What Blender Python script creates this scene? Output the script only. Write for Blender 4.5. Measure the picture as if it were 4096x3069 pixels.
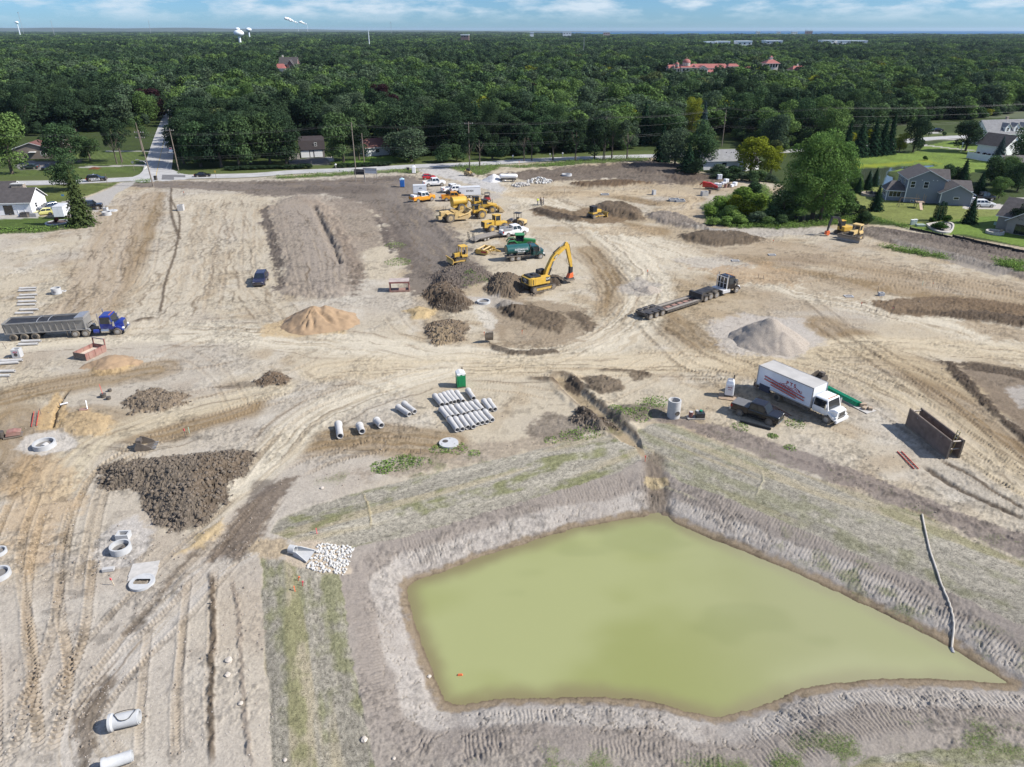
import bpy,bmesh,math,random
import numpy as np
from mathutils import Vector,Matrix
for o in list(bpy.data.objects): bpy.data.objects.remove(o)
S=bpy.context.scene
COL=S.collection
R=math.radians
# ------------------------------------------------------------------ camera
CAM_H=38.0; PITCH=26.47; FD=2843.0; IW,IH=4096.0,3069.0      # focal length in photo pixels
cd=bpy.data.cameras.new('camera'); cam=bpy.data.objects.new('camera',cd); COL.objects.link(cam)
cam.location=(0,0,CAM_H); cam.rotation_euler=(R(90-PITCH),R(0.0),0)
cd.sensor_width=36.0; cd.lens=36.0*FD/IW; cd.clip_start=0.5; cd.clip_end=60000
S.camera=cam
# ------------------------------------------------------------------ sky and sun
SUN_EL,SUN_AZ=40.0,-7.0       # the sun stands to the right, a little behind the camera
w=bpy.data.worlds.new('World'); S.world=w; w.use_nodes=True
nt=w.node_tree; nt.nodes.clear(); N=nt.nodes.new; LK=nt.links.new
out=N('ShaderNodeOutputWorld'); bg=N('ShaderNodeBackground'); sky=N('ShaderNodeTexSky')
sky.sky_type='NISHITA'; sky.sun_disc=False; sky.sun_elevation=R(SUN_EL); sky.sun_rotation=R(90-SUN_AZ)
sky.altitude=200; sky.air_density=1.0; sky.dust_density=0.2; sky.ozone_density=2.5
tc=N('ShaderNodeTexCoord'); sx=N('ShaderNodeSeparateXYZ'); LK(tc.outputs['Generated'],sx.inputs[0])
mz=N('ShaderNodeMath'); mz.operation='MAXIMUM'; LK(sx.outputs[2],mz.inputs[0]); mz.inputs[1].default_value=0.0
ad=N('ShaderNodeMath'); ad.operation='ADD'; LK(mz.outputs[0],ad.inputs[0]); ad.inputs[1].default_value=0.012
dx=N('ShaderNodeMath'); dx.operation='DIVIDE'; LK(sx.outputs[0],dx.inputs[0]); LK(ad.outputs[0],dx.inputs[1])
dy=N('ShaderNodeMath'); dy.operation='DIVIDE'; LK(sx.outputs[1],dy.inputs[0]); LK(ad.outputs[0],dy.inputs[1])
cx=N('ShaderNodeCombineXYZ'); LK(dx.outputs[0],cx.inputs[0]); LK(dy.outputs[0],cx.inputs[1])
nz=N('ShaderNodeTexNoise'); nz.inputs['Scale'].default_value=1.0; nz.inputs['Detail'].default_value=7; nz.inputs['Roughness'].default_value=0.6
sc3=N('ShaderNodeVectorMath'); sc3.operation='MULTIPLY'; LK(tc.outputs['Generated'],sc3.inputs[0]); sc3.inputs[1].default_value=(15,15,60)
LK(sc3.outputs[0],nz.inputs['Vector'])
rp=N('ShaderNodeValToRGB'); rp.color_ramp.elements[0].position=0.43; rp.color_ramp.elements[1].position=0.64
rp.color_ramp.elements[0].color=(0.0,0.0,0.0,1); rp.color_ramp.elements[1].color=(0.85,0.85,0.85,1)
LK(nz.outputs[0],rp.inputs[0])
# thin cloud deck fades out towards the horizon
fa=N('ShaderNodeMapRange'); fa.inputs[1].default_value=0.006; fa.inputs[2].default_value=0.022; LK(mz.outputs[0],fa.inputs[0])
mm=N('ShaderNodeMath'); mm.operation='MULTIPLY'; LK(rp.outputs[0],mm.inputs[0]); LK(fa.outputs[0],mm.inputs[1])
mx=N('ShaderNodeMix'); mx.data_type='RGBA'
LK(mm.outputs[0],mx.inputs[0])
tint=N('ShaderNodeMix'); tint.data_type='RGBA'; tint.blend_type='MULTIPLY'; tint.inputs[0].default_value=1.0
LK(sky.outputs[0],tint.inputs[6]); tint.inputs[7].default_value=(0.26,0.46,0.80,1)
LK(tint.outputs[2],mx.inputs[6]); mx.inputs[7].default_value=(4.3,4.9,5.5,1)
LK(mx.outputs[2],bg.inputs[0]); bg.inputs[1].default_value=0.10
LK(bg.outputs[0],out.inputs[0])
sd_=bpy.data.lights.new('sun','SUN'); sd_.energy=4.3; sd_.angle=R(0.53); sd_.color=(1.0,0.955,0.89)
sun=bpy.data.objects.new('sun',sd_); COL.objects.link(sun); sun.location=(100,-20,120)
_sd=Vector((math.cos(R(SUN_EL))*math.cos(R(SUN_AZ)),math.cos(R(SUN_EL))*math.sin(R(SUN_AZ)),math.sin(R(SUN_EL))))
sun.rotation_euler=_sd.to_track_quat('Z','Y').to_euler()
vs=S.view_settings; vs.view_transform='Standard'; vs.look='None'; vs.exposure=0.78; vs.gamma=1.0; vs.use_curve_mapping=False
S.cycles.max_bounces=6; S.cycles.diffuse_bounces=2; S.cycles.glossy_bounces=2; S.cycles.transparent_max_bounces=6
S.cycles.volume_bounces=0
# ------------------------------------------------------------------ photo pixel -> point on the ground
_cp,_sp=math.cos(R(PITCH)),math.sin(R(PITCH))
def P(u,v,z=0.0):
  a=(u-IW/2)/FD; b=(IH/2-v)/FD
  d=(a,_cp+b*_sp,-_sp+b*_cp)
  t=(z-CAM_H)/d[2]
  return Vector((a*t,d[1]*t,z))
def D(u,v,z=0.0): return P(u*1.8526,v*1.8526,z)       # coordinates of the 2211 px overview
TILES=dict(T1=(0,0,.6329),T2=(1350,0,.6329),T3=(2700,0,.6311),T4=(0,450,.452),T5=(900,450,.452),T6=(1600,600,.3621),T7=(2200,450,.452),T8=(3100,450,.4503),
  S1=(0,1050,.3018),S2=(0,1450,.3617),S3=(700,950,.452),S4=(1600,950,.4069),S5=(2400,950,.4069),S6=(3200,850,.4051),S7=(1300,1450,.3617),S8=(2550,1400,.4295),
  R1=(3400,1400,.4223),R2=(0,1900,.4069),R3=(0,2450,.4521),R4=(900,1800,.4224),R5=(900,2450,.4521),R6=(2100,1450,.4069),R7=(2900,1900,.5407),R8=(2400,2500,.7667))
def T(t,x,y,z=0.0):
  a=TILES[t]; return P(a[0]+a[2]*x,a[1]+a[2]*y,z)
def tp(t,*pts,z=0.0): return [T(t,x,y,z) for x,y in pts]
def dp(*pts,z=0.0): return [D(x,y,z) for x,y in pts]
def srgb(r,g,b,k=1.0):
  f=lambda c: (c/255/12.92 if c/255 <= 0.04045 else ((c/255+0.055)/1.055) ** 2.4)
  return (f(r)*k,f(g)*k,f(b)*k)
# ------------------------------------------------------------------ materials
MATS={}
def mat(name,rgb,rough=0.7,metal=0.0,var=0.12,scale=3.0,bump=0.0,dirt=0.0,dirt_rgb=(0.30,0.25,0.19),spec=0.5,alpha=1.0,emit=0.0):
  if name in MATS: return MATS[name]
  m=bpy.data.materials.new(name); m.use_nodes=True; MATS[name]=m
  t=m.node_tree; b=t.nodes['Principled BSDF']
  b.inputs['Roughness'].default_value=rough; b.inputs['Metallic'].default_value=metal
  b.inputs['Specular IOR Level'].default_value=spec
  tc=t.nodes.new('ShaderNodeTexCoord')
  n=t.nodes.new('ShaderNodeTexNoise'); n.inputs['Scale'].default_value=scale; n.inputs['Detail'].default_value=5
  t.links.new(tc.outputs['Object'],n.inputs['Vector'])
  mr=t.nodes.new('ShaderNodeMapRange'); mr.inputs[1].default_value=0.3; mr.inputs[2].default_value=0.7
  mr.inputs[3].default_value=1-var; mr.inputs[4].default_value=1+var
  t.links.new(n.outputs[0],mr.inputs[0])
  mx=t.nodes.new('ShaderNodeMix'); mx.data_type='RGBA'; mx.blend_type='MULTIPLY'; mx.inputs[0].default_value=1
  mx.inputs[6].default_value=(*rgb,1); t.links.new(mr.outputs[0],mx.inputs[7])
  last=mx.outputs[2]
  if dirt>0:
    sp=t.nodes.new('ShaderNodeSeparateXYZ'); t.links.new(tc.outputs['Object'],sp.inputs[0])
    r2=t.nodes.new('ShaderNodeMapRange'); r2.inputs[1].default_value=0.1; r2.inputs[2].default_value=1.6; r2.inputs[3].default_value=0.35; r2.inputs[4].default_value=-0.05
    t.links.new(sp.outputs[2],r2.inputs[0])
    n2=t.nodes.new('ShaderNodeTexNoise'); n2.inputs['Scale'].default_value=1.7; n2.inputs['Detail'].default_value=6; t.links.new(tc.outputs['Object'],n2.inputs['Vector'])
    a=t.nodes.new('ShaderNodeMath'); a.operation='ADD'; t.links.new(n2.outputs[0],a.inputs[0]); t.links.new(r2.outputs[0],a.inputs[1])
    r3=t.nodes.new('ShaderNodeMapRange'); r3.inputs[1].default_value=0.42; r3.inputs[2].default_value=0.85; r3.inputs[4].default_value=dirt
    t.links.new(a.outputs[0],r3.inputs[0])
    m2=t.nodes.new('ShaderNodeMix'); m2.data_type='RGBA'; t.links.new(r3.outputs[0],m2.inputs[0]); t.links.new(last,m2.inputs[6]); m2.inputs[7].default_value=(*dirt_rgb,1)
    last=m2.outputs[2]
  t.links.new(last,b.inputs['Base Color'])
  if bump>0:
    bp=t.nodes.new('ShaderNodeBump'); bp.inputs['Strength'].default_value=bump; bp.inputs['Distance'].default_value=0.05
    n3=t.nodes.new('ShaderNodeTexNoise'); n3.inputs['Scale'].default_value=scale*6; n3.inputs['Detail'].default_value=4; t.links.new(tc.outputs['Object'],n3.inputs['Vector'])
    t.links.new(n3.outputs[0],bp.inputs['Height']); t.links.new(bp.outputs[0],b.inputs['Normal'])
  if alpha<1: b.inputs['Alpha'].default_value=alpha
  return m
# ------------------------------------------------------------------ mesh helpers
class MB:
  def __init__(s): s.v=[]; s.f=[]
  def add(s,vs,fs):
    o=len(s.v); s.v += [tuple(v) for v in vs]; s.f += [tuple(i+o for i in f) for f in fs]; return s
  def box(s,x0,x1,y0,y1,z0,z1,M=None):
    v=[Vector(p) for p in ((x0,y0,z0),(x1,y0,z0),(x1,y1,z0),(x0,y1,z0),(x0,y0,z1),(x1,y0,z1),(x1,y1,z1),(x0,y1,z1))]
    if M: v=[M @ p for p in v]
    return s.add(v,[(0,3,2,1),(4,5,6,7),(0,1,5,4),(1,2,6,5),(2,3,7,6),(3,0,4,7)])
  def bar(s,p0,p1,w,h=None):          # square bar between two points
    p0,p1=Vector(p0),Vector(p1); h=h or w; d=(p1-p0); L=d.length
    if L<1e-6: return s
    d=d/L; up=Vector((0,0,1)) if abs(d.z)<0.95 else Vector((0,1,0))
    a=d.cross(up).normalized()*(w/2); b=a.normalized().cross(d).normalized()*(h/2)
    v=[p0-a-b,p0+a-b,p0+a+b,p0-a+b,p1-a-b,p1+a-b,p1+a+b,p1-a+b]
    return s.add(v,[(0,3,2,1),(4,5,6,7),(0,1,5,4),(1,2,6,5),(2,3,7,6),(3,0,4,7)])
  def loft(s,rings,cap=True,closed=True):
    n=len(rings[0]); vs=[p for r in rings for p in r]; fs=[]
    for i in range(len(rings)-1):
      for j in range(n if closed else n-1):
        k=(j+1) % n; fs.append((i*n+j,i*n+k,(i+1)*n+k,(i+1)*n+j))
    if cap: fs.append(tuple(range(n-1,-1,-1))); fs.append(tuple((len(rings)-1)*n+j for j in range(n)))
    return s.add(vs,fs)
  def cyl(s,p0,p1,r0,r1=None,n=12,cap=True):
    p0,p1=Vector(p0),Vector(p1); r1=r0 if r1 is None else r1
    d=(p1-p0).normalized(); up=Vector((0,0,1)) if abs(d.z)<0.95 else Vector((0,1,0))
    a=d.cross(up).normalized(); b=d.cross(a).normalized()
    return s.loft([[p+(a*math.cos(6.28318*i/n)+b*math.sin(6.28318*i/n))*r for i in range(n)] for p,r in ((p0,r0),(p1,r1))],cap)
  def pipe(s,p0,p1,ro,ri,n=20,prof=None):   # hollow tube; prof = [(t along, outer radius)]
    p0,p1=Vector(p0),Vector(p1); d=(p1-p0); L=d.length; d /= L
    up=Vector((0,0,1)) if abs(d.z)<0.95 else Vector((0,1,0)); a=d.cross(up).normalized(); b=d.cross(a).normalized()
    prof=prof or [(0,ro),(1,ro)]
    def ring(t,r): return [p0+d*(t*L)+(a*math.cos(6.28318*i/n)+b*math.sin(6.28318*i/n))*r for i in range(n)]
    rings=[ring(t,r) for t,r in prof]+[ring(1,ri),ring(0,ri)]
    s.loft(rings,False); o=len(s.v)-n*len(rings); m=(len(rings)-1)*n
    s.f += [(o+m+j,o+m+(j+1)%n,o+(j+1)%n,o+j) for j in range(n)]
    return s
  def prism(s,poly,y0,y1,ax='y'):     # polygon in (x,z) swept along y (ax='y') or in (y,z) along x
    g=(lambda p,t: (p[0],t,p[1])) if ax == 'y' else ((lambda p,t: (t,p[0],p[1])) if ax == 'x' else (lambda p,t: (p[0],p[1],t)))
    return s.loft([[g(p,y0) for p in poly],[g(p,y1) for p in poly]])
  def tube(s,pts,r,n=6):
    pts=[Vector(p) for p in pts]; rings=[]
    for i,p in enumerate(pts):
      d=(pts[min(i+1,len(pts)-1)]-pts[max(i-1,0)]).normalized(); up=Vector((0,0,1)) if abs(d.z)<0.95 else Vector((0,1,0))
      a=d.cross(up).normalized(); b=d.cross(a).normalized(); rr=r[i] if isinstance(r,(list,tuple)) else r
      rings.append([p+(a*math.cos(6.28318*j/n)+b*math.sin(6.28318*j/n))*rr for j in range(n)])
    return s.loft(rings)
  def sphere(s,c,r,n=10,m=6,sz=1.0,half=False):
    c=Vector(c); rings=[]
    lo=0 if half else-math.pi/2
    for i in range(m+1):
      a=lo+(math.pi/2-lo)*i/m; rr=max(math.cos(a),0.001)*r
      rings.append([c+Vector((rr*math.cos(6.28318*j/n),rr*math.sin(6.28318*j/n),math.sin(a)*r*sz)) for j in range(n)])
    return s.loft(rings)
  def mesh(s,name,m=None,smooth=False,bevel=0.0):
    me=bpy.data.meshes.new(name); me.from_pydata(s.v,[],s.f)
    bm=bmesh.new(); bm.from_mesh(me); bmesh.ops.recalc_face_normals(bm,faces=bm.faces)
    if bevel>0:
      es=[e for e in bm.edges if e.is_manifold and e.calc_face_angle(0)>0.5]
      bmesh.ops.bevel(bm,geom=es,offset=bevel,segments=2,profile=0.6,affect='EDGES',clamp_overlap=True)
    bm.to_mesh(me); bm.free()
    if m: me.materials.append(m)
    if smooth:
      me.polygons.foreach_set('use_smooth',[True]*len(me.polygons)); me.set_sharp_from_angle(angle=R(38))
    return me
  def build(s,name,m=None,parent=None,smooth=False,bevel=0.0,label=None):
    return link(name,s.mesh(name,m,smooth,bevel),parent,label)
def link(name,me,parent=None,label=None):
  o=bpy.data.objects.new(name,me); COL.objects.link(o)
  if parent: o.parent=parent
  if label: o['label']=label
  return o
def thing(name,label,cat,loc=(0,0,0),rz=0.0,group=None,sc=1.0):
  o=bpy.data.objects.new(name,None); COL.objects.link(o); o.empty_display_size=0.2
  o.location=loc; o.rotation_euler=(0,0,rz); o.scale=(sc,sc,sc)
  return tag(o,label,cat,group)
def tag(o,label=None,cat=None,group=None,kind=None):
  if label: o['label']=label
  if cat: o['category']=cat
  if group: o['group']=group
  if kind: o['kind']=kind
  return o
def copy_tree(o,parent=None):
  c=o.copy(); COL.objects.link(c); c.parent=parent
  for ch in o.children: copy_tree(ch,c)
  return c
_txt={}
def text_mesh(txt,size,m,bold=0.0):
  cu=bpy.data.curves.new('t','FONT'); cu.body=txt; cu.size=size; cu.align_x='CENTER'; cu.align_y='CENTER'; cu.offset=bold; cu.resolution_u=3; cu.extrude=0.004
  o=bpy.data.objects.new('t',cu); COL.objects.link(o)
  dg=bpy.context.evaluated_depsgraph_get(); me=bpy.data.meshes.new_from_object(o.evaluated_get(dg))
  bpy.data.objects.remove(o); me.materials.clear(); me.materials.append(m); return me
def lettering(txt,size,m,parent,loc,face,bold=0.0,sx=1.0,tilt=0.0):
  # face: direction the text looks at, in the parent's frame: '-y','+y','+x','-x','+z'
  o=link('lettering',text_mesh(txt,size,m,bold),parent); o.location=loc
  rz={'-y': 0,'+x': 90,'+y': 180,'-x': -90}.get(face,0)
  o.rotation_euler=(R(90 if face != '+z' else 0),R(0),R(rz)); o.scale=(sx,1,1)
  if tilt: o.rotation_euler=(Matrix.Rotation(R(rz),3,'Z') @ Matrix.Rotation(R(90),3,'X') @ Matrix.Rotation(R(tilt),3,'Z')).to_euler()
  return o
# ------------------------------------------------------------------ numpy noise
def _h(ix,iy,s):
  n=ix*374761393+iy*668265263+s*974634777
  n=(n ^ (n >> 13))*1274126177; n=n & 0x7fffffffffff
  return ((n ^ (n >> 16)) & 0xffff)/65535.0
def vn(x,y,s=0):
  fx,fy=np.floor(x),np.floor(y); ix,iy=fx.astype(np.int64),fy.astype(np.int64); tx,ty=x-fx,y-fy
  tx=tx*tx*(3-2*tx); ty=ty*ty*(3-2*ty)
  a,b,c,d=_h(ix,iy,s),_h(ix+1,iy,s),_h(ix,iy+1,s),_h(ix+1,iy+1,s)
  return (a+(b-a)*tx)*(1-ty)+(c+(d-c)*tx)*ty
def fbm(x,y,o=4,s=0,g=0.5):
  r=0; am=1.0; t=0
  for i in range(o):
    r=r+am*vn(x,y,s+i*17); t += am; am *= g; x=x*2.03+11.7; y=y*2.03-7.3
  return r/t
def sstep(a,b,x):
  t=np.clip((x-a)/(b-a),0,1); return t*t*(3-2*t)
def cell(x,y,s=0):
  ix,iy=np.floor(x).astype(np.int64),np.floor(y).astype(np.int64); best=np.full(x.shape,9.0); hv=np.zeros(x.shape); sl=np.zeros(x.shape)
  for a in (-1,0,1):
    for b in (-1,0,1):
      qx,qy=ix+a,iy+b; rx,ry=x-(qx+_h(qx,qy,s)),y-(qy+_h(qx,qy,s+7)); d=rx*rx+ry*ry; m=d<best
      best=np.where(m,d,best); hv=np.where(m,_h(qx,qy,s+13),hv); sl=np.where(m,rx*(_h(qx,qy,s+19)-.5)+ry*(_h(qx,qy,s+23)-.5),sl)
  return np.sqrt(best),hv,sl
rnd=random.Random(7)
# ================================================================== TERRAIN
KS=0.62                                         # albedo for a display value: the photo is exposed bright
def scol(r,g,b): return np.array(srgb(r,g,b,KS))
U0,U1,V0,V1=-44.0,1068.0,118.0,800.0     # tessellation is finest close by and coarser with distance
us=np.arange(U0,U1+.1,1.0)*4; vs_=np.concatenate([np.arange(V0,400,0.9),np.arange(400,V1,1.0)])*4
UU,VV=np.meshgrid(us,vs_)
_a=(UU-IW/2)/FD; _b=(IH/2-VV)/FD; _t=-CAM_H/(-_sp+_b*_cp)
X=_a*_t; Y=(_cp+_b*_sp)*_t
NR,NC=X.shape
def cr(pts,n=10):                                # smooth polyline through points (2-D)
  p=[Vector((q[0],q[1])) for q in pts]
  if len(p)<3: return [p[0].lerp(p[-1],i/n) for i in range(n+1)]
  o=[]
  for i in range(len(p)-1):
    a,b,c,d=p[max(i-1,0)],p[i],p[i+1],p[min(i+2,len(p)-1)]
    for k in range(n):
      t=k/n; o.append(0.5*((2*b)+(c-a)*t+(2*a-5*b+4*c-d)*t*t+(3*b-a-3*c+d)*t**3))
  o.append(p[-1]); return o
def sub(pts,m):                                  # index mask of grid points near a set of points
  xs=[p[0] for p in pts]; ys=[p[1] for p in pts]
  return (X>min(xs)-m) & (X<max(xs)+m) & (Y>min(ys)-m) & (Y<max(ys)+m)
def sdf(poly,x,y):
  d=np.full(x.shape,1e9); ins=np.zeros(x.shape,bool); n=len(poly)
  for i in range(n):
    ax,ay=poly[i][0],poly[i][1]; bx,by=poly[(i+1)%n][0],poly[(i+1)%n][1]
    ex,ey=bx-ax,by-ay; wx,wy=x-ax,y-ay
    t=np.clip((wx*ex+wy*ey)/max(ex*ex+ey*ey,1e-9),0,1)
    d=np.minimum(d,(wx-ex*t)**2+(wy-ey*t)**2)
    c=((ay>y) != (by>y)) & (x<(bx-ax)*(y-ay)/((by-ay) if abs(by-ay)>1e-9 else 1e-9)+ax); ins ^= c
  d=np.sqrt(d); return np.where(ins,-d,d)
def pline(pts,x,y):                             # signed side distance and arc length to a polyline
  best=np.full(x.shape,1e9); sd=np.zeros(x.shape); ss=np.zeros(x.shape); acc=0.0
  for i in range(len(pts)-1):
    ax,ay=pts[i][0],pts[i][1]; ex,ey=pts[i+1][0]-ax,pts[i+1][1]-ay; L=math.hypot(ex,ey)
    if L<1e-6: continue
    wx,wy=x-ax,y-ay; t=np.clip((wx*ex+wy*ey)/(L*L),0,1)
    q=(wx-ex*t)**2+(wy-ey*t)**2; m=q<best
    best=np.where(m,q,best); sd=np.where(m,(ex*wy-ey*wx)/L,sd); ss=np.where(m,acc+t*L,ss); acc += L
  d=np.sqrt(best); return np.where(sd<0,-d,d),ss,acc
H=np.zeros(X.shape); ZID=np.zeros(X.shape,np.int16); GRASS=np.zeros(X.shape)
wob1=fbm(X*.35,Y*.35,3,5)-.5; wob2=fbm(X*1.7,Y*1.7,3,9)-.5
nA=fbm(X*.045,Y*.045,4,1); nB=fbm(X*.16,Y*.16,4,2); nC=fbm(X*.9,Y*.9,4,3); nD=fbm(X*3.1,Y*3.1,3,4)
# ---- bare subsoil
base=scol(207,194,170); brown=scol(178,157,126); grey=scol(190,182,171); pale=scol(222,214,198)
C=np.zeros(X.shape+(3,))+base
def mixc(c,m,only=None):
  global C
  if only is None: C=C*(1-m[...,None])+np.asarray(c)*m[...,None]
  else: C[only]=C[only]*(1-m[...,None])+np.asarray(c)*m[...,None]
mixc(brown,sstep(.5,.72,nB)*.6); mixc(grey,sstep(.5,.68,nA)*.55); mixc(pale,sstep(.55,.8,fbm(X*.3,Y*.3,4,33))*.5)
H += (nA-.5)*.25+(nC-.5)*.05+(nD-.5)*.03
rightB=sstep(2,30,X)*sstep(80,110,Y)*sstep(.40,.58,fbm(X*.07,Y*.11,4,37)); mixc(scol(176,154,120),rightB*.55)
nearL=sstep(-5,-16,X)*sstep(75,50,Y); mixc(scol(198,189,177),nearL*.5)
_PENDING=0
def zone(poly,c,f=1.0,s=1.0,wob=1.5,h=0.0,hw=2.0,clod=0.0,cs=1.0,grass=0.0,z=None,name=None):
  """colour and relief inside an outline: f feather, h mound height, hw slope width, clod lump height"""
  global H
  m=sub(poly,6.0+f*2)
  x,y=X[m],Y[m]; sd=sdf(poly,x,y)+wob1[m]*wob+wob2[m]*wob*.9+(nC[m]-.5)*wob*1.1+(nD[m]-.5)*min(wob,1.2)*.8
  k=sstep(f*.55,-f*.55,sd)*s
  if c is not None: mixc(c,k,m)
  ins=sstep(f*.6,-hw,sd)
  if h: H[m] += h*(.82 if h>.6 else 1)*ins
  if clod:
    wx,wy=x+wob2[m]*.8,y+wob1[m]*.8
    d1,h1,s1=cell(wx*1.0/cs,wy*1.0/cs,51); d2,h2,s2=cell(wx*2.3/cs,wy*2.3/cs,52); d3,h3,s3=cell(wx*5.5/cs,wy*5.5/cs,53); r2=h2
    lump=(h1*.7+s1*1.3+.35*(1-d1))*.62+(h2*.7+s2*1.6+.4*(1-d2))*.5+(h3*.6+s3*1.0+.4*(1-d3))*.13
    e=sstep(f,-f-.3,sd); H[m] += clod*.78*(lump-.75)*e
    tone=(.74+.3*r2+.22*h3)[...,None]; C[m]=C[m]*(1-e[...,None])+C[m]*tone*e[...,None]
  if grass: GRASS[m]=np.maximum(GRASS[m],k*grass)
  if z is not None: zz=ZID[m]; zz[sd<0]=z; ZID[m]=zz
  return m
TOP=scol(134,123,112); TOPD=scol(110,100,92); MUD=scol(112,98,82); MUDD=scol(92,80,68); RED=scol(150,128,100)
# ---- haul roads: packed pale streaks following their line
def haul(pts,wd,c,s=.8,seed=0):
  p=cr(pts,8); m=sub(p,wd+3); x,y=X[m],Y[m]; d,ss,L=pline(p,x,y); d=d+wob1[m]*wd*.35
  st=fbm(ss*.06,d*1.6,4,60+seed); k=sstep(wd,wd*.45,np.abs(d))*s
  mixc(c,np.clip(k*(.25+1.4*st),0,1),m)
  dk=sstep(.58,.72,fbm(ss*.09,d*2.2,4,70+seed))*k; mixc(scol(176,158,130),dk*.55,m)
  H[m] += (fbm(ss*.12,d*2.0,3,80+seed)-.5)*.14*k
  rr=random.Random(seed)
  for j in range(int(wd*1.3)):
    of=rr.uniform(-1,1)*wd*1.05; wig=(fbm(ss*.10,ss*0+j*7.3,3,140+seed)-.5)*1.6
    e=np.exp(-((d-of+wig+wob2[m]*.25)/rr.uniform(.09,.2))**2)*sstep(.50,.62,fbm(ss*.14+j*9,ss*0+seed,3,150))*sstep(0,3,ss)*sstep(L,L-3,ss)
    mixc(scol(118,101,80),e*.62,m); H[m] += e*(.10*(fbm(x*3.1,y*3.1,2,151)-.3))
CRM=scol(226,215,192)
BRN=scol(158,136,104)
for _q in (((1480,560),(1700,556),(1900,582),(2240,640)),((1560,600),(1760,606),(1960,628),(2240,672)),((1640,575),(1850,612),(2060,650),(2240,690)),((1780,700),(1900,770),(2040,860),(2240,1010)),((1860,730),(2000,800),(2240,900)),((1440,690),(1560,770),(1720,820)),((1270,540),(1320,600),(1330,680)),((1180,430),(1280,470),(1420,500)),((1500,430),(1420,440),(1300,420),(1150,420)),
           ((330,420),(300,520),(250,660)),((250,450),(215,560),(150,690)),((440,440),(430,540),(420,640)),((0,860),(140,830),(330,800)),((180,900),(330,930),(520,880)),((30,900),(60,960),(30,1040)),((640,960),(800,950),(950,960))): haul(dp(*_q),4.0,BRN,.85,30+len(_q)+_q[0][0] % 17)
haul(dp((2260,760),(2050,690),(1850,650),(1650,600),(1450,545),(1290,490),(1180,440),(1080,400),(985,372)),7.5,CRM,.9,1)
haul(dp((-30,745),(250,722),(500,720),(760,745),(1000,775),(1200,765),(1330,720),(1400,640),(1380,570),(1300,500)),5.5,CRM,.95,2)
haul(dp((700,800),(1000,790),(1300,785),(1600,775),(1900,745),(2240,770)),4.5,scol(218,202,172),.85,3)
haul(dp((420,1110),(560,1010),(640,930),(760,860),(960,800)),3.5,CRM,.85,4)
haul(dp((440,430),(420,520),(380,620),(330,700)),9,scol(212,200,178),.8,5)
haul(dp((300,420),(240,520),(200,640),(120,700)),6,scol(205,190,168),.7,6)
haul(dp((2240,900),(2000,800),(1800,770),(1600,790)),4,scol(206,188,156),.7,7)
haul(dp((2240,1060),(2090,960),(1960,870),(1850,810),(1700,770)),4.5,scol(212,196,166),.8,8)
haul(dp((520,430),(540,520),(560,620),(600,690)),4,scol(206,194,172),.8,9)
haul(dp((230,1700),(180,1560),(300,1400),(430,1250),(520,1190)),2.0,scol(206,198,186),.8,10)
haul(dp((120,1060),(170,980),(260,930),(420,880),(600,840)),3.0,scol(216,202,174),.8,11)
haul(dp((1500,540),(1700,545),(1900,570),(2240,625)),5,scol(206,192,168),.7,12)
haul(dp((1120,420),(1250,420),(1400,415),(1480,430),(1440,470)),6,scol(210,190,158),.7,13)
GRV=zone(tp('T6',(180,200),(320,185),(560,205),(660,255),(760,290),(960,340),(1060,350),(1180,430),(1120,480),(960,440),(700,360),(430,290),(230,250)),scol(206,202,196),.9,.95,1.2)
zone(tp('T6',(960,470),(1090,480),(1130,530),(1010,560)),grey,.8,.8,1)
# ---- tyre and crawler tracks
def track(pts,gauge=2.0,wd=.5,pitch=.42,depth=.05,kind='v',c=None,s=.35,ph=0.0):
  p=cr(pts,8); m=sub(p,gauge+1.5); x,y=X[m],Y[m]; d0,ss,L=pline(p,x,y)
  px_=np.maximum(np.hypot(x,y)*.0014*1.6,0)                       # do not carve below what the mesh carries
  fade=sstep(0,2.5,ss)*sstep(L,L-2.5,ss)
  for side in ((-1,1) if gauge>0 else (0,)):
    d=d0-side*gauge/2+wob2[m]*.08; e=sstep(wd*.5+.10,wd*.5-.05,np.abs(d))*fade*(.45+.9*vn(ss*.35,d*0+side,7))
    a=ss/pitch*6.2832+(np.abs(d)/wd*5.0*(1 if kind == 'v' else 0))+ph
    bar=np.sin(a); bar=np.sign(bar)*np.abs(bar)**.6
    ok=sstep(pitch*.55,pitch*.30,px_*.5)
    H[m] += e*(-.02+depth*bar*ok)+.035*np.exp(-((np.abs(d)-wd*.62)/.10)**2)*fade
    k=np.clip(e*s,0,1); mixc(c if c is not None else scol(168,148,122),k*.75,m)
TR=[]
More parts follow.
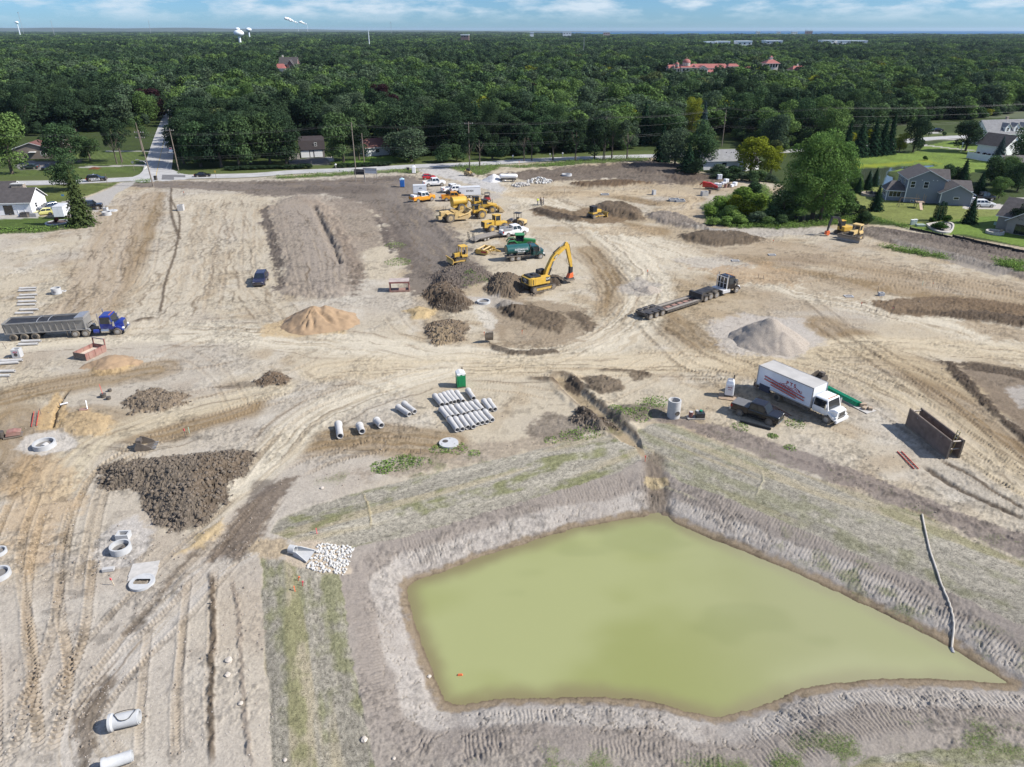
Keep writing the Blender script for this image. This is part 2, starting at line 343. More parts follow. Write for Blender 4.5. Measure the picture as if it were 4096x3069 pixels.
for pts,a in [
  (((130,1080),(100,1200),(95,1340),(110,1480),(60,1657)),dict(gauge=2.1,wd=.62,pitch=.40,depth=.11,s=.55)),
  (((60,1060),(20,1160),(10,1260),(30,1400),(40,1660)),dict(gauge=2.1,wd=.62,pitch=.40,depth=.11,s=.55)),
  (((330,960),(240,1010),(190,1100),(165,1250),(140,1400),(60,1560)),dict(gauge=2.1,wd=.62,pitch=.40,depth=.11,s=.55)),
  (((400,930),(280,985),(215,1060),(185,1180),(165,1290)),dict(gauge=0,wd=.6,pitch=.40,depth=.07)),
  (((640,850),(480,900),(340,950),(200,1010)),dict(gauge=2.1,wd=.6,pitch=.40,depth=.06)),
  (((560,1050),(500,1110),(420,1180),(330,1270),(230,1380),(120,1520)),dict(gauge=2.2,wd=.5,pitch=.3,depth=.05)),
  (((600,1060),(540,1140),(470,1230),(380,1330),(250,1460),(150,1600)),dict(gauge=2.0,wd=.5,pitch=.32,depth=.05)),
  (((440,1215),(430,1300),(425,1400),(415,1500),(420,1660)),dict(gauge=1.9,wd=.5,pitch=.25,depth=.04)),
  (((360,1330),(350,1450),(345,1560),(350,1660)),dict(gauge=2.2,wd=.5,pitch=.25,depth=.04)),
  (((480,1060),(560,960),(660,880),(800,830)),dict(gauge=2.3,wd=.6,pitch=.38,depth=.05)),
  (((650,1000),(760,950),(840,930),(920,950)),dict(gauge=2.3,wd=.6,pitch=.36,depth=.06)),
  (((620,1030),(720,985),(850,960),(940,975)),dict(gauge=2.3,wd=.6,pitch=.36,depth=.06)),
  (((200,790),(300,780),(420,790),(520,770)),dict(gauge=2.1,wd=.6,pitch=.4,depth=.05)),
  (((0,850),(120,830),(260,800),(420,740),(560,700)),dict(gauge=2.0,wd=.5,pitch=.4,depth=.05)),
  (((150,690),(260,650),(330,620),(400,560)),dict(gauge=2.1,wd=.5,pitch=.45,depth=.05)),
  (((100,700),(230,660),(310,600),(330,520)),dict(gauge=2.1,wd=.5,pitch=.45,depth=.05)),
  (((500,450),(480,520),(470,600),(455,680)),dict(gauge=2.2,wd=.6,pitch=.6,depth=.05,kind='b')),
  (((540,450),(535,520),(540,600),(575,650)),dict(gauge=2.2,wd=.6,pitch=.6,depth=.06,kind='b')),
  (((300,430),(290,520),(270,600)),dict(gauge=2.2,wd=.6,pitch=.6,depth=.05,kind='b')),
  (((1100,745),(1200,740),(1290,700),(1310,640),(1270,590)),dict(gauge=2.2,wd=.6,pitch=.5,depth=.05)),
  (((1000,750),(1180,755),(1320,710),(1360,640),(1310,560)),dict(gauge=2.4,wd=.6,pitch=.5,depth=.04)),
  (((1380,690),(1430,740),(1490,790),(1600,820)),dict(gauge=2.2,wd=.7,pitch=.45,depth=.08,c=MUD,s=.5)),
  (((1410,680),(1470,720),(1530,760),(1640,800)),dict(gauge=2.2,wd=.6,pitch=.45,depth=.07,c=MUD,s=.5)),
  (((1750,690),(1830,740),(1920,800),(2010,870)),dict(gauge=2.1,wd=.6,pitch=.42,depth=.07,c=MUD,s=.5)),
  (((1740,640),(1800,690),(1900,760),(2060,860),(2211,1000)),dict(gauge=2.2,wd=.6,pitch=.4,depth=.07,c=MUD,s=.4)),
  (((1800,790),(1960,860),(2080,940),(2211,1040)),dict(gauge=2.2,wd=.55,pitch=.36,depth=.06,c=MUD,s=.35)),
  (((1880,800),(2000,850),(2120,940),(2211,1020)),dict(gauge=2.2,wd=.55,pitch=.36,depth=.06,c=MUD,s=.35)),
  (((1700,790),(1830,840),(1960,920),(2080,1010),(2211,1090)),dict(gauge=2.2,wd=.55,pitch=.34,depth=.06,c=MUD,s=.3)),
  (((1560,590),(1650,600),(1740,605),(1830,590),(1840,575),(1800,560)),dict(gauge=2.3,wd=.7,pitch=.5,depth=.06,c=MUD,s=.4)),
  (((1600,560),(1750,570),(1900,590),(2060,610),(2211,640)),dict(gauge=2.3,wd=.7,pitch=.55,depth=.07,c=scol(160,140,112),s=.4)),
  (((1650,580),(1800,595),(1950,605),(2120,640),(2211,665)),dict(gauge=2.3,wd=.7,pitch=.55,depth=.06,c=scol(160,140,112),s=.4)),
  (((1750,545),(1900,570),(2050,600),(2211,630)),dict(gauge=2.3,wd=.8,pitch=.55,depth=.07,c=scol(160,140,112),s=.4)),
  (((1850,600),(1980,620),(2100,630),(2211,650)),dict(gauge=2.3,wd=.8,pitch=.55,depth=.07,c=scol(150,130,104),s=.45)),
  (((1150,500),(1230,560),(1290,600),(1330,660)),dict(gauge=2.2,wd=.7,pitch=.5,depth=.05)),
  (((1230,480),(1300,540),(1360,600),(1390,640)),dict(gauge=2.2,wd=.7,pitch=.5,depth=.05,c=MUD,s=.4)),
  (((1300,510),(1450,560),(1560,590)),dict(gauge=2.4,wd=.7,pitch=.5,depth=.04)),
  (((960,500),(1040,500),(1100,520)),dict(gauge=2.2,wd=.7,pitch=.5,depth=.05)),
  (((980,480),(1040,480),(1080,500),(1120,540)),dict(gauge=2.2,wd=.7,pitch=.5,depth=.05)),
  (((640,440),(690,520),(715,600)),dict(gauge=2.6,wd=.5,pitch=.5,depth=.03,c=TOP)),
  (((610,470),(640,560),(660,640)),dict(gauge=2.6,wd=.5,pitch=.5,depth=.03,c=TOP)),
  (((1500,840),(1640,850),(1760,900),(1900,960)),dict(gauge=2.1,wd=.5,pitch=.34,depth=.05)),
  (((1420,810),(1600,810),(1720,800),(1860,830)),dict(gauge=2.1,wd=.5,pitch=.36,depth=.05)),
  (((1000,830),(1120,840),(1220,860)),dict(gauge=2.1,wd=.5,pitch=.36,depth=.05)),
  (((1090,800),(1250,805),(1450,800)),dict(gauge=2.1,wd=.5,pitch=.36,depth=.05)),
  (((700,800),(820,830),(900,860)),dict(gauge=2.1,wd=.5,pitch=.36,depth=.04)),
  ]: track(dp(*pts),**a)
_r=random.Random(3)
for i in range(46):                               # faint older passes crossing the haul roads
  u,v=_r.uniform(250,2200),_r.uniform(480,830); th=_r.choice([.1,.25,-.2,.5,-.6,.9])+_r.uniform(-.15,.15); L=_r.uniform(9,24)
  p=D(u,v); d=Vector((math.cos(th),math.sin(th)*1.6,0)); n=Vector((-d.y,d.x,0)); b=_r.uniform(-2.5,2.5)
  track([p-d*L/2,p+n*b,p+d*L/2],gauge=2.1,wd=.5,pitch=.45,depth=.035,s=.22,ph=i)
# dark ruts beside the trench shield, and the row of wheel-thrown clods left of the seeded strip
def rut(pts,wd,c,clod,dep,s=.9):
  p=cr(pts,8); m=sub(p,wd+2); x,y=X[m],Y[m]; d,ss,L=pline(p,x,y); d += wob2[m]*.35
  e=sstep(wd,wd*.3,np.abs(d))*sstep(0,1.5,ss)*sstep(L,L-1.5,ss); mixc(c,e*s,m)
  H[m] += e*(dep+clod*(fbm(x*2.2,y*2.2,3,91)-.4))
rut(dp((1985,1000),(2050,1045),(2120,1080),(2230,1130)),.55,MUDD,.35,-.15)
rut(dp((2020,990),(2090,1025),(2160,1070),(2230,1110)),.4,MUD,.3,-.1)
rut(dp((1640,960),(1740,1000),(1850,1040),(2000,1090),(2120,1140),(2230,1180)),.35,TOP,.3,0)
rut(dp((455,1230),(460,1330),(458,1450),(455,1550),(460,1670)),.30,MUD,.35,.05)
rut(dp((500,1240),(515,1330),(520,1430),(530,1560),(550,1670)),.25,scol(140,126,112),.4,.0,.6)
rut(dp((390,520),(372,470),(368,425)),.5,MUD,.3,0); rut(dp((345,680),(360,600),(380,540),(388,470),(370,430),(372,400)),.35,MUD,.3,0)
rut(dp((345,690),(310,690),(280,700)),.9,MUD,.3,.1)
rut(dp((150,840),(125,880),(112,930)),.3,MUDD,.2,-.4)
rut(dp((1130,815),(1200,822),(1240,828)),.8,scol(120,104,86),.35,.15); rut(dp((1280,800),(1360,802),(1420,812)),.6,MUD,.3,.1)
rut(dp((1390,820),(1300,790),(1100,790),(700,806)),.12,MUD,.05,0,.5)
# ---- stripped topsoil by the road and its stockpile berm
zone(dp((255,400),(300,392),(520,392),(700,388),(880,378),(930,395),(912,440),(955,478),(990,510),(1020,560),(1050,600),(1000,625),(930,640),(860,625),(880,600),(858,560),(835,520),(820,470),(790,440),(700,420),(590,425),(480,412),(300,404)),TOP,1.5,.95,3)
zone(dp((560,396),(700,392),(870,384),(880,400),(860,418),(760,420),(640,415),(560,408)),TOPD,2,.6,4)
zone(dp((835,520),(850,450),(905,440),(985,510),(1020,575),(960,585),(905,600),(880,570)),TOPD,2,.75,4,clod=.05)
BERM=dp((565,458),(590,436),(640,420),(690,424),(715,446),(735,480),(768,520),(775,560),(780,600),(740,645),(610,640),(602,590),(585,520))
zone(dp((700,425),(800,440),(830,480),(845,530),(800,540),(780,600),(745,640),(735,560),(720,480)),scol(146,132,118),2.0,.75,4,clod=.06)
zone(BERM,scol(166,153,138),2.0,.85,3.5,h=.5,hw=4.0)
for _k in range(9): rut(dp((600+_k*17,462+abs(_k-4)*-4),(618+_k*16,530),(628+_k*15,585),(640+_k*13,636)),.25,TOP if _k % 2 else scol(138,127,116),.06,-.03,.4)
zone(dp((640,430),(700,440),(730,470),(770,520),(745,560),(725,520),(690,460)),scol(168,152,134),1.2,.7,2)
zone(dp((560,455),(578,445),(592,500),(608,560),(612,620),(600,628),(588,560),(572,500)),TOPD,.6,.9,1.2,clod=.35,cs=.7)
zone(dp((672,448),(684,446),(706,490),(728,530),(736,575),(722,560),(700,515)),TOPD,.5,.7,.8,h=-.7,hw=1.0,clod=.15)
zone(dp((718,485),(755,520),(782,575),(790,600),(760,640),(748,600),(742,540)),scol(138,124,110),.8,.8,1.5,clod=.18)
zone(dp((780,545),(825,530),(850,560),(855,600),(800,605)),base,1.2,.9,1)
zone(dp((812,470),(835,490),(850,540),(842,550),(828,520)),TOPD,.6,.9,1.2,clod=.3,cs=.7)
zone(dp((840,440),(905,436),(985,515),(1005,545),(985,548),(930,480),(860,452)),TOP,1.0,.6,2,h=.5,hw=3)
haul(dp((860,400),(890,450),(930,510),(985,580)),7,scol(146,136,126),.6,21); haul(dp((300,398),(560,404),(880,392)),5,scol(140,130,122),.5,22); haul(dp((640,450),(690,540),(710,630)),5,scol(172,160,146),.6,23)
# ---- dark soil along the right lawn
zone(dp((1840,498),(1880,488),(1960,500),(2100,520),(2240,548),(2240,612),(2140,585),(2020,548),(1900,522)),TOP,.8,.95,1.2,h=.4,hw=2,clod=.2,cs=.8)
zone(dp((1870,492),(1960,500),(2100,524),(2240,556),(2240,572),(2080,540),(1930,510)),TOPD,.6,.8,1.0,clod=.3,cs=.8)
zone(dp((1930,520),(2100,560),(2200,590),(2150,596),(2030,560),(1930,532)),scol(158,150,140),.6,.8,1)
zone(dp((1520,540),(1700,520),(1900,560),(2100,600),(2240,640),(2240,665),(2050,640),(1800,590),(1600,570)),scol(176,156,128),3,.5,6)
zone(dp((1660,555),(1780,548),(1800,570),(1700,580)),scol(158,140,118),2,.5,4)
# ---- far part of the site
zone(dp((1030,380),(1110,370),(1200,362),(1340,352),(1440,350),(1480,370),(1550,388),(1450,398),(1300,386),(1180,392),(1090,386)),scol(116,104,94),1.6,.9,5,clod=.12)
zone(dp((1330,354),(1400,350),(1470,356),(1480,376),(1400,374)),TOPD,1.5,.8,4,h=.8,hw=3)
zone(dp((1430,378),(1500,374),(1560,382),(1570,396),(1480,400)),scol(106,92,80),1.2,.8,3,h=.7,hw=3,clod=.2)
zone(dp((1225,396),(1290,391),(1360,389),(1400,395),(1330,404),(1255,404)),scol(112,92,72),.8,.95,2,h=.9,hw=2.2,clod=.25)
zone(dp((1138,452),(1180,444),(1240,455),(1330,440),(1370,445),(1395,474),(1330,482),(1270,482),(1200,472),(1150,465)),scol(132,110,84),1.0,.9,2,clod=.08)
zone(dp((1275,448),(1300,437),(1355,438),(1385,455),(1395,480),(1370,478),(1320,465)),MUD,.7,.8,1.5,h=1.2,hw=3,clod=.2)
zone(dp((1140,452),(1165,448),(1210,462),(1260,470),(1240,480),(1190,473)),MUDD,.6,.9,1.0,h=.5,hw=1.5,clod=.25)
zone(dp((1080,400),(1180,396),(1230,405),(1180,430),(1120,420)),brown,2,.5,5)
zone(dp((1390,466),(1420,456),(1468,462),(1515,486),(1545,500),(1480,494),(1420,482)),scol(142,132,122),.7,.9,1.2,h=.6,hw=1.5,clod=.45,cs=.9)
zone(dp((1458,508),(1520,496),(1600,500),(1660,518),(1610,530),(1545,533),(1490,524)),MUD,.8,.95,1.5,h=1.0,hw=3,clod=.2)
zone(dp((1475,488),(1540,498),(1620,488),(1700,486),(1790,490),(1800,505),(1650,512),(1540,505)),scol(196,188,176),.8,.8,2)
zone(dp((1250,490),(1400,490),(1440,505),(1380,512),(1290,505)),scol(186,164,132),1,.6,3,clod=.06)
# ---- ruddy disturbed ground, right middle
zone(dp((1450,560),(1560,555),(1640,575),(1600,590),(1500,580)),grey,1.5,.6,3)
zone(dp((1500,580),(1660,570),(1760,600),(1700,620),(1560,600)),scol(188,160,124),2,.7,4)
zone(dp((1690,590),(1830,600),(1900,640),(1860,655),(1740,630)),scol(180,162,136),2,.7,4)
zone(dp((1865,656),(1910,648),(1990,640),(2100,645),(2240,664),(2240,712),(2120,694),(2000,684),(1930,680)),scol(128,108,85),.8,.95,1.2,h=.3,hw=3,clod=.25,cs=.9)
zone(dp((1960,675),(2100,676),(2240,690),(2240,712),(2100,694)),MUDD,.7,.7,1.2,h=.2,clod=.2)
zone(dp((1900,600),(2100,590),(2240,620),(2240,650),(2080,635),(1950,635)),scol(176,158,132),2,.55,5)
zone(dp((2050,690),(2160,700),(2240,720),(2240,740),(2150,735)),scol(176,156,128),1.2,.7,2)
zone(dp((2040,782),(2110,790),(2240,815),(2240,980),(2160,900),(2090,830)),scol(140,124,106),1.5,.9,2)
zone(dp((2035,780),(2060,782),(2110,830),(2160,890),(2240,960),(2240,985),(2150,905),(2080,840)),MUDD,.5,.95,.8,h=.2,hw=.9,clod=.35,cs=.6)
zone(dp((2060,782),(2140,786),(2240,806),(2240,826),(2150,806),(2080,798)),MUDD,.5,.9,.8,clod=.25,cs=.6)
zone(dp((2170,840),(2240,830),(2240,890),(2200,880)),grey,.6,.9,.8)
# ---- middle: dug-up patches round the new manhole
zone(dp((1060,655),(1110,645),(1200,650),(1260,670),(1285,700),(1260,730),(1180,750),(1090,750),(1060,720)),scol(160,142,118),1.2,.8,2)
zone(dp((1070,655),(1100,650),(1130,665),(1120,690),(1095,685),(1080,672)),MUDD,.5,.95,.8,h=.5,hw=1.0,clod=.4,cs=.8)
zone(dp((1085,668),(1150,655),(1215,680),(1230,700),(1210,722),(1160,705),(1110,690)),MUD,.6,.9,1.0,h=.35,hw=1.0,clod=.4,cs=.8)
zone(dp((1205,672),(1250,672),(1282,695),(1285,715),(1265,722),(1240,690)),MUD,.5,.85,1,h=.2,clod=.25,cs=.7)
zone(dp((1055,740),(1120,758),(1200,755),(1210,762),(1110,768),(1060,755)),MUDD,.4,.85,.7,h=.25,hw=.7,clod=.2,cs=.6)
zone(dp((1095,710),(1120,706),(1150,730),(1110,745),(1085,735)),scol(182,166,142),.5,.8,.6,h=-.15)
zone(dp((1010,640),(1060,645),(1040,665),(1075,690),(1060,712),(1030,690)),pale,.8,.8,1)
zone(dp((916,722),(925,700),(960,690),(1012,693),(1018,706),(1000,735),(962,746),(930,745)),scol(128,112,93),.5,.93,1.1,h=.6,hw=1.8,clod=.35,cs=.8,z=3)
zone(dp((930,715),(980,712),(975,745),(940,745)),brown,.6,.6,.6)
zone(dp((908,640),(925,618),(955,606),(990,618),(1015,645),(1030,658),(985,668),(945,664),(925,652)),scol(114,99,83),.5,.98,.7,h=1.7,hw=3,clod=.5,z=4)
zone(dp((926,655),(960,648),(1000,658),(1025,668),(980,676),(935,670)),MUDD,.4,.95,.5,h=.5,hw=1,clod=.4,cs=.7,z=4)
zone(dp((1040,625),(1062,598),(1098,592),(1132,600),(1145,625),(1110,645),(1062,640)),scol(116,102,86),.5,.98,.7,h=1.9,hw=3,clod=.5,z=5)
zone(dp((1125,618),(1145,605),(1200,596),(1225,600),(1205,620),(1150,640)),MUDD,.5,.95,.7,h=1.0,hw=1.5,clod=.4,z=6)
zone(dp((925,602),(955,580),(1000,566),(1040,580),(1075,598),(1040,614),(980,628),(940,620)),TOPD,.7,.95,1,h=1.1,hw=3,clod=.35,z=7)
zone(dp((1000,640),(1075,640),(1130,655),(1110,668),(1040,660)),grey,.8,.7,1)
# ---- dirt mounds left
zone(dp((262,872),(300,848),(350,842),(402,852),(410,876),(350,890),(290,892)),scol(136,120,101),.4,.9,1.2,h=.5,hw=1.6,clod=.38,z=8)
zone(dp((550,826),(575,806),(605,804),(628,818),(615,832),(570,838)),scol(118,100,82),.4,.95,.5,h=.7,hw=1.2,clod=.3,cs=.7,z=9)
zone(dp((450,838),(520,826),(560,826),(560,834),(480,842)),MUD,.4,.6,.5,clod=.15)
zone(dp((205,1040),(215,1010),(250,996),(330,990),(440,978),(520,972),(558,980),(545,1005),(505,1040),(485,1085),(455,1128),(390,1146),(335,1134),(308,1100),(285,1062),(235,1062)),scol(122,111,98),.5,.98,.8,h=1.25,hw=3.4,clod=.48,cs=.85,z=10)
zone(dp((440,985),(556,982),(500,1042),(470,1100),(430,1128),(420,1060)),scol(126,110,92),.8,.6,1,clod=.12,cs=.5)
zone(dp((600,1036),(640,1032),(600,1090),(560,1160),(520,1215),(450,1210),(490,1140),(550,1070)),scol(126,112,98),.7,.9,.9,clod=.06,cs=.6)
zone(dp((545,1040),(600,1036),(575,1070),(535,1085)),TOPD,.5,.7,.5)
zone(dp((420,1180),(480,1120),(470,1140),(430,1190),(380,1240),(330,1320),(270,1370),(350,1280)),MUD,.7,.75,1,clod=.06)
zone(dp((170,1560),(225,1470),(240,1475),(210,1560),(200,1657),(170,1680)),MUD,.5,.75,.7,clod=.08,cs=.6)
zone(dp((80,1200),(150,1190),(200,1210),(120,1240)),grey,.8,.6,1)
# ---- sand spills and gravel bedding
SAND=scol(205,176,132)
zone(dp((190,800),(215,775),(262,770),(300,785),(270,805),(215,812)),SAND,.5,.9,.7,h=.35,hw=1.2)
zone(dp((20,1010),(80,980),(150,1000),(170,1080),(120,1180),(60,1250),(20,1150)),scol(204,176,138),2.0,.6,2)
zone(dp((140,905),(180,880),(250,900),(240,940),(160,945),(120,930)),scol(206,180,140),.6,.85,1,h=.35,hw=1.5)
zone(dp((85,890),(125,845),(150,880),(130,925),(80,930)),SAND,.5,.9,.5)
zone(dp((28,970),(60,940),(130,930),(170,950),(150,975),(90,985)),scol(214,206,194),.5,.95,.6)
zone(dp((215,1165),(245,1130),(300,1110),(330,1140),(320,1180),(290,1220),(220,1230),(190,1210)),scol(206,200,192),.6,.8,.8,clod=.06,cs=.5)
zone(dp((390,1190),(450,1140),(485,1118),(480,1150),(440,1180),(380,1200)),scol(208,184,142),.6,.9,.6,h=.3,hw=1)
zone(dp((560,705),(625,690),(760,700),(740,720),(640,730),(560,725)),scol(208,182,140),1.2,.8,1.2)
zone(dp((870,672),(905,662),(945,672),(930,690),(890,690)),scol(212,186,140),.5,.95,.7,h=.45,hw=1.3)
zone(dp((1330,620),(1380,600),(1430,615),(1410,640),(1350,635)),grey,.8,.8,1)
zone(dp((1530,700),(1600,680),(1720,690),(1790,740),(1700,775),(1560,760)),scol(202,194,184),1.5,.8,2)
# ---- trench from the haul road to the pond
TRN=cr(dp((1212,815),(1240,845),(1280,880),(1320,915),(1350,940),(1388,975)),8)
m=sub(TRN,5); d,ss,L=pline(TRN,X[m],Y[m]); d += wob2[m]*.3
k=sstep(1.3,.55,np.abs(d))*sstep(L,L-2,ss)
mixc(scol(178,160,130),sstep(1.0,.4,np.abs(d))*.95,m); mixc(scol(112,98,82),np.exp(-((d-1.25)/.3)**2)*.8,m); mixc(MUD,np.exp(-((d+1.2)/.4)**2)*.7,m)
H[m] +=-.42*k+.25*np.exp(-((np.abs(d)-1.7)/.5)**2)*(.3+fbm(X[m]*2,Y[m]*2,2,44))*sstep(L,L-2,ss)
zone(dp((1222,908),(1250,880),(1290,888),(1335,918),(1300,936),(1255,926)),scol(84,74,64),.4,.97,.6,h=.7,hw=1.2,clod=.35,cs=.7,z=11)
zone(dp((1255,818),(1300,808),(1345,820),(1350,840),(1300,852),(1270,842)),scol(118,104,88),.4,.9,.6,h=.3,hw=1,clod=.35,cs=.6)
zone(dp((1215,815),(1240,812),(1265,830),(1250,848),(1225,835)),MUDD,.3,.9,.4,h=.3,hw=.8,clod=.3,cs=.6)
zone(dp((1345,805),(1390,798),(1410,812),(1370,822)),MUD,.4,.8,.6,clod=.25,cs=.6)
zone(dp((1310,900),(1340,876),(1400,868),(1440,880),(1440,902),(1390,908),(1340,915)),scol(132,122,108),.6,.9,.8,h=.5,hw=1.5,clod=.1,grass=.3)
# ---- erosion blankets (seeded strips) and the pond banks
ZP=-1.7
POND=[D(x,y,ZP) for x,y in ((884,1272),(900,1255),(985,1228),(1080,1193),(1170,1165),(1250,1142),(1330,1126),(1390,1117),(1432,1118),(1480,1140),(1560,1172),(1700,1230),(1800,1276),(1900,1322),(1990,1366),(2060,1402),(2120,1440),(2178,1476),(2100,1471),(2020,1466),(1950,1465),(1870,1467),(1800,1473),(1740,1486),(1680,1504),(1610,1532),(1555,1546),(1500,1536),(1440,1522),(1360,1508),(1250,1502),(1150,1503),(1060,1510),(985,1521),(962,1514),(948,1480),(932,1440),(915,1390),(898,1340),(888,1300))]
pdx=sdf(POND,X,Y)
pw=pdx+wob1*.35+wob2*.15
ring=sstep(8.5,7.0,pw+wob1*2)
mixc(scol(164,155,146),ring*.85)
_zb=[('B1',dp((563,1205),(640,1212),(725,1216),(742,1290),(752,1360),(772,1480),(818,1680),(590,1680),(572,1400),(566,1290))),
 ('B2',dp((585,1150),(600,1122),(680,1092),(790,1058),(900,1030),(1100,985),(1300,935),(1372,965),(1385,988),(1330,1014),(1180,1056),(960,1122),(800,1165),(720,1182),(640,1170))),
 ('B3',dp((1376,930),(1410,914),(1455,916),(1500,935),(1620,980),(1740,1025),(1886,1075),(1991,1113),(2105,1171),(2260,1230),(2260,1362),(2032,1256),(1916,1208),(1799,1162),(1641,1094),(1560,1062),(1480,1035),(1395,985))),
 ('B4',dp((1790,1680),(1813,1657),(1887,1624),(1999,1609),(2260,1602),(2260,1690)))]
_bd={k: (q-p_)[:2] for k,(p_,q) in dict(B1=(D(655,1230),D(705,1650)),B2=(D(700,1150),D(1330,970)),B3=(D(1420,965),D(2211,1285)),B4=(D(1900,1640),D(2211,1620))).items()}
for nm,po in _zb:
  m=sub(po,3); x,y=X[m],Y[m]; sd=sdf(po,x,y)+wob2[m]*.35+wob1[m]*.25; k=sstep(.10,-.08,sd)
  dv=Vector(_bd[nm]).normalized(); al=x*dv.x+y*dv.y; ac=-x*dv.y+y*dv.x
  st=fbm(al*.03,ac*.9,4,21); fib=fbm(al*4.2,ac*7.5,2,22); gr=fbm(al*.13,ac*.7,4,23); g2=fbm(x*.9,y*.9,3,24)
  c=scol(186,179,162)[None]*(.50+.62*st)[:,None]*(.52+.98*fib)[:,None]
  tan=scol(184,172,142)[None]*(.8+.4*fib)[:,None]; tk=sstep(.52,.66,fbm(al*.05,ac*.8,3,25))[:,None]*.7; c=c*(1-tk)+tan*tk
  gk=(sstep(.50,.66,gr*.7+g2*.3)*{'B1': .75,'B2': .95,'B3': .5,'B4': .7}[nm])[:,None]; gc=scol(128,131,82)[None]*(.6+.8*fib)[:,None]
  c=c*(1-gk*.8)+gc*gk*.8
  C[m]=C[m]*(1-k[:,None])+c*k[:,None]; H[m]=H[m]*(1-k)+(fib-.5)*.05*k+(st-.5)*.06*k
  zz=ZID[m]; zz[sd<0]=20; ZID[m]=zz; GRASS[m]=np.maximum(GRASS[m],k*gk[:,0]*.0)
# pond bank rings
Lr=pline(POND+POND[:1],X,Y)[1]
dark=sstep(5.6,4.6,pw+wob1*1.2); light=sstep(3.0,2.4,pw+wob1*1.3)*sstep(.7,1.0,pw); wet=sstep(1.0,.75,pw)
notB=(ZID != 20)
mixc(scol(162,152,142),dark*.8*notB)
mixc(scol(194,186,176),light*np.clip(.15+1.3*nC*(.55+.9*fbm(Lr*.1,pw*.8,3,131)),0,.95)); mixc(scol(158,140,114),sstep(.9,.5,pw+wob2*.8)*.85); mixc(scol(124,108,86),sstep(.35,.05,pw)*.8)
ribs=np.sin(Lr/.27*6.2832+wob2*7.0+wob1*5); rk=sstep(5.5,4.6,pw+wob1)*sstep(1.0,1.5,pw)
patch=sstep(.36,.54,fbm(Lr*.12,pw*.5,3,31)); rk=rk*(.12+.88*patch)
H += .036*np.sign(ribs)*np.abs(ribs)**.7*rk*np.where(notB,1,.15)
cr_=np.abs(fbm(X*1.1,Y*1.1,4,41)-.5); crack=sstep(.016,.004,cr_)*sstep(4.0,3.0,pw)*sstep(.8,1.2,pw); H -= .11*crack
bank=np.interp(pw,[-6,-1.2,0,.8,1.15,3.4,5.5,9,14],[-1.5,-.9,0,.16,.32,.95,1.30,1.62,1.7])+ZP
H += bank
# gully at the pond's far corner, where the trench drains
gl=dp((1412,985),(1418,1030),(1425,1075),(1428,1105)); gp=cr(gl,6); m=sub(gp,4); d,ss,L=pline(gp,X[m],Y[m]); d += wob2[m]*.5
k=sstep(1.5,.5,np.abs(d)); mixc(scol(128,114,98),k*.8,m); H[m] += k*(.3*(fbm(X[m]*1.8,Y[m]*1.8,3,45)-.5)-.15)
zone(dp((1390,1030),(1400,1020),(1440,1022),(1445,1034),(1415,1040)),scol(190,172,136),.3,.9,.4,clod=.12,cs=.4)
for pts in (((1412,1028),(1470,1050),(1520,1070)),((1640,1010),(1648,1030),(1640,1055),(1630,1070))): rut(dp(*pts),.12,scol(196,188,160),.1,.08)
rut(dp((778,1058),(790,1080),(800,1120),(798,1140)),.12,scol(190,176,140),.1,.08)
# weeds and sparse grass tint near the banks
for po,g in ((dp((1640,1110),(1740,1150),(1900,1215),(2100,1310),(2240,1400),(2240,1430),(2080,1350),(1860,1250),(1650,1140)),.35),(dp((1480,1640),(1640,1610),(1800,1575),(2000,1540),(2240,1560),(2240,1610),(1950,1615),(1800,1660),(1500,1690)),.6),
              (dp((850,1620),(1000,1590),(1200,1600),(1400,1640),(1400,1690),(850,1690)),.3),(dp((690,1040),(820,1000),(960,975),(1200,940),(1330,915),(1350,930),(1100,985),(880,1035)),.3),(dp((1500,920),(1700,985),(1900,1060),(2240,1190),(2240,1215),(1990,1110),(1700,1000)),.35)):
  m=sub(po,3); x,y=X[m],Y[m]; sd=sdf(po,x,y); g2=fbm(x*.55,y*.55,4,61); k=sstep(1.0,-1.0,sd)*sstep(.52,.68,g2)
  mixc(scol(128,128,86),k*.55,m); GRASS[m]=np.maximum(GRASS[m],k*g)
zone(dp((1385,908),(1480,902),(1600,930),(1750,982),(1900,1036),(2080,1108),(2240,1168),(2240,1226),(1991,1110),(1740,1022),(1520,940),(1455,914)),scol(144,132,124),.5,.85,.8)
zone(dp((690,1035),(850,1000),(1000,960),(1230,935),(1300,930),(1100,982),(880,1030)),scol(164,150,132),.8,.7,1.2,clod=.08)
zone(dp((1180,890),(1240,900),(1330,930),(1200,950),(1130,935)),scol(136,124,110),.6,.8,1,clod=.15,cs=.6)
# rock apron bedding by the outlet
zone(dp((605,1190),(640,1172),(690,1165),(752,1176),(750,1225),(700,1230),(640,1222)),scol(206,190,168),.4,.95,.4)
zone(dp((555,1165),(610,1160),(625,1180),(600,1210),(560,1205),(530,1190)),scol(186,168,140),.4,.9,.6,clod=.15,cs=.5)
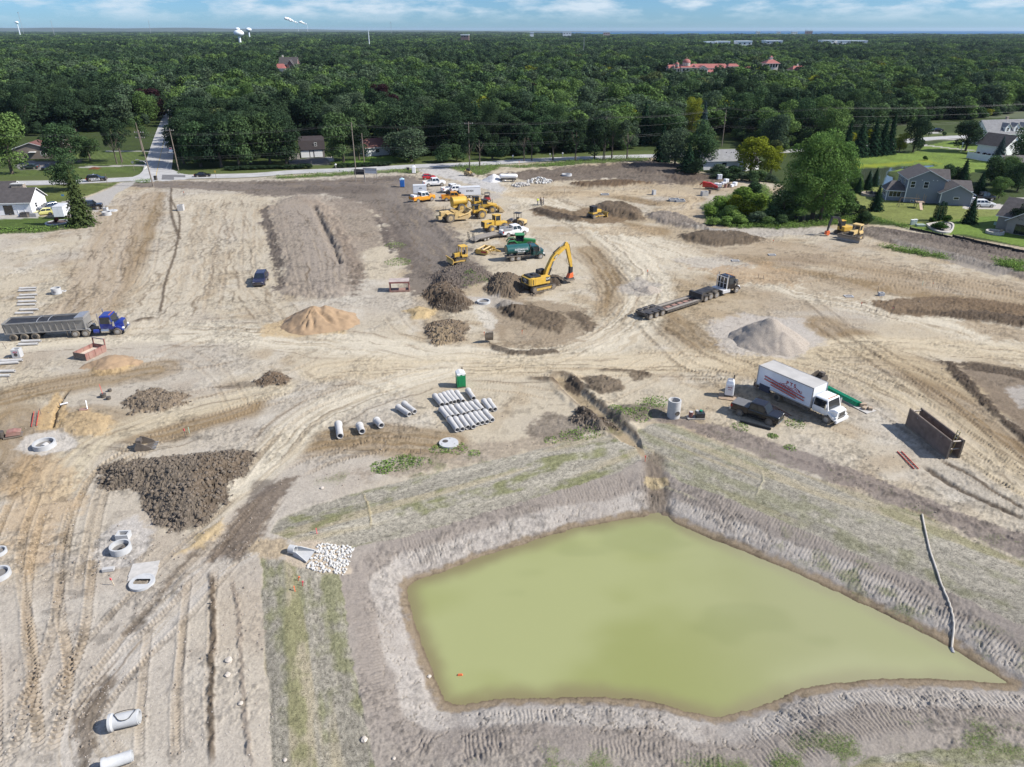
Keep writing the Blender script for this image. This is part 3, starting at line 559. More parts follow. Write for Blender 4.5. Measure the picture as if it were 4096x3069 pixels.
# ---- lawns
LAWN=scol(98,112,58); LAWND=scol(78,94,50)
def lawn(poly,c=LAWN,f=.25,z=21,dirv=(1,.2),stripe=.08):
  m=sub(poly,2); x,y=X[m],Y[m]; sd=sdf(poly,x,y)+wob2[m]*.6; k=sstep(f,-f,sd)
  dv=Vector(dirv).normalized(); ac=-x*dv.y+y*dv.x
  n=fbm(x*.25,y*.25,3,71); fi=fbm(x*2.5,y*2.5,2,72)
  cc=np.asarray(c)[None]*(.8+.4*n)[:,None]*(.8+.4*fi)[:,None]*(1+stripe*np.sign(np.sin(ac*3.2)))[:,None]
  C[m]=C[m]*(1-k[:,None])+cc*k[:,None]; H[m]=H[m]*(1-k)+(n-.5)*.2*k; zz=ZID[m]; zz[sd<0]=z; ZID[m]=zz
# everything past the main road starts as rough woodland floor
FARW=dp((-60,388),(100,386),(340,372),(560,364),(900,350),(1180,338),(1400,332),(1450,345),(1480,360),(1540,378),(1600,385),(1690,400),(1690,430),(1640,430),(1560,430),(1530,455),(1530,485),(1620,490),(1800,485),(1870,484),(1960,490),(2100,515),(2270,545),(2270,250),(-60,250))
lawn(FARW,scol(70,84,42),.5,22,stripe=0)
lawn(tp('T4',(-30,500),(480,500),(820,480),(1240,480),(1260,510),(1180,545),(900,575),(500,595),(-30,605)),scol(96,112,58))
lawn(tp('T4',(480,440),(740,350),(900,340),(1340,340),(1290,440),(1250,465),(760,470)),scol(98,114,60),dirv=(.4,1),stripe=.1)
lawn(tp('T4',(180,655),(480,640),(900,625),(1060,620),(980,660),(780,735),(600,800),(420,800),(200,730)),scol(108,118,64))
lawn(tp('T4',(-30,935),(330,925),(480,925),(720,930),(740,960),(720,1000),(480,1030),(200,1040),(-30,1045)),scol(88,108,50))
lawn(tp('T5',(960,440),(1250,400),(1500,385),(1700,420),(1600,450),(1200,455)),scol(104,134,56),stripe=0)
lawn(tp('T5',(-30,470),(780,470),(790,500),(0,525)),scol(78,92,48),stripe=0)
lawn(tp('T6',(720,100),(1000,80),(1200,100),(900,125)),scol(120,138,60),stripe=0)
LRT=tp('T8',(600,760),(760,660),(960,650),(1100,800),(1680,840),(1900,860),(2250,860),(2250,1120),(1700,1080),(1560,1090),(1300,1040),(1000,960),(860,910),(740,860))
lawn(LRT,scol(134,142,78),dirv=(1,-.5),stripe=.07)
lawn(tp('T8',(1200,1000),(1560,960),(1780,930),(2250,900),(2250,1200),(1700,1085),(1450,1080),(1250,1040)),scol(116,140,62),dirv=(1,.3),stripe=.04)
lawn(tp('T8',(620,390),(860,380),(1290,340),(1320,300),(1560,250),(1880,240),(2250,250),(2250,460),(1900,520),(1500,560),(1000,520),(640,500)),scol(122,144,64),dirv=(1,.1),stripe=.05)
lawn(tp('T8',(620,590),(900,560),(960,650),(800,680),(640,700)),scol(106,132,52),stripe=0)
zone(tp('T8',(640,470),(1000,450),(1350,420),(1500,460),(1250,440),(1000,478),(650,498)),scol(150,158,48),.8,.8,1.5)
LAKE2=tp('T8',(630,500),(800,488),(1000,478),(1250,462),(1400,458),(1445,474),(1300,492),(1120,502),(1015,522),(1005,548),(1060,565),(1065,625),(960,650),(880,640),(760,625),(630,600))
zone(LAKE2,scol(70,80,44),.5,.9,.4,h=-.9,hw=1.5)
# gravel and concrete drives drawn into the surface
DRV=scol(196,192,186)
zone(tp('T4',(860,880),(700,860),(520,840),(490,800),(600,780),(780,750),(980,670),(1090,615),(1210,600),(1180,640),(1030,720),(980,800),(900,850)),scol(192,187,180),.35,.97,.4,z=23)
zone(tp('T4',(-30,905),(330,905),(340,935),(-30,950)),DRV,.2,.9,.2,z=23)
zone(tp('T4',(430,870),(600,800),(720,860),(640,930),(480,930)),scol(160,155,150),.3,.9,.3,z=23)
zone(tp('T4',(130,470),(250,430),(440,435),(700,430),(710,420),(720,440),(520,465),(500,510),(180,510)),scol(152,148,148),.3,.9,.3,z=23)
for a,b,wd_ in (((700,487),(1290,465),1.3),((930,345),(1370,340),1.2),((1240,436),(1330,422),1.2)):
  p=tp('T4',a,b); q=(p[1]-p[0]).normalized(); nn=Vector((-q.y,q.x,0))*wd_; zone([p[0]+nn,p[1]+nn,p[1]-nn,p[0]-nn],DRV,.3,.9,.2,z=23)
zone(tp('T5',(560,420),(880,395),(970,495),(800,500),(740,450),(570,460)),scol(128,124,122),.3,.95,.2,z=23)
zone(tp('T5',(890,395),(950,390),(970,430),(930,440)),DRV,.2,.9,.2,z=23)
zone(tp('T8',(1660,845),(1740,800),(1900,810),(2060,820),(2080,790),(2140,760),(2250,750),(2250,850),(2080,860),(1700,862)),scol(212,206,198),.15,.97,.15,z=23)
zone(tp('T8',(1310,190),(1400,170),(1560,190),(1580,215),(1900,190),(1880,225),(1560,245),(1310,250),(1310,225),(1460,215),(1310,200)),scol(204,200,196),.4,.95,.3,z=23)
zone(tp('T8',(1310,284),(1500,306),(1780,338),(1780,346),(1500,316),(1310,296)),DRV,.3,.9,.3,z=23)
zone(tp('T4',(780,500),(830,485),(900,495),(860,508),(800,510)),scol(128,70,50),.3,.95,.3,h=.3,hw=1,z=24)
# weed fringe between road and site, and reeds
for po in (tp('T5',(350,580),(900,545),(1140,530),(1160,555),(900,570),(500,590)),tp('T5',(1330,525),(1600,500),(1700,520),(1700,545),(1500,535),(1340,540)),tp('T6',(540,200),(640,170),(1000,165),(1300,170),(1933,120),(1933,165),(1400,200),(1100,190),(930,285),(820,265),(700,250)),
           tp('T7',(0,440),(300,420),(640,395),(870,400),(880,430),(600,440),(0,470)),tp('T7',(1350,820),(1450,790),(1700,690),(1900,640),(2000,780),(2212,1000),(2212,1012),(1900,1030),(1560,1020),(1380,960)),tp('T8',(0,1020),(200,1000),(460,960),(640,930),(860,930),(1180,1010),(1190,1040),(840,960),(450,1010),(0,1040)),
           tp('S6',(780,330),(960,350),(1400,430),(1500,470),(1300,450),(1000,400)),tp('S6',(1900,480),(2250,520),(2250,610),(1950,560)),tp('T4',(1200,600),(1330,600),(1340,625),(1210,630)),tp('T4',(0,1040),(500,1030),(740,1000),(720,1030),(300,1070),(0,1075))):
  zone(po,scol(84,102,50),.8,.85,1.5,grass=1.0)
H *= np.clip((np.minimum(np.minimum(UU-us[0],us[-1]-UU),VV-vs_[0])+1)/24,0,1)
# small-scale relief everywhere
rg=sstep(.42,.66,fbm(X*.22,Y*.22,4,101)); c1=fbm(X*2.4+wob1,Y*2.4,3,102); c2=fbm(X*5.2,Y*5.2,2,103); site=np.where(ZID<20,1.0,np.where(ZID == 20,.25,0.0))
H += (sstep(.45,.65,c1)*.05+sstep(.5,.66,c2)*.04)*(.15+.85*rg)*site*sstep(.2,1.2,pdx)
C *= (1-.26*sstep(.52,.64,c1)*rg*(ZID<20))[...,None]; C *= (1-.20*sstep(.56,.68,c2)*(.4+.6*rg)*(ZID<20))[...,None]
c3=sstep(.60,.70,fbm(X*1.1+wob2*2,Y*1.1,5,105))*sstep(.46,.6,fbm(X*.13,Y*.13,3,106)); C *= (1-.30*c3*(ZID<3)*(pdx>7))[...,None]
H += (fbm(X*7.5,Y*7.5,2,88)-.5)*.035*np.where(ZID >= 20,.3,1.0)
C *= (.93+.14*fbm(X*2.2,Y*2.2,4,89))[...,None]
# machines stand on levelled ground
for _t,_x,_y,_r in (('S4',1415,512,2.6),('S4',1330,530,2.0),('S4',1490,495,2.0),('S8',1080,640,2.6),('S8',1000,610,2.2),('S8',1160,670,2.2)):
  _c=T(_t,_x,_y); _d=np.hypot(X-_c.x,Y-_c.y); _k=sstep(_r+.9,_r-.2,_d); H=H*(1-_k)+np.minimum(H,.03)*_k
# road bed: flatten the ground under the carriageways
ROAD=cr(tp('T4',(-400,655),(0,630),(500,620),(1000,598),(1500,574),(2212,556))+tp('T5',(600,528),(1157,505),(1700,476),(2212,456))+tp('T7',(0,416),(400,401),(870,386),(1400,372))+tp('T8',(700,310),(1310,238),(1900,205),(2500,180)),8)
SIDE=cr(tp('T4',(1380,580),(1392,510),(1440,300),(1500,90))+dp((386,215),(405,150),(424,102),(436,84)),8)
for p_,w_ in ((ROAD,3.4),(SIDE,3.5)):
  m=sub(p_,w_+4); d,ss,L=pline(p_,X[m],Y[m]); k=sstep(w_+1.6,w_+.5,np.abs(d)); H[m]=H[m]*(1-k)-.06*k
  if p_ is ROAD: mixc(scol(96,108,60),sstep(-.5,.5,d-w_)*sstep(w_+9,w_+6.5,d),m)
  if p_ is ROAD: mixc(scol(120,124,84),sstep(w_+1.6,w_+.4,np.abs(d))*.6,m)
def gz(x,y):                                     # height of the terrain at a point
  d=Vector((x,y,-CAM_H)); b_=d.y*_sp*-1; zc=d.y*_cp+CAM_H*_sp; yc=d.y*_sp-CAM_H*_cp
  u=IW/2+FD*x/zc; v=IH/2-FD*yc/zc
  i=int(np.clip(np.searchsorted(vs_,v),0,NR-1)); j=int(np.clip(round((u-us[0])/4),0,NC-1)); return float(H[i,j])
def on(p,dz=0.0): return Vector((p[0],p[1],gz(p[0],p[1])+dz))
# ---- build the sheets: one per kind of surface, so piles, strips and lawns are objects of their own
def ground_mat(name,bump=.5,fine=9.0,rough=.95,var=.12):
  m=bpy.data.materials.new(name); m.use_nodes=True; t=m.node_tree; b=t.nodes['Principled BSDF']; b.inputs['Roughness'].default_value=rough; b.inputs['Specular IOR Level'].default_value=.15
  at=t.nodes.new('ShaderNodeAttribute'); at.attribute_name='Col'; tc=t.nodes.new('ShaderNodeTexCoord')
  n=t.nodes.new('ShaderNodeTexNoise'); n.inputs['Scale'].default_value=fine; n.inputs['Detail'].default_value=5; n.inputs['Roughness'].default_value=.65; t.links.new(tc.outputs['Object'],n.inputs['Vector'])
  mr=t.nodes.new('ShaderNodeMapRange'); mr.inputs[1].default_value=.3; mr.inputs[2].default_value=.7; mr.inputs[3].default_value=1-var; mr.inputs[4].default_value=1+var; t.links.new(n.outputs[0],mr.inputs[0])
  mx=t.nodes.new('ShaderNodeMix'); mx.data_type='RGBA'; mx.blend_type='MULTIPLY'; mx.inputs[0].default_value=1; t.links.new(at.outputs['Color'],mx.inputs[6]); t.links.new(mr.outputs[0],mx.inputs[7]); t.links.new(mx.outputs[2],b.inputs['Base Color'])
  n5=t.nodes.new('ShaderNodeTexNoise'); n5.inputs['Scale'].default_value=fine*.42; n5.inputs['Detail'].default_value=8; n5.inputs['Roughness'].default_value=.72; t.links.new(tc.outputs['Object'],n5.inputs['Vector']); r5=t.nodes.new('ShaderNodeMapRange'); r5.inputs[1].default_value=.54; r5.inputs[2].default_value=.64; r5.inputs[3].default_value=1.0; r5.inputs[4].default_value=1-var*1.3; t.links.new(n5.outputs[0],r5.inputs[0])
  m5=t.nodes.new('ShaderNodeMix'); m5.data_type='RGBA'; m5.blend_type='MULTIPLY'; m5.inputs[0].default_value=1; t.links.new(mx.outputs[2],m5.inputs[6]); t.links.new(r5.outputs[0],m5.inputs[7]); t.links.new(m5.outputs[2],b.inputs['Base Color'])
  bp=t.nodes.new('ShaderNodeBump'); bp.inputs['Strength'].default_value=bump; bp.inputs['Distance'].default_value=.04; t.links.new(n.outputs[0],bp.inputs['Height']); t.links.new(bp.outputs[0],b.inputs['Normal']); return m
def sheet(name,fmask,m,smooth=True):
  fi=np.nonzero(fmask); a=fi[0]*NC+fi[1]
  q=np.stack([a+NC,a+NC+1,a+1,a],1)
  used,inv=np.unique(q,return_inverse=True); inv=inv.reshape(q.shape)
  me=bpy.data.meshes.new(name); nv,nf=len(used),len(q)
  co=np.stack([X.ravel()[used],Y.ravel()[used],H.ravel()[used]],1).astype(np.float32)
  me.vertices.add(nv); me.vertices.foreach_set('co',co.ravel()); me.loops.add(nf*4); me.loops.foreach_set('vertex_index',inv.astype(np.int32).ravel())
  me.polygons.add(nf); me.polygons.foreach_set('loop_start',np.arange(0,nf*4,4,dtype=np.int32)); me.polygons.foreach_set('use_smooth',np.full(nf,smooth))
  ca=me.attributes.new('Col','FLOAT_COLOR','POINT'); c4=np.ones((nv,4),np.float32); c4[:,:3]=np.clip(C.reshape(-1,3)[used],.01,.9); ca.data.foreach_set('color',c4.ravel())
  me.update(); me.materials.append(m); return link(name,me)
FZ=ZID[:-1,:-1]
GM=ground_mat('soil',.9,7,.95,.13); GL=ground_mat('turf',.8,14,.95,.25); GB=ground_mat('straw',1.0,13,.95,.42); GD=ground_mat('dirt',.9,7,.97,.2)
tag(sheet('ground',~np.isin(FZ,list(range(3,12))+[20,21,22,23,24]),GM),kind='structure')
tag(sheet('lawn',FZ == 21,GL),kind='structure'); tag(sheet('woodland_floor',FZ == 22,GL),kind='structure'); tag(sheet('driveway',FZ == 23,GM),kind='structure')
tag(sheet('seeded_strip',FZ == 20,GB),kind='structure')
tag(sheet('mulch_pile',FZ == 24,GD),'low red-brown mulch pile on the lawn by the intersection','mulch pile')
for z,lb in ((3,'brown dirt mound with tyre marks below the yellow excavator, left of the steel bucket'),(4,'dark brown dirt mound left of the open manhole'),(5,'tall dark dirt mound behind the yellow excavator\'s engine'),
              (6,'low dark dirt heap under the yellow excavator\'s boom'),(7,'black topsoil heap under the small yellow bulldozer'),(8,'lumpy brown clay heap right of the standing wheelbarrow spot'),
              (9,'small brown dirt mound between the sand pile and the clay heaps'),(10,'large heap of dark wet clay lumps at lower left'),(11,'dark wet spoil heap left of the narrow trench')):
  if (FZ == z).any(): tag(sheet('dirt_mound',FZ == z,GD,False),lb,'dirt mound','dirt mounds on the building site')
# far land, out to the horizon, with the fine sheet's outline left open
c00=(X[-1,0],Y[-1,0]); c10=(X[-1,-1],Y[-1,-1]); c01=(X[0,0],Y[0,0]); c11=(X[0,-1],Y[0,-1])
FX=26000.0
mb=MB(); fl=[(c01[0]*1.0,c01[1]-3,-.25),(c11[0]*1.0,c11[1]-3,-.25)]
mb.add([fl[0],fl[1],(FX,FX,-.25),(-FX,FX,-.25)],[(0,1,2,3)])
mb.add([(c00[0]-.5,c00[1],-.25),fl[0],(-FX,FX,-.25),(-FX,-400,-.25)],[(0,1,2,3)]); mb.add([fl[1],(c10[0]+.5,c10[1],-.25),(FX,-400,-.25),(FX,FX,-.25)],[(0,1,2,3)])
mb.add([(c00[0]-.5,c00[1]+.3,-.25),(-FX,-400,-.25),(FX,-400,-.25),(c10[0]+.5,c10[1]+.3,-.25)],[(0,1,2,3)])
def land_mat():
  m=mat('farmland',(.06,.075,.03),.95,0,.35,.02); return m
tag(mb.build('terrain',land_mat()),kind='structure')
# ---- the pond's murky water
def water(name,poly,z,rgb,rgb2,rough,sc):
  mb=MB(); mb.add([(p[0],p[1],z) for p in poly],[tuple(range(len(poly)))]); m=bpy.data.materials.new(name+'_water'); m.use_nodes=True; t=m.node_tree; b=t.nodes['Principled BSDF']
  tc=t.nodes.new('ShaderNodeTexCoord'); n=t.nodes.new('ShaderNodeTexNoise'); n.inputs['Scale'].default_value=sc; n.inputs['Detail'].default_value=4; n.inputs['Distortion'].default_value=.6; t.links.new(tc.outputs['Object'],n.inputs['Vector'])
  rp=t.nodes.new('ShaderNodeValToRGB'); rp.color_ramp.elements[0].position=.35; rp.color_ramp.elements[1].position=.68; rp.color_ramp.elements[0].color=(*rgb2,1); rp.color_ramp.elements[1].color=(*rgb,1)
  t.links.new(n.outputs[0],rp.inputs[0]); t.links.new(rp.outputs[0],b.inputs['Base Color']); b.inputs['Roughness'].default_value=rough; b.inputs['IOR'].default_value=1.33
  n2=t.nodes.new('ShaderNodeTexNoise'); n2.inputs['Scale'].default_value=5; n2.inputs['Detail'].default_value=3; t.links.new(tc.outputs['Object'],n2.inputs['Vector'])
  bp=t.nodes.new('ShaderNodeBump'); bp.inputs['Strength'].default_value=.04; bp.inputs['Distance'].default_value=.02; t.links.new(n2.outputs[0],bp.inputs['Height']); t.links.new(bp.outputs[0],b.inputs['Normal'])
  return tag(mb.build(name,m),kind='structure')
def grow(poly,e):
  n=len(poly); o=[]
  for i in range(n):
    a,b=poly[i-1],poly[(i+1) % n]; q=Vector((b[0]-a[0],b[1]-a[1])).normalized(); o.append((poly[i][0]-q.y*e*1,poly[i][1]+q.x*e*1))
  return o
water('small_lake',LAKE2,-.28,(.060,.075,.045),(.050,.062,.040),.06,.05)
# the pond: colour follows the depth and the silt that clouds it
s4=(slice(None,None,3),slice(None,None,3)); xs4,ys4,pd4=X[s4],Y[s4],pdx[s4]; nr4,nc4=xs4.shape
dpt=sstep(.1,-1.5,pd4+(fbm(xs4*.5,ys4*.5,3,121)-.5)*.8); cl=fbm(xs4*.075,ys4*.12,4,122); tipk=sstep(9,24,xs4)
cw=scol(162,153,108)*(1-dpt[...,None])+(scol(176,181,112)*(1-sstep(.34,.68,cl)[...,None])+scol(192,196,134)*sstep(.34,.68,cl)[...,None])*dpt[...,None]; cw=cw*(1-tipk[...,None]*.55)+scol(198,197,156)*tipk[...,None]*.55
dk4=sstep(.62,.74,fbm(xs4*.11+3,ys4*.2,3,123))[...,None]*.22; cw=cw*(1-dk4)+scol(150,158,100)*dk4
keep4=pd4<1.1; a4=(np.arange(nr4-1)[:,None]*nc4+np.arange(nc4-1)[None]); q4=np.stack([a4+nc4,a4+nc4+1,a4+1,a4],-1).reshape(-1,4); q4=q4[keep4.ravel()[q4].all(1)]
us4,iv4=np.unique(q4,return_inverse=True); me=bpy.data.meshes.new('pond'); me.from_pydata(np.stack([xs4.ravel()[us4],ys4.ravel()[us4],np.full(len(us4),ZP)],1).tolist(),[],iv4.reshape(q4.shape).tolist())
ca=me.attributes.new('Col','FLOAT_COLOR','POINT'); c4=np.ones((len(us4),4),np.float32); c4[:,:3]=(cw*.79+cw.mean(-1,keepdims=True)*np.array([1.04,1.03,.80])*.05).reshape(-1,3)[us4]; ca.data.foreach_set('color',c4.ravel())
pm_=bpy.data.materials.new('murky_water'); pm_.use_nodes=True; t=pm_.node_tree; b=t.nodes['Principled BSDF']; at=t.nodes.new('ShaderNodeAttribute'); at.attribute_name='Col'; t.links.new(at.outputs['Color'],b.inputs['Base Color']); b.inputs['Roughness'].default_value=.08; b.inputs['IOR'].default_value=1.33
tc=t.nodes.new('ShaderNodeTexCoord'); n2=t.nodes.new('ShaderNodeTexNoise'); n2.inputs['Scale'].default_value=3.5; n2.inputs['Detail'].default_value=4; t.links.new(tc.outputs['Object'],n2.inputs['Vector']); bp=t.nodes.new('ShaderNodeBump'); bp.inputs['Strength'].default_value=.12; bp.inputs['Distance'].default_value=.03; t.links.new(n2.outputs[0],bp.inputs['Height']); t.links.new(bp.outputs[0],b.inputs['Normal'])
me.materials.append(pm_); tag(link('pond',me),kind='structure')
# ================================================================== ROADS
def ribbon(name,line,hw,z,m,kind='structure'):
  mb=MB(); n=len(line); L,Rr=[],[]
  for i,p in enumerate(line):
    a,b=line[max(i-1,0)],line[min(i+1,n-1)]; t=Vector((b[0]-a[0],b[1]-a[1])).normalized(); q=Vector((-t.y,t.x))
    L.append((p[0]+q.x*hw,p[1]+q.y*hw,z)); Rr.append((p[0]-q.x*hw,p[1]-q.y*hw,z))
  mb.add(L+Rr,[(i,n+i,n+i+1,i+1) for i in range(n-1)]); return tag(mb.build(name,m),kind=kind)
ASP=mat('asphalt',(.36,.355,.345),.9,0,.14,.35,.2); ASP2=mat('asphalt_dark',(.13,.128,.13),.9,0,.15,.8,.2); PAINT=mat('road_paint',(.62,.60,.52),.8,0,.2,2); PAINTY=mat('road_paint_yellow',(.45,.33,.10),.8,0,.2,2)
ribbon('road',ROAD,3.3,.02,ASP); ribbon('side_road',SIDE,4.0,.026,ASP)
jn=tp('T4',(1100,602),(1235,548),(1288,492),(1310,450),(1494,462),(1520,505),(1620,545),(1780,566),(1600,602),(1250,620)); mb=MB(); mb.add([(p.x,p.y,.032) for p in jn],[tuple(range(len(jn)))]); tag(mb.build('road_junction',ASP),kind='structure')
ribbon('centre_line',[p for p in SIDE[4:26]],.09,.034,PAINTY)
pt=tp('T4',(1435,552),(1640,556),(1640,576),(1540,574),(1540,598),(1430,596)); mb=MB(); mb.add([(p.x,p.y,.038) for p in pt],[tuple(range(6))]); tag(mb.build('asphalt_patch',ASP2),kind='structure')
for a,b in (((1272,538),(1385,535)),((1278,506),(1330,445)),((1330,440),(1392,434)),((1500,440),(1470,495))):
  pq=tp('T4',a,b); ribbon('stop_line',[(p.x,p.y) for p in pq],.2,.040,PAINT)
# ================================================================== VEGETATION
def leafmat(name,c0,c1,tr=.25,hv=.25):
  m=bpy.data.materials.new(name); m.use_nodes=True; t=m.node_tree; t.nodes.clear(); o=t.nodes.new('ShaderNodeOutputMaterial')
  oi=t.nodes.new('ShaderNodeObjectInfo'); at=t.nodes.new('ShaderNodeAttribute'); at.attribute_name='tone'
  mx=t.nodes.new('ShaderNodeMix'); mx.data_type='RGBA'; mx.inputs[6].default_value=(*c0,1); mx.inputs[7].default_value=(*c1,1); t.links.new(oi.outputs['Random'],mx.inputs[0])
  mr=t.nodes.new('ShaderNodeMapRange'); mr.inputs[3].default_value=.55; mr.inputs[4].default_value=1.5; t.links.new(at.outputs['Fac'],mr.inputs[0])
  m2=t.nodes.new('ShaderNodeMix'); m2.data_type='RGBA'; m2.blend_type='MULTIPLY'; m2.inputs[0].default_value=1; t.links.new(mx.outputs[2],m2.inputs[6]); t.links.new(mr.outputs[0],m2.inputs[7])
  d=t.nodes.new('ShaderNodeBsdfDiffuse'); tl=t.nodes.new('ShaderNodeBsdfTranslucent'); ms=t.nodes.new('ShaderNodeMixShader'); ms.inputs[0].default_value=tr
  t.links.new(m2.outputs[2],d.inputs[0]); t.links.new(m2.outputs[2],tl.inputs[0]); t.links.new(d.outputs[0],ms.inputs[1]); t.links.new(tl.outputs[0],ms.inputs[2]); t.links.new(ms.outputs[0],o.inputs[0]); MATS[name]=m; return m
LM=dict(dark=leafmat('leaf_dark',(.028,.050,.028),(.042,.068,.034)),mid=leafmat('leaf_mid',(.050,.090,.040),(.074,.118,.048)),light=leafmat('leaf_light',(.088,.148,.048),(.120,.185,.056)),yellow=leafmat('leaf_yellow',(.17,.20,.022),(.21,.22,.03)),
          olive=leafmat('leaf_olive',(.060,.085,.030),(.085,.105,.045)),grey=leafmat('leaf_grey',(.062,.095,.055),(.085,.120,.068)),spruce=leafmat('needle_dark',(.016,.038,.020),(.024,.050,.026),.1),blue=leafmat('needle_blue',(.045,.075,.072),(.06,.09,.085),.1),purple=leafmat('leaf_purple',(.030,.014,.018),(.04,.02,.022)),
          weed=leafmat('leaf_weed',(.15,.24,.06),(.20,.29,.08),.35),brush=leafmat('leaf_brush',(.15,.25,.055),(.20,.29,.06),.4),poplar=leafmat('leaf_poplar',(.085,.165,.045),(.12,.20,.055),.3),hedge=leafmat('leaf_hedge',(.04,.085,.02),(.05,.1,.025)))
BARK=mat('bark',(.11,.09,.07),.95,0,.3,4,.4)
def quads(name,ctr,nrm,size,tone,m,elong=1.0):
  n=len(ctr); rs=np.random.RandomState(n); nrm=nrm/np.maximum(np.linalg.norm(nrm,axis=1,keepdims=True),1e-6)
  r=rs.normal(size=(n,3)); t=np.cross(nrm,r); t /= np.maximum(np.linalg.norm(t,axis=1,keepdims=True),1e-6); b=np.cross(nrm,t)
  s=size[:,None]; v=np.stack([ctr-t*s-b*s*elong*.6,ctr+t*s*.9-b*s*.5*elong,ctr+t*s*.8+b*s*elong,ctr-t*s*.7+b*s*.8*elong],1).reshape(-1,3)
  me=bpy.data.meshes.new(name); me.vertices.add(n*4); me.vertices.foreach_set('co',v.astype(np.float32).ravel()); me.loops.add(n*4); me.loops.foreach_set('vertex_index',np.arange(n*4,dtype=np.int32)); me.polygons.add(n); me.polygons.foreach_set('loop_start',np.arange(0,n*4,4,dtype=np.int32))
  a=me.attributes.new('tone','FLOAT','FACE'); a.data.foreach_set('value',tone.astype(np.float32)); me.update(); me.validate(); me.materials.append(m); return me
def crown(seed,n,leaf,shape='round',m=None):
  """unit tree: height 1, crown radius about .36; leaf clumps on the shells of many lobes"""
  rs=np.random.RandomState(seed); C_,N_,S_,T_=[],[],[],[]
  if shape in ('round','tall','bush','open'):
    nl={'round': 17,'tall': 30,'bush': 11,'open': 15}[shape]; lobes=[]
    for i in range(nl):
      a=rs.uniform(0,6.283); zz=rs.uniform(0,1)
      if shape == 'tall': z=.10+.82*zz; e=.22*math.sqrt(max(1-(abs(z-.45)/.55)**2,.05)); rr=rs.uniform(.3,1.15)*e; r=rs.uniform(.06,.13)
      elif shape == 'bush': z=.22+.5*zz; e=.30*(1-.6*zz); rr=rs.uniform(.2,1)*e; r=rs.uniform(.14,.24)
      elif shape == 'open': z=.40+.48*zz; e=.30*math.sqrt(max(1-((z-.6)/.42)**2,.1)); rr=rs.uniform(.5,1)*e; r=rs.uniform(.07,.13)
      else: z=.16+.68*zz; e=.29*math.sqrt(max(1-((z-.44)/.5)**2,.1)); rr=rs.uniform(.35,1)*e; r=rs.uniform(.10,.20)
      lobes.append((rr*math.cos(a),rr*math.sin(a),z,r))
    if shape != 'open': lobes.append((0,0,.58 if shape != 'bush' else .35,.22))
    w=np.array([l[3]**2 for l in lobes]); idx=rs.choice(len(lobes),n,p=w/w.sum()); lb=np.array(lobes)[idx]
    d=rs.normal(size=(n,3)); d[:,2]=d[:,2]+.35; d /= np.linalg.norm(d,axis=1,keepdims=True)
    rad=lb[:,3:4]*np.where(rs.rand(n,1)<.78,rs.uniform(.82,1.12,(n,1)),rs.uniform(.3,.85,(n,1)))
    ctr=lb[:,:3]+d*rad*np.array([1,1,.85]); nrm=d+rs.normal(size=(n,3))*.55
    tone=np.clip(.5+rs.normal(size=n)*.2+(rs.rand(len(lobes))[idx]-.5)*.35,0,1)
    return ctr,nrm,rs.uniform(.55,1.25,n)*leaf,tone
  if shape in ('spruce','column'):
    z=rs.rand(n)**.75 if shape == 'spruce' else rs.rand(n); z=.04+.95*(1-z) if shape == 'spruce' else z*.98
    tier=np.floor(z*13)/13; rmax=(.30*(1.02-z)+.02*np.sin(z*80)) if shape == 'spruce' else .17*np.sqrt(np.clip(1-((z-.45)/.56)**2,.02,1))
    a=rs.uniform(0,6.283,n); br=.75+.3*np.sin(a*7+tier*40) if shape == 'spruce' else 1.0
    rr=rmax*np.sqrt(rs.uniform(.25,1,n))*br; ctr=np.stack([rr*np.cos(a),rr*np.sin(a),z-(rr*.25 if shape == 'spruce' else 0)],1)
    nrm=np.stack([np.cos(a),np.sin(a),np.full(n,.8)],1)+rs.normal(size=(n,3))*.4
    return ctr,nrm,rs.uniform(.6,1.2,n)*leaf*(.6+.6*(1-z)),np.clip(.5+rs.normal(size=n)*.22,0,1)
def trunk(seed,shape):
  rs=random.Random(seed); mb=MB()
  if shape in ('spruce','column'): mb.cyl((0,0,-.02),(0,0,.9),.017,.004,7)
  elif shape == 'bush':
    for i in range(4): a=i*1.6; mb.cyl((0,0,-.02),(.12*math.cos(a),.12*math.sin(a),.4),.018,.007,5)
  else:
    mb.tube([(0,0,-.02),(.004,.0,.15),(-.006,.008,.32),(.0,.0,.62)],[.026,.020,.016,.006],8)
    for i in range(6):
      a=i*1.05+rs.uniform(-.3,.3); z=rs.uniform(.22,.45); mb.tube([(0,0,z),(.10*math.cos(a),.10*math.sin(a),z+.12),(.19*math.cos(a),.19*math.sin(a),z+.26)],[.010,.007,.003],5)
  return mb.mesh('trunk',BARK,True)
PROTO={}
for k,(shape,n,leaf,cnt) in dict(round=('round',6500,.0145,4),tall=('tall',11000,.0080,2),bush=('bush',2600,.028,3),open=('open',2400,.014,2),spruce=('spruce',5000,.017,2),column=('column',2200,.018,1)).items():
  PROTO[k]=[(quads('crown',*crown(100+i*7+len(k),n,leaf,shape),LM['mid']),trunk(i,shape)) for i in range(cnt)]
KN=dict(round='broadleaf_tree',tall='poplar_tree',bush='shrub',open='young_tree',spruce='spruce_tree',column='arborvitae')
_tc=[0]
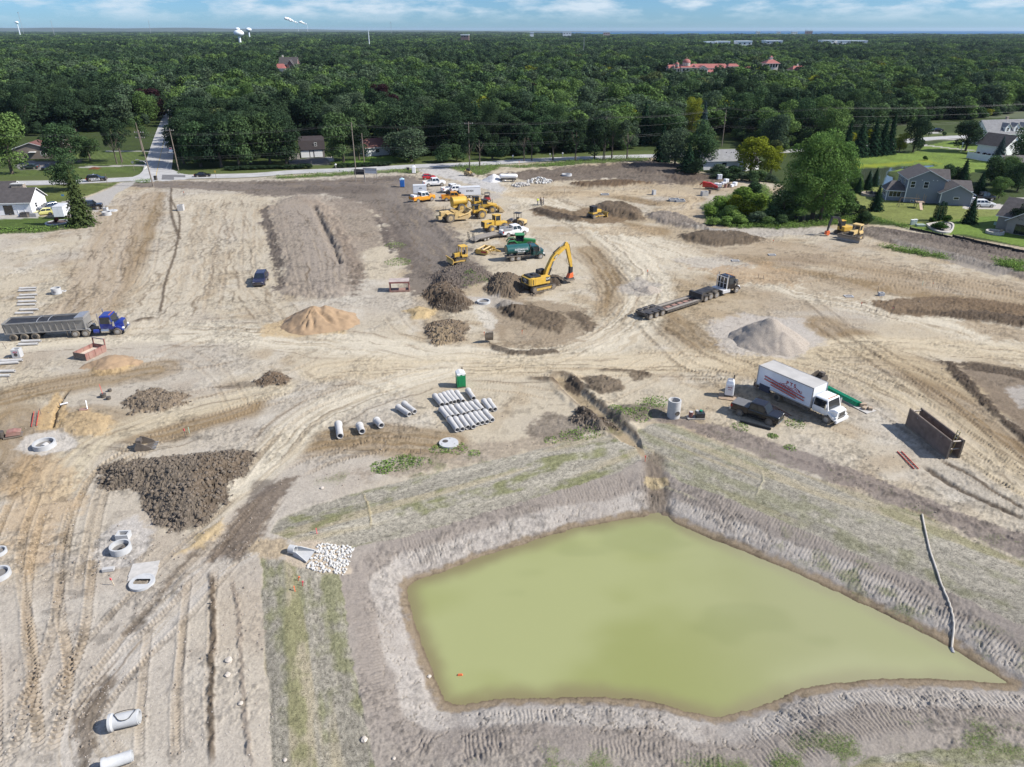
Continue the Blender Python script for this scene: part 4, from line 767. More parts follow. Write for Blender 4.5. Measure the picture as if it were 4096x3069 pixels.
def tree(kind,pos,h,r,leaf,label,group=None,name=None,cat=None,rz=None):
  _tc[0] += 1; i=_tc[0]; cm,tm=PROTO[kind][i % len(PROTO[kind])]; r0={'spruce': .30,'column': .17,'tall': .27,'bush': .42}.get(kind,.38)
  o=thing(name or KN[kind],label,cat or ('shrub' if kind == 'bush' else 'tree'),pos,(i*2.4) % 6.28 if rz is None else rz,group)
  o.scale=(r/r0,r/r0,h)
  c=link('crown',cm,o); c.material_slots[0].link='OBJECT'; c.material_slots[0].material=LM[leaf]
  link('trunk',tm,o); return o
# --- single trees one can point to
for t,x,y,h,r,kind,leaf,lb in [
 ('T4',110,545,18,7.5,'round','light','tall light green tree at the left edge across the road'),
 ('T4',570,450,14.5,6.5,'round','mid','dark spreading tree beside the brown house behind the police car'),
 ('T4',620,690,9.5,4.2,'round','mid','low leafy tree on the near verge left of the police car'),
 ('T4',735,1000,12,3.6,'spruce','olive','loose grey-green conifer at the corner of the lawn by the white trailer'),
 ('T4',1080,440,15,5.0,'open','dark','tall slim-trunked tree on the striped lawn left of the side road'),
 ('T4',1035,455,12,3.5,'open','dark','thin tree just left of the slim-trunked tree on the striped lawn'),
 ('T4',1265,350,12,3.4,'open','mid','narrow tree beside the side road opposite the utility poles'),
 ('T4',800,425,8.5,4.0,'round','mid','small round tree left of the striped lawn'),
 ('T4',1630,455,15,6.0,'round','dark','big dark tree at the right corner of the side road'),
 ('T4',1780,480,16,6.5,'round','mid','big tree behind the dark sedan on the road'),
 ('T4',1960,485,15,6.2,'round','dark','dense tree right of the dark sedan, on the far verge'),
 ('T4',2120,480,17,6.4,'round','mid','tall tree between the sedan and the dark garage house'),
 ('T5',230,455,17,6.5,'round','dark','tall dark tree left of the garage house, nearest but one'),
 ('T5',400,455,18,6.5,'round','mid','tall tree left of the garage house with a lit top'),
 ('T5',545,458,16,5.5,'round','dark','tree whose trunk stands by the fence of the garage house'),
 ('T5',1050,440,17,6.8,'round','mid','tall olive-topped tree right of the garage house'),
 ('T5',1190,425,14,5.0,'round','dark','dark tree behind the bare utility pole'),
 ('T5',1650,430,12,8.0,'round','grey','broad low grey-green tree on the lawn across from the parked pickups'),
 ('T5',1930,440,6.5,3.6,'bush','mid','large shrub beside the road opposite the site entrance'),
 ('T5',2050,430,6,3.2,'bush','mid','large shrub opposite the site entrance, right of its twin'),
 ('T6',770,205,12,3.0,'open','dark','thin young tree beside the site entrance, left of a pair'),
 ('T6',882,188,13,3.8,'open','dark','forked young tree beside the site entrance, right of a pair'),
 ('T6',1020,105,6,3.2,'bush','mid','small round tree on the sunny lawn behind the site entrance'),
 ('T6',1370,125,12,3.6,'open','dark','tree on the near verge over the pale mailboxes'),
 ('T6',1455,118,12,3.4,'open','mid','slim tree just right of the mailbox tree'),
 ('T6',1690,112,12,4.0,'open','dark','dark tree on the near verge right of the mailboxes'),
 ('T7',25,425,14,4.2,'open','dark','leftmost dark verge tree opposite the lawn gap'),
 ('T7',225,428,15,4.4,'open','dark','dark verge tree with a straight bare trunk by the lawn gap'),
 ('T7',392,420,14,4.6,'round','dark','bushy dark verge tree left of the utility pole'),
 ('T7',470,418,11,3.0,'open','dark','thin verge tree under the utility pole'),
 ('T7',545,408,14,4.2,'open','mid','verge tree with a white-lit trunk right of the utility pole'),
 ('T7',680,415,13,4.4,'open','grey','rightmost pale-trunked verge tree before the dark thicket'),
 ('T7',985,440,12,4.0,'spruce','spruce','dark spruce at the left side of the roadside thicket'),
 ('T7',1100,485,13,5.2,'round','grey','greyish birch in the roadside thicket'),
 ('T7',1320,490,14,5.6,'round','mid','large green tree covering the white house\'s left end'),
 ('T7',1215,535,8,4.0,'spruce','spruce','dark low spruce in front of the birch'),
 ('T7',1290,560,5,3.0,'bush','dark','dark shrub at the edge of the bare soil by the white house'),
 ('T7',1500,565,3.6,3.2,'bush','grey','grey-green shrub before the white house wall'),
 ('T7',1620,568,3.4,3.0,'bush','mid','shrub between the white house and the small shed'),
 ('T7',1770,545,12,5.6,'round','yellow','yellow-green tree beside the small shed'),
 ('T7',1950,560,9,4.0,'round','yellow','smaller yellow-green tree right of the shed'),
 ('T7',1345,250,14,3.6,'spruce','blue','blue-grey spruce standing above the white house roof'),
 ('T8',330,945,20,5.6,'tall','poplar','huge cottonwood beside the grey house, main trunk'),
 ('T8',480,930,17,4.4,'tall','poplar','tall right-hand stem of the cottonwood clump'),
 ('T8',190,930,17,5.0,'tall','poplar','tall left-hand stem of the cottonwood clump'),
 ('T8',60,960,8,4.5,'round','mid','bushy tree at the left foot of the cottonwoods'),
 ('T8',250,965,11,4.2,'tall','poplar','shorter front stem of the cottonwood clump'),
 ('T8',400,960,12,4.4,'tall','poplar','short bushy stem between the tall cottonwood stems'),
 ('T8',600,930,6,3.2,'bush','light','light shrub at the right foot of the cottonwoods'),
 ('T8',620,405,12,3.2,'spruce','spruce','leftmost spruce of the row above the small lake'),
 ('T8',735,392,11,4.4,'spruce','spruce','broad spruce in the row above the small lake'),
 ('T8',850,385,12,4.0,'spruce','spruce','third spruce of the row above the small lake'),
 ('T8',935,376,12,3.2,'spruce','spruce','slender spruce left of the yellow-green tree'),
 ('T8',1000,370,13,3.0,'spruce','spruce','dark spruce touching the yellow-green tree'),
 ('T8',1100,352,6.5,2.8,'round','yellow','small yellow-green tree in the spruce row'),
 ('T8',1225,352,13,4.4,'round','dark','dark tree at the right end of the spruce row'),
 ('T8',1690,345,11,6.2,'round','dark','large dark round maple on the lawn left of the white dormer house'),
 ('T8',1985,408,7,2.7,'spruce','blue','blue spruce inside the white fence'),
 ('T8',2185,450,11,4.5,'round','mid','tree at the right edge above the white fence'),
 ('T8',890,872,6,2.2,'spruce','spruce','spruce on the lawn in front of the sunroom'),
 ('T8',1722,985,6,2.1,'spruce','spruce','spruce on the lawn in front of the white car'),
 ('T8',735,716,4,1.6,'spruce','spruce','small spruce left of the patio wall by the lake'),
 ('T8',815,685,5,1.9,'spruce','spruce','left spruce of the pair on the near lake shore'),
 ('T8',880,655,5,1.7,'spruce','spruce','right spruce of the pair on the near lake shore'),
 ('T8',1415,970,4.2,.62,'column','spruce','leftmost arborvitae column in the garden bed'),
 ('T8',1452,962,4.4,.66,'column','spruce','middle arborvitae column in the garden bed'),
 ('T8',1482,958,4.0,.6,'column','spruce','rightmost arborvitae column in the garden bed'),
 ('T8',1450,1045,1.9,2.0,'bush','hedge','low round clipped bush at the front of the garden bed'),
 ('T8',1522,985,2.0,1.3,'bush','hedge','round clipped bush at the right back of the garden bed'),
 ('T8',1390,985,1.6,.8,'bush','hedge','small clipped bush at the left of the garden bed'),
 ('T8',1500,640,6,2.6,'bush','mid','shrub behind the grey house, next to its roof'),
 ('T8',1655,640,7,2.6,'spruce','spruce','spruce behind the garage roof of the grey house'),
 ('T8',1580,620,5,2.6,'bush','dark','dark shrub behind the garage roof'),
 ('T8',1910,640,9,3.8,'round','mid','mid green tree behind the parked cars, right of the grey house'),
 ('T8',1800,745,6,2.6,'spruce','spruce','spruce beside the parked dark car'),
 ('T8',1985,765,6,2.7,'round','light','pale green tree on the lawn by the pale drive'),
 ('T8',2050,640,8,3.6,'round','light','light green tree beyond the drive'),
 ('T8',2150,700,9,3.6,'round','mid','tree beside the pale drive at the right edge'),
 ('T8',2190,1060,6.5,3.2,'round','dark','dark tree at the right edge before the tan house'),
 ('T8',1330,425,1.5,.9,'bush','hedge','small round bush on the far lake bank'),
 ('T8',1500,210,2.0,1.3,'bush','mid','small round bush by the far driveway'),
 ('T8',700,690,5,2.4,'bush','light','loose light shrub at the lake edge left of the small spruce'),
 ('T8',670,660,2.2,1.4,'bush','grey','whitish shrub at the lake edge'),
 ]: tree(kind,on(T(t,x,y)),h,r,leaf,lb)
# brush patch on the site's right side, and bushes further along
_v=random.Random(11)
for i,(x,y,h,r,lf) in enumerate([(1420,930,3.0,2.4,'brush'),(1500,860,3.6,2.6,'brush'),(1590,940,3.4,2.6,'weed'),(1700,840,5.6,3.2,'brush'),(1760,930,4.2,3.0,'yellow'),(1660,1000,2.6,2.2,'weed'),(1830,990,3.2,2.6,'grey'),(1860,860,4.6,3.0,'brush'),(1960,960,4.0,2.8,'mid'),(1560,1000,2.2,2.0,'weed'),(1920,1000,2.4,2.2,'light'),(2040,1000,2.6,2.0,'mid'),(1800,740,4.0,2.4,'mid'),(1440,1000,1.8,1.8,'weed'),(1640,880,4.2,2.6,'yellow')]):
  tree('bush',on(T('T7',x,y)),h,r,lf,'%s %s shrub in the brush patch left of the cottonwoods' % ('tall' if h>3.5 else 'low',dict(light='light green',olive='olive',yellow='yellow-green',weed='bright green',brush='fresh green',grey='grey-green',mid='mid green')[lf]),'shrubs of the brush patch')
for i in range(14):
  x=640+i*14+_v.uniform(-8,8); tree('bush',on(T('T8',x,800+i*14+_v.uniform(-12,12))),_v.uniform(1.6,3),1.5,_v.choice(['mid','dark','olive']),'shrub in the hedge line running down from the cottonwoods along the lawn','shrubs along the lawn edge')
for i in range(10):
  x=1480+i*55; tree('bush',on(T('T7',x+_v.uniform(-15,15),590+i*3+_v.uniform(-8,14))),_v.uniform(2,3.6),_v.uniform(1.6,2.4),_v.choice(['mid','dark','grey']),'shrub in the undergrowth in front of the shed','undergrowth shrubs before the shed')
for i in range(16):
  tree('bush',on(T('T5',20+i*48+_v.uniform(-10,10),512-i*1.2)),1.4,1.7,'dark','dark clipped bush in the roadside hedge left of the garage drive','hedge left of the garage drive')
for i in range(12):
  tree('bush',on(T('T5',1010+i*40+_v.uniform(-8,8),488-i*1.6)),1.5,1.6,'dark','dark clipped bush in the roadside hedge right of the garage drive','hedge right of the garage drive')
# --- the wood: the largest as trees of their own, the rest one mass
LINES_F=dp((-150,302),(60,294),(200,287),(318,274),(348,258),(366,258),(384,262),(392,306),(402,348),(620,342),(626,298),(722,296),(738,314),(780,298),(830,298),(852,337),(930,342),(1100,336),(1300,327),(1400,320),(1450,318),(1560,290),(1620,312),(1680,335),(1710,312),(1790,322),(1850,312),(1892,300),(1900,282),(1990,262),(2100,258),(2211,240),(2400,225))
fbx=np.array([p.x/p.y for p in LINES_F]); fby=np.array([p.y for p in LINES_F])
_o=np.argsort(fbx); fbx,fby=fbx[_o],fby[_o]
SIDEX=[(p[0],p[1]) for p in SIDE]
def side_d(x,y): return np.abs(pline(SIDEX,x,y)[0])
rs=np.random.RandomState(5)
def scatter(y0,y1,sp,amin=-.86,amax=.86):
  ys=np.arange(y0,y1,sp); P_=[]
  for i,y in enumerate(ys):
    xs=np.arange(amin*y,amax*y,sp)+(i % 2)*sp/2; P_.append(np.stack([xs,np.full(len(xs),y)],1))
  p=np.concatenate(P_); return p+rs.uniform(-.42,.42,p.shape)*sp
CHX0,CHX1,CHY=118.0,235.0,640.0
def clear_ok(p):
  x,y=p[:,0],p[:,1]; ok=y>np.interp(x/y,fbx,fby)+2
  ok &= side_d(x,y)>np.where(y<330,8.0,np.where(y<420,6.0,3.6))
  a=x/y
  ok &= ~((a>CHX0/CHY-.012) & (a<CHX1/CHY+.012) & (y>532) & (y<668))
  ok &= ~((np.abs(a+.292)<.013) & (y>545) & (y<645))                      # hillside house left of centre
  lake=y>5200-(a-.05)*600; lake &= a>-.02; ok &= ~(lake & (y>np.where(a<.1,9000-(a+.02)*30000,5300)))
  return ok
near=scatter(205,470,8.6); near=near[clear_ok(near)]
mid_=scatter(470,1300,10.4); mid_=mid_[clear_ok(mid_)]; gap=fbm(mid_[:,0]*.012,mid_[:,1]*.012,3,77)>.30; mid_=mid_[gap]
far_=scatter(1300,3600,19); far_=far_[clear_ok(far_)]; gap=fbm(far_[:,0]*.006,far_[:,1]*.006,3,78)>.36; far_=far_[gap]
vf=scatter(3600,11000,62); vf=vf[clear_ok(vf)]; gap=fbm(vf[:,0]*.0022,vf[:,1]*.0022,3,79)>.36; vf=vf[gap]
def hts(p,s): return (10.5+7*fbm(p[:,0]*.02,p[:,1]*.02,2,s)+rs.uniform(-2.2,2.6,len(p)))
hn=hts(near,1); key=hn/near[:,1]; order=np.argsort(-key)
def leafpick(x,y):
  a=x/y; n=float(fbm(np.array([x*.02]),np.array([y*.02]),2,90)[0]); r=rs.rand(); warm=np.clip((a+.05)*1.9,0,1)*np.clip(1.6-y/420,.25,1)  # lighter kinds to the right: partly species, partly cloud shade put into leaf colour
  if r<.006 and y<420: return 'purple'
  if y<900 and r<.015+.08*warm: return 'yellow' if rs.rand()<.35 else 'olive'
  q=n+rs.uniform(-.16,.16)+.14*warm
  return 'dark' if q<.45 else ('mid' if q<.58 else ('grey' if rs.rand()<.35 else 'light'))
NIND=190
lbl=dict(dark='dark green broadleaf tree in the wood beyond the road',mid='mid green broadleaf tree in the wood beyond the road',light='light green broadleaf tree in the wood beyond the road',grey='grey-green broadleaf tree in the wood beyond the road',olive='olive green tree in the wood beyond the road',yellow='yellow-green tree in the wood beyond the road',purple='purple-leaved tree in the wood beyond the road',spruce='dark spruce in the wood beyond the road')
for i in order[:NIND]:
  x,y=near[i]; lf=leafpick(x,y); kd='round' if rs.rand()>.12 else ('tall' if rs.rand()<.6 else 'spruce')
  if kd == 'spruce': lf='spruce'
  a_=x/y; place_=next(n_ for v_,n_ in ((-.56,'at the left edge'),(-.50,'left of the side road'),(-.40,'right of the side road'),(-.31,'above the dark sedan'),(-.22,'behind the dark garage house'),(-.13,'behind the red-roofed house'),(-.05,'above the parked pickups'),(.03,'above the site entrance'),(.11,'above the pale mailboxes'),(.19,'above the slim verge trees'),(.27,'above the roadside thicket'),(.35,'above the white thicket house'),(.43,'above the cottonwoods'),(.52,'above the spruce row'),(9,'above the far right houses')) if a_<v_)
  deep='front' if y<np.interp(a_,fbx,fby)+11 else ('second-rank' if y<np.interp(a_,fbx,fby)+22 else 'deeper')
  tree(kd,(x,y,-.1),hn[i]*(1.15 if kd == 'tall' else 1),rs.uniform(5.0,7.4)*(.7 if kd != 'round' else 1),lf,'%s %s of the wood %s' % (deep,lbl[lf].split(' in the wood')[0],place_),'trees of the wood beyond the road')
def gn_forest(name,pts,sc,idx,coll,label):
  me=bpy.data.meshes.new(name); me.vertices.add(len(pts)); me.vertices.foreach_set('co',np.asarray(pts,np.float32).ravel())
  a=me.attributes.new('sc','FLOAT_VECTOR','POINT'); a.data.foreach_set('vector',np.asarray(sc,np.float32).ravel()); b=me.attributes.new('idx','INT','POINT'); b.data.foreach_set('value',np.asarray(idx,np.int32))
  r=me.attributes.new('rz','FLOAT_VECTOR','POINT'); rv=np.zeros((len(pts),3),np.float32); rv[:,2]=rs.uniform(0,6.28,len(pts)); r.data.foreach_set('vector',rv.ravel())
  o=link(name,me); md=o.modifiers.new('scatter','NODES'); g=bpy.data.node_groups.new(name,'GeometryNodeTree'); md.node_group=g
  g.interface.new_socket('Geometry',in_out='INPUT',socket_type='NodeSocketGeometry'); g.interface.new_socket('Geometry',in_out='OUTPUT',socket_type='NodeSocketGeometry')
  gi,go=g.nodes.new('NodeGroupInput'),g.nodes.new('NodeGroupOutput'); ip=g.nodes.new('GeometryNodeInstanceOnPoints'); ci=g.nodes.new('GeometryNodeCollectionInfo'); ci.inputs[0].default_value=coll; ci.inputs['Separate Children'].default_value=True; ci.inputs['Reset Children'].default_value=True
  def na(nm,dt): n=g.nodes.new('GeometryNodeInputNamedAttribute'); n.data_type=dt; n.inputs[0].default_value=nm; return n.outputs[0]
  ip.inputs['Pick Instance'].default_value=True; g.links.new(gi.outputs[0],ip.inputs['Points']); g.links.new(ci.outputs[0],ip.inputs['Instance']); g.links.new(na('idx','INT'),ip.inputs['Instance Index'])
  g.links.new(na('rz','FLOAT_VECTOR'),ip.inputs['Rotation']); g.links.new(na('sc','FLOAT_VECTOR'),ip.inputs['Scale']); g.links.new(ip.outputs[0],go.inputs[0])
  return tag(o,label,'forest',kind='stuff')
kinds=['dark','mid','light','grey','olive','yellow','purple']
def pcoll(name,n,leaf,clump=False):
  c=bpy.data.collections.new(name); j=0
  for k in kinds:
    for v in range(2):
      a=crown(300+j,n,leaf,'round')
      if clump:
        parts=[crown(400+j*3+q,n,leaf,'round') for q in range(4)]; off=[(0,0),(.62,.15),(-.35,.55),(.2,-.6)]
        a=[np.concatenate([pp[z_]+(np.array([ox,oy,0]) if z_ == 0 else 0) for pp,(ox,oy) in zip(parts,off)]) for z_ in range(4)]
      o=bpy.data.objects.new('%s_%02d' % (name,j),quads('crown',*a,LM[k])); c.objects.link(o); j += 1
  return c
def gather(p,h,r0,hs,coll,name,label,pick=True):
  ix=[]
  for (x,y) in p: ix.append(kinds.index(leafpick(x,y))*2+rs.randint(2))
  rr=rs.uniform(.72,1.3,len(p))*r0; sc=np.stack([rr,rr,h*hs*rs.uniform(.85,1.12,len(p))],1); pts=np.stack([p[:,0],p[:,1],np.full(len(p),-.3)],1); return gn_forest(name,pts,sc,ix,coll,label)
rest=order[NIND:]
ub=scatter(200,420,3.4); fr=np.interp(ub[:,0]/ub[:,1],fbx,fby); ub=ub[(ub[:,1]>fr-1) & (ub[:,1]<fr+9) & (side_d(ub[:,0],ub[:,1])>8)]; ub=ub[fbm(ub[:,0]*.06,ub[:,1]*.06,3,91)>.42]
gather(near[rest],hn[rest],18.0,1.0,pcoll('wood_a',2800,.023),'forest_belt','deep green wood behind the roadside trees')
cb_=bpy.data.collections.new('understory')
for _j,_k in enumerate(kinds):
  for _q in range(2): _o=bpy.data.objects.new('understory_%02d' % (_j*2+_q),PROTO['bush'][_q][0].copy()); _o.data.materials[0]=LM['mid' if _k == 'purple' else _k]; cb_.objects.link(_o)
gather(ub,rs.uniform(3.0,6.5,len(ub)),6.5,1.0,cb_,'undergrowth','shrubby undergrowth along the front of the wood')
gather(mid_,hts(mid_,2),20.5,1.0,pcoll('wood_b',1500,.032),'distant_forest','wide unbroken forest stretching behind the site')
gather(far_,hts(far_,3),17.5,1.0,pcoll('wood_c',330,.058,True),'far_forest','hazy far forest towards the horizon')
gather(vf,hts(vf,4)*.95,52,1.0,pcoll('wood_d',120,.10,True),'horizon_forest','bluish band of woods on the horizon')
# --- weeds and grass tufts: nobody could count them
def tufts(name,label,mask,n,hmin,hmax,lf,seed,far=260):
  r=np.random.RandomState(seed); w=np.clip(np.nan_to_num((mask*GRASS).ravel()),0,1).astype(np.float64); w[w<1e-6]=0; w=w/w.sum(); px=r.choice(w.size,n,p=w); ctr,nr,sz,tn=[],[],[],[]
  x=X.ravel()[px]+r.uniform(-.3,.3,n); y=Y.ravel()[px]+r.uniform(-.3,.3,n); z=H.ravel()[px]; hh=r.uniform(hmin,hmax,n)
  q=9
  cx=np.repeat(x,q)+r.normal(size=n*q)*np.repeat(hh,q)*.45; cy=np.repeat(y,q)+r.normal(size=n*q)*np.repeat(hh,q)*.45; cz=np.repeat(z,q)+r.rand(n*q)*np.repeat(hh,q)
  nrm=r.normal(size=(n*q,3)); nrm[:,2]=np.abs(nrm[:,2])+.6
  return tag(link(name,quads(name,np.stack([cx,cy,cz],1),nrm,np.repeat(hh,q)*r.uniform(.07,.17,n*q),r.rand(n*q),LM[lf])),label,'weeds',kind='stuff')
fringe=(GRASS>.6); tufts('tall_weeds','tall green weeds along the verges and lawn edges',fringe,7000,.3,.85,'weed',1)
tufts('scattered_weeds','sparse green weeds on the pond banks and seeded strips',((GRASS>.02) & (GRASS <= .6)),6500,.04,.13,'weed',2)
def weed_clump(t,x,y,n,rad,hh,lf='weed'):
  c=T(t,x,y); r=random.Random(x*y); ctr,nr,sz,tn=[],[],[],[]
  for i in range(n):
    a=r.uniform(0,6.28); q=rad*math.sqrt(r.random()); px,py=c.x+q*math.cos(a),c.y+q*math.sin(a); z=gz(px,py)
    ctr.append((px,py,z+r.uniform(0,hh)*(1.1-q/rad))); nr.append((r.gauss(0,1),r.gauss(0,1),abs(r.gauss(0,1))+.6)); sz.append(r.uniform(.03,.085)); tn.append(r.random())
  return np.array(ctr),np.array(nr),np.array(sz),np.array(tn)
for t,x,y,n,rad,hh,lb in [('S3',1950,70,420,1.9,1.0,'upper bright weed clump on the dark soil slope'),('S3',1975,220,620,2.2,1.2,'lower bright weed clump above the red steel box'),('T6',780,1410,160,.9,.9,'leafy weed on the rubble below the small bulldozer'),('T6',905,1440,200,1.2,.8,'weed clump between the two brown mounds'),('T6',760,1480,220,1.6,.5,'low weeds in front of the brown mounds'),
  ('S7',640,1160,330,1.1,.5,'bright weed clump left of the manhole lid slope'),('S7',830,1120,420,1.3,.5,'largest weed clump at the bank edge below the pipes'),('S7',905,1070,200,.8,.45,'weed clump at the bank edge, upper end'),('S7',1060,1110,200,1.0,.4,'weeds on the slope left of the manhole lid'),('S7',1265,965,220,.9,.5,'weeds touching the left of the concrete lid'),('S7',1450,950,260,1.1,.45,'weeds in front of the concrete lid'),('S7',1650,1005,120,.6,.5,'single leafy weed right of the concrete lid'),('S7',660,1200,140,.6,.5,'small weed below the bright clump'),
  ('R6',890,455,160,.7,.6,'yellow-green weed at the trench edge'),('R6',985,520,220,.9,.5,'weeds on the low spoil bank'),('R6',1130,530,300,1.2,.5,'weeds left of the tall concrete riser'),('R6',1240,410,330,1.5,.5,'weeds behind the tall concrete riser'),('R6',1300,375,200,1.2,.5,'weed tuft on top of the spoil bank'),('R6',610,690,260,1.3,.5,'weeds at the upper edge of the seeded strip'),('R6',450,715,200,1.1,.4,'weeds beside the upper seeded strip'),('R6',260,765,120,.7,.4,'small weeds left on the strip edge'),
  ('S8',960,720,160,.9,.3,'weeds in front of the black pickup'),('S8',1470,690,220,1.0,.35,'weeds between pickup and box truck'),('S8',1260,805,190,.5,.4,'small weed below the black plastic pipe'),('S8',1420,915,140,.6,.4,'weed on the dark rut line')]:
  tag(link('weed_clump',quads('weed_clump',*weed_clump(t,x,y,int(n*.9),rad*1.15,hh*.7),LM['weed'])),lb,'weeds','weed clumps on the site')
# ================================================================== HOUSES
WHITE=mat('siding_white',(.74,.74,.73),.6,0,.05,1); TRIM=mat('trim_white',(.78,.78,.76),.5,0,.04,2); GREYS=mat('siding_grey',(.19,.21,.235),.65,0,.06,.8); TAN=mat('siding_tan',(.26,.24,.215),.7,0,.06,.8)
BROWN=mat('siding_brown',(.20,.165,.135),.75,0,.1,.8); DKBR=mat('siding_dark',(.030,.022,.022),.8,0,.15,1); SHG=mat('shingle_grey',(.085,.075,.072),.9,0,.22,1.3,.3); SHD=mat('shingle_dark',(.062,.055,.054),.9,0,.22,1.3,.3); SHL=mat('shingle_light',(.22,.22,.22),.9,0,.15,1.3,.3)
SHR=mat('shingle_red',(.13,.055,.045),.9,0,.2,1.3,.3); GLASS=mat('window_glass',(.018,.022,.026),.08,0,.2,1,spec=.8); STONE=mat('stone_brick',(.30,.25,.20),.85,0,.35,5,.5); CONC=mat('concrete',(.42,.415,.40),.85,0,.10,2.5,.15); TILE=mat('roof_tile_red',(.29,.095,.08),.75,0,.15,.6); CREAM=mat('stucco',(.68,.60,.52),.8,0,.06,.5); DOORG=mat('door_grey',(.05,.05,.052),.5)
def gable(par,x0,x1,y0,y1,eave,ridge,ax,wm,rm,ov=.45,z0=0.0,hip=0.0,wname='wall'):
  w_=MB(); r_=MB(); f_=MB(); t=.16
  if ax == 'x':
    ym=(y0+y1)/2; prof=[(y0,z0),(y1,z0),(y1,eave),(ym,ridge),(y0,eave)]
    if hip: prof=[(y0,z0),(y1,z0),(y1,eave),(y0,eave)]
    w_.prism(prof,x0,x1,'x'); sl=(ridge-eave)/(ym-y0); ze=eave-ov*sl
    a,b=x0-ov,x1+ov; h0,h1=a+hip,b-hip
    e=[(a,y0-ov,ze),(b,y0-ov,ze),(h1,ym,ridge+.05),(h0,ym,ridge+.05),(a,y1+ov,ze),(b,y1+ov,ze)]
  else:
    xm=(x0+x1)/2; prof=[(x0,z0),(x1,z0),(x1,eave),(xm,ridge),(x0,eave)]
    if hip: prof=[(x0,z0),(x1,z0),(x1,eave),(x0,eave)]
    w_.prism(prof,y0,y1,'y'); sl=(ridge-eave)/(xm-x0); ze=eave-ov*sl
    a,b=y0-ov,y1+ov; h0,h1=a+hip,b-hip
    e=[(x0-ov,a,ze),(x0-ov,b,ze),(xm,h1,ridge+.05),(xm,h0,ridge+.05),(x1+ov,a,ze),(x1+ov,b,ze)]
  up=[(p[0],p[1],p[2]+t) for p in e]; fs=[(0,1,2,3),(3,2,5,4)]
  if hip: fs += [(0,3,4),(1,5,2)]
  r_.add(up,fs); r_.add(e,[f[::-1] for f in fs])
  cyc=[0,1,2,5,4,3] if not hip else [0,1,5,4]
  n=len(cyc); f_.add([e[i] for i in cyc]+[(up[i][0],up[i][1],up[i][2]-.01) for i in cyc],[(i,(i+1)%n,n+(i+1)%n,n+i) for i in range(n)])
  w_.build(wname,wm,par); r=r_.build('roof',rm,par); f_.build('fascia',TRIM,r); return r
def window(par,face,u,z,w,h,pl,fm=None,cols=1,rows=2):
  fm=fm or TRIM; a,b=MB(),MB(); t=.08
  def q(mb,u0,u1,z0,z1,d0,d1):
    if face in ('-y','+y'): s=-1 if face == '-y' else 1; mb.box(u0,u1,min(pl+s*d0,pl+s*d1),max(pl+s*d0,pl+s*d1),z0,z1)
    else: s=-1 if face == '-x' else 1; mb.box(min(pl+s*d0,pl+s*d1),max(pl+s*d0,pl+s*d1),u0,u1,z0,z1)
  u0,u1,z0,z1=u-w/2,u+w/2,z,z+h
  for (p0,p1,p2,p3) in ((u0-t,u1+t,z0-t,z0),(u0-t,u1+t,z1,z1+t),(u0-t,u0,z0,z1),(u1,u1+t,z0,z1)): q(a,p0,p1,p2,p3,-.02,.05)
  for i in range(1,cols): uu=u0+(u1-u0)*i/cols; q(a,uu-.03,uu+.03,z0,z1,-.02,.045)
  for i in range(1,rows): zz=z0+(z1-z0)*i/rows; q(a,u0,u1,zz-.03,zz+.03,-.02,.042)
  f=a.build('window',fm,par); q(b,u0,u1,z0,z1,-.02,.015); b.build('pane',GLASS,f); return f
def panel(par,name,face,u,z,w,h,pl,m,d=.04):
  mb=MB()
  if face in ('-y','+y'): s=-1 if face == '-y' else 1; mb.box(u-w/2,u+w/2,min(pl,pl+s*d),max(pl,pl+s*d),z,z+h)
  else: s=-1 if face == '-x' else 1; mb.box(min(pl,pl+s*d),max(pl,pl+s*d),u-w/2,u+w/2,z,z+h)
  return mb.build(name,m,par)
def frame2(t,a,b):                               # house frame from the ends of its front foot line
  p,q=T(t,*a),T(t,*b); d=q-p; return p,math.atan2(d.y,d.x),d.length
# -- grey two-storey house on the right
p,rz,L=frame2('T8',(1142,797),(1465,812)); p=on(p)
hs=thing('grey_house','grey two-storey house with white trim, sunroom and garage wing by the small lake','house',p,rz)
W_=L
gable(hs,0,W_,0,9.5,5.6,7.6,'y',GREYS,SHG)
gable(hs,W_*.35,W_+2.0,5.0,9.2,5.2,6.9,'x',GREYS,SHG)
gable(hs,-4.0,0.05,1.2,5.6,2.7,4.3,'x',GREYS,SHG,hip=1.6)
gable(hs,W_-.8,W_+6.2,-1.6,5.0,2.9,4.7,'y',GREYS,SHG)
gable(hs,W_+.5,W_+7.0,3.0,8.5,2.9,4.6,'x',GREYS,SHG)
window(hs,'-y',W_*.14,3.6,.9,1.4,0); window(hs,'-y',W_*.50,3.6,1.0,1.4,0); window(hs,'-y',-2.1,1.0,2.6,1.5,1.2,cols=3,rows=1); window(hs,'-x',3.4,1.0,2.4,1.5,-4.0,cols=3); window(hs,'-x',3.2,3.7,.8,1.2,0); window(hs,'-x',6.8,3.7,.8,1.2,0); window(hs,'-x',8.4,3.7,.8,1.2,0)
window(hs,'-y',W_+2.7,1.5,1.1,.5,-1.6,rows=1); window(hs,'-y',W_*.22,.15,.6,.35,0,rows=1)
for (x,y,z1) in ((0,-.02,5.5),(W_-.7,-1.64,2.85),(W_+6.1,-1.64,2.85),(-3.95,1.17,2.6)): mb=MB(); mb.box(x-.09,x+.11,y-.03,y+.02,0,z1); mb.build('corner_board',TRIM,hs)
for x in (W_*.36,W_*.66,W_*.77): panel(hs,'floodlight','-y',x,5.35,.18,.16,0,TRIM,.15)
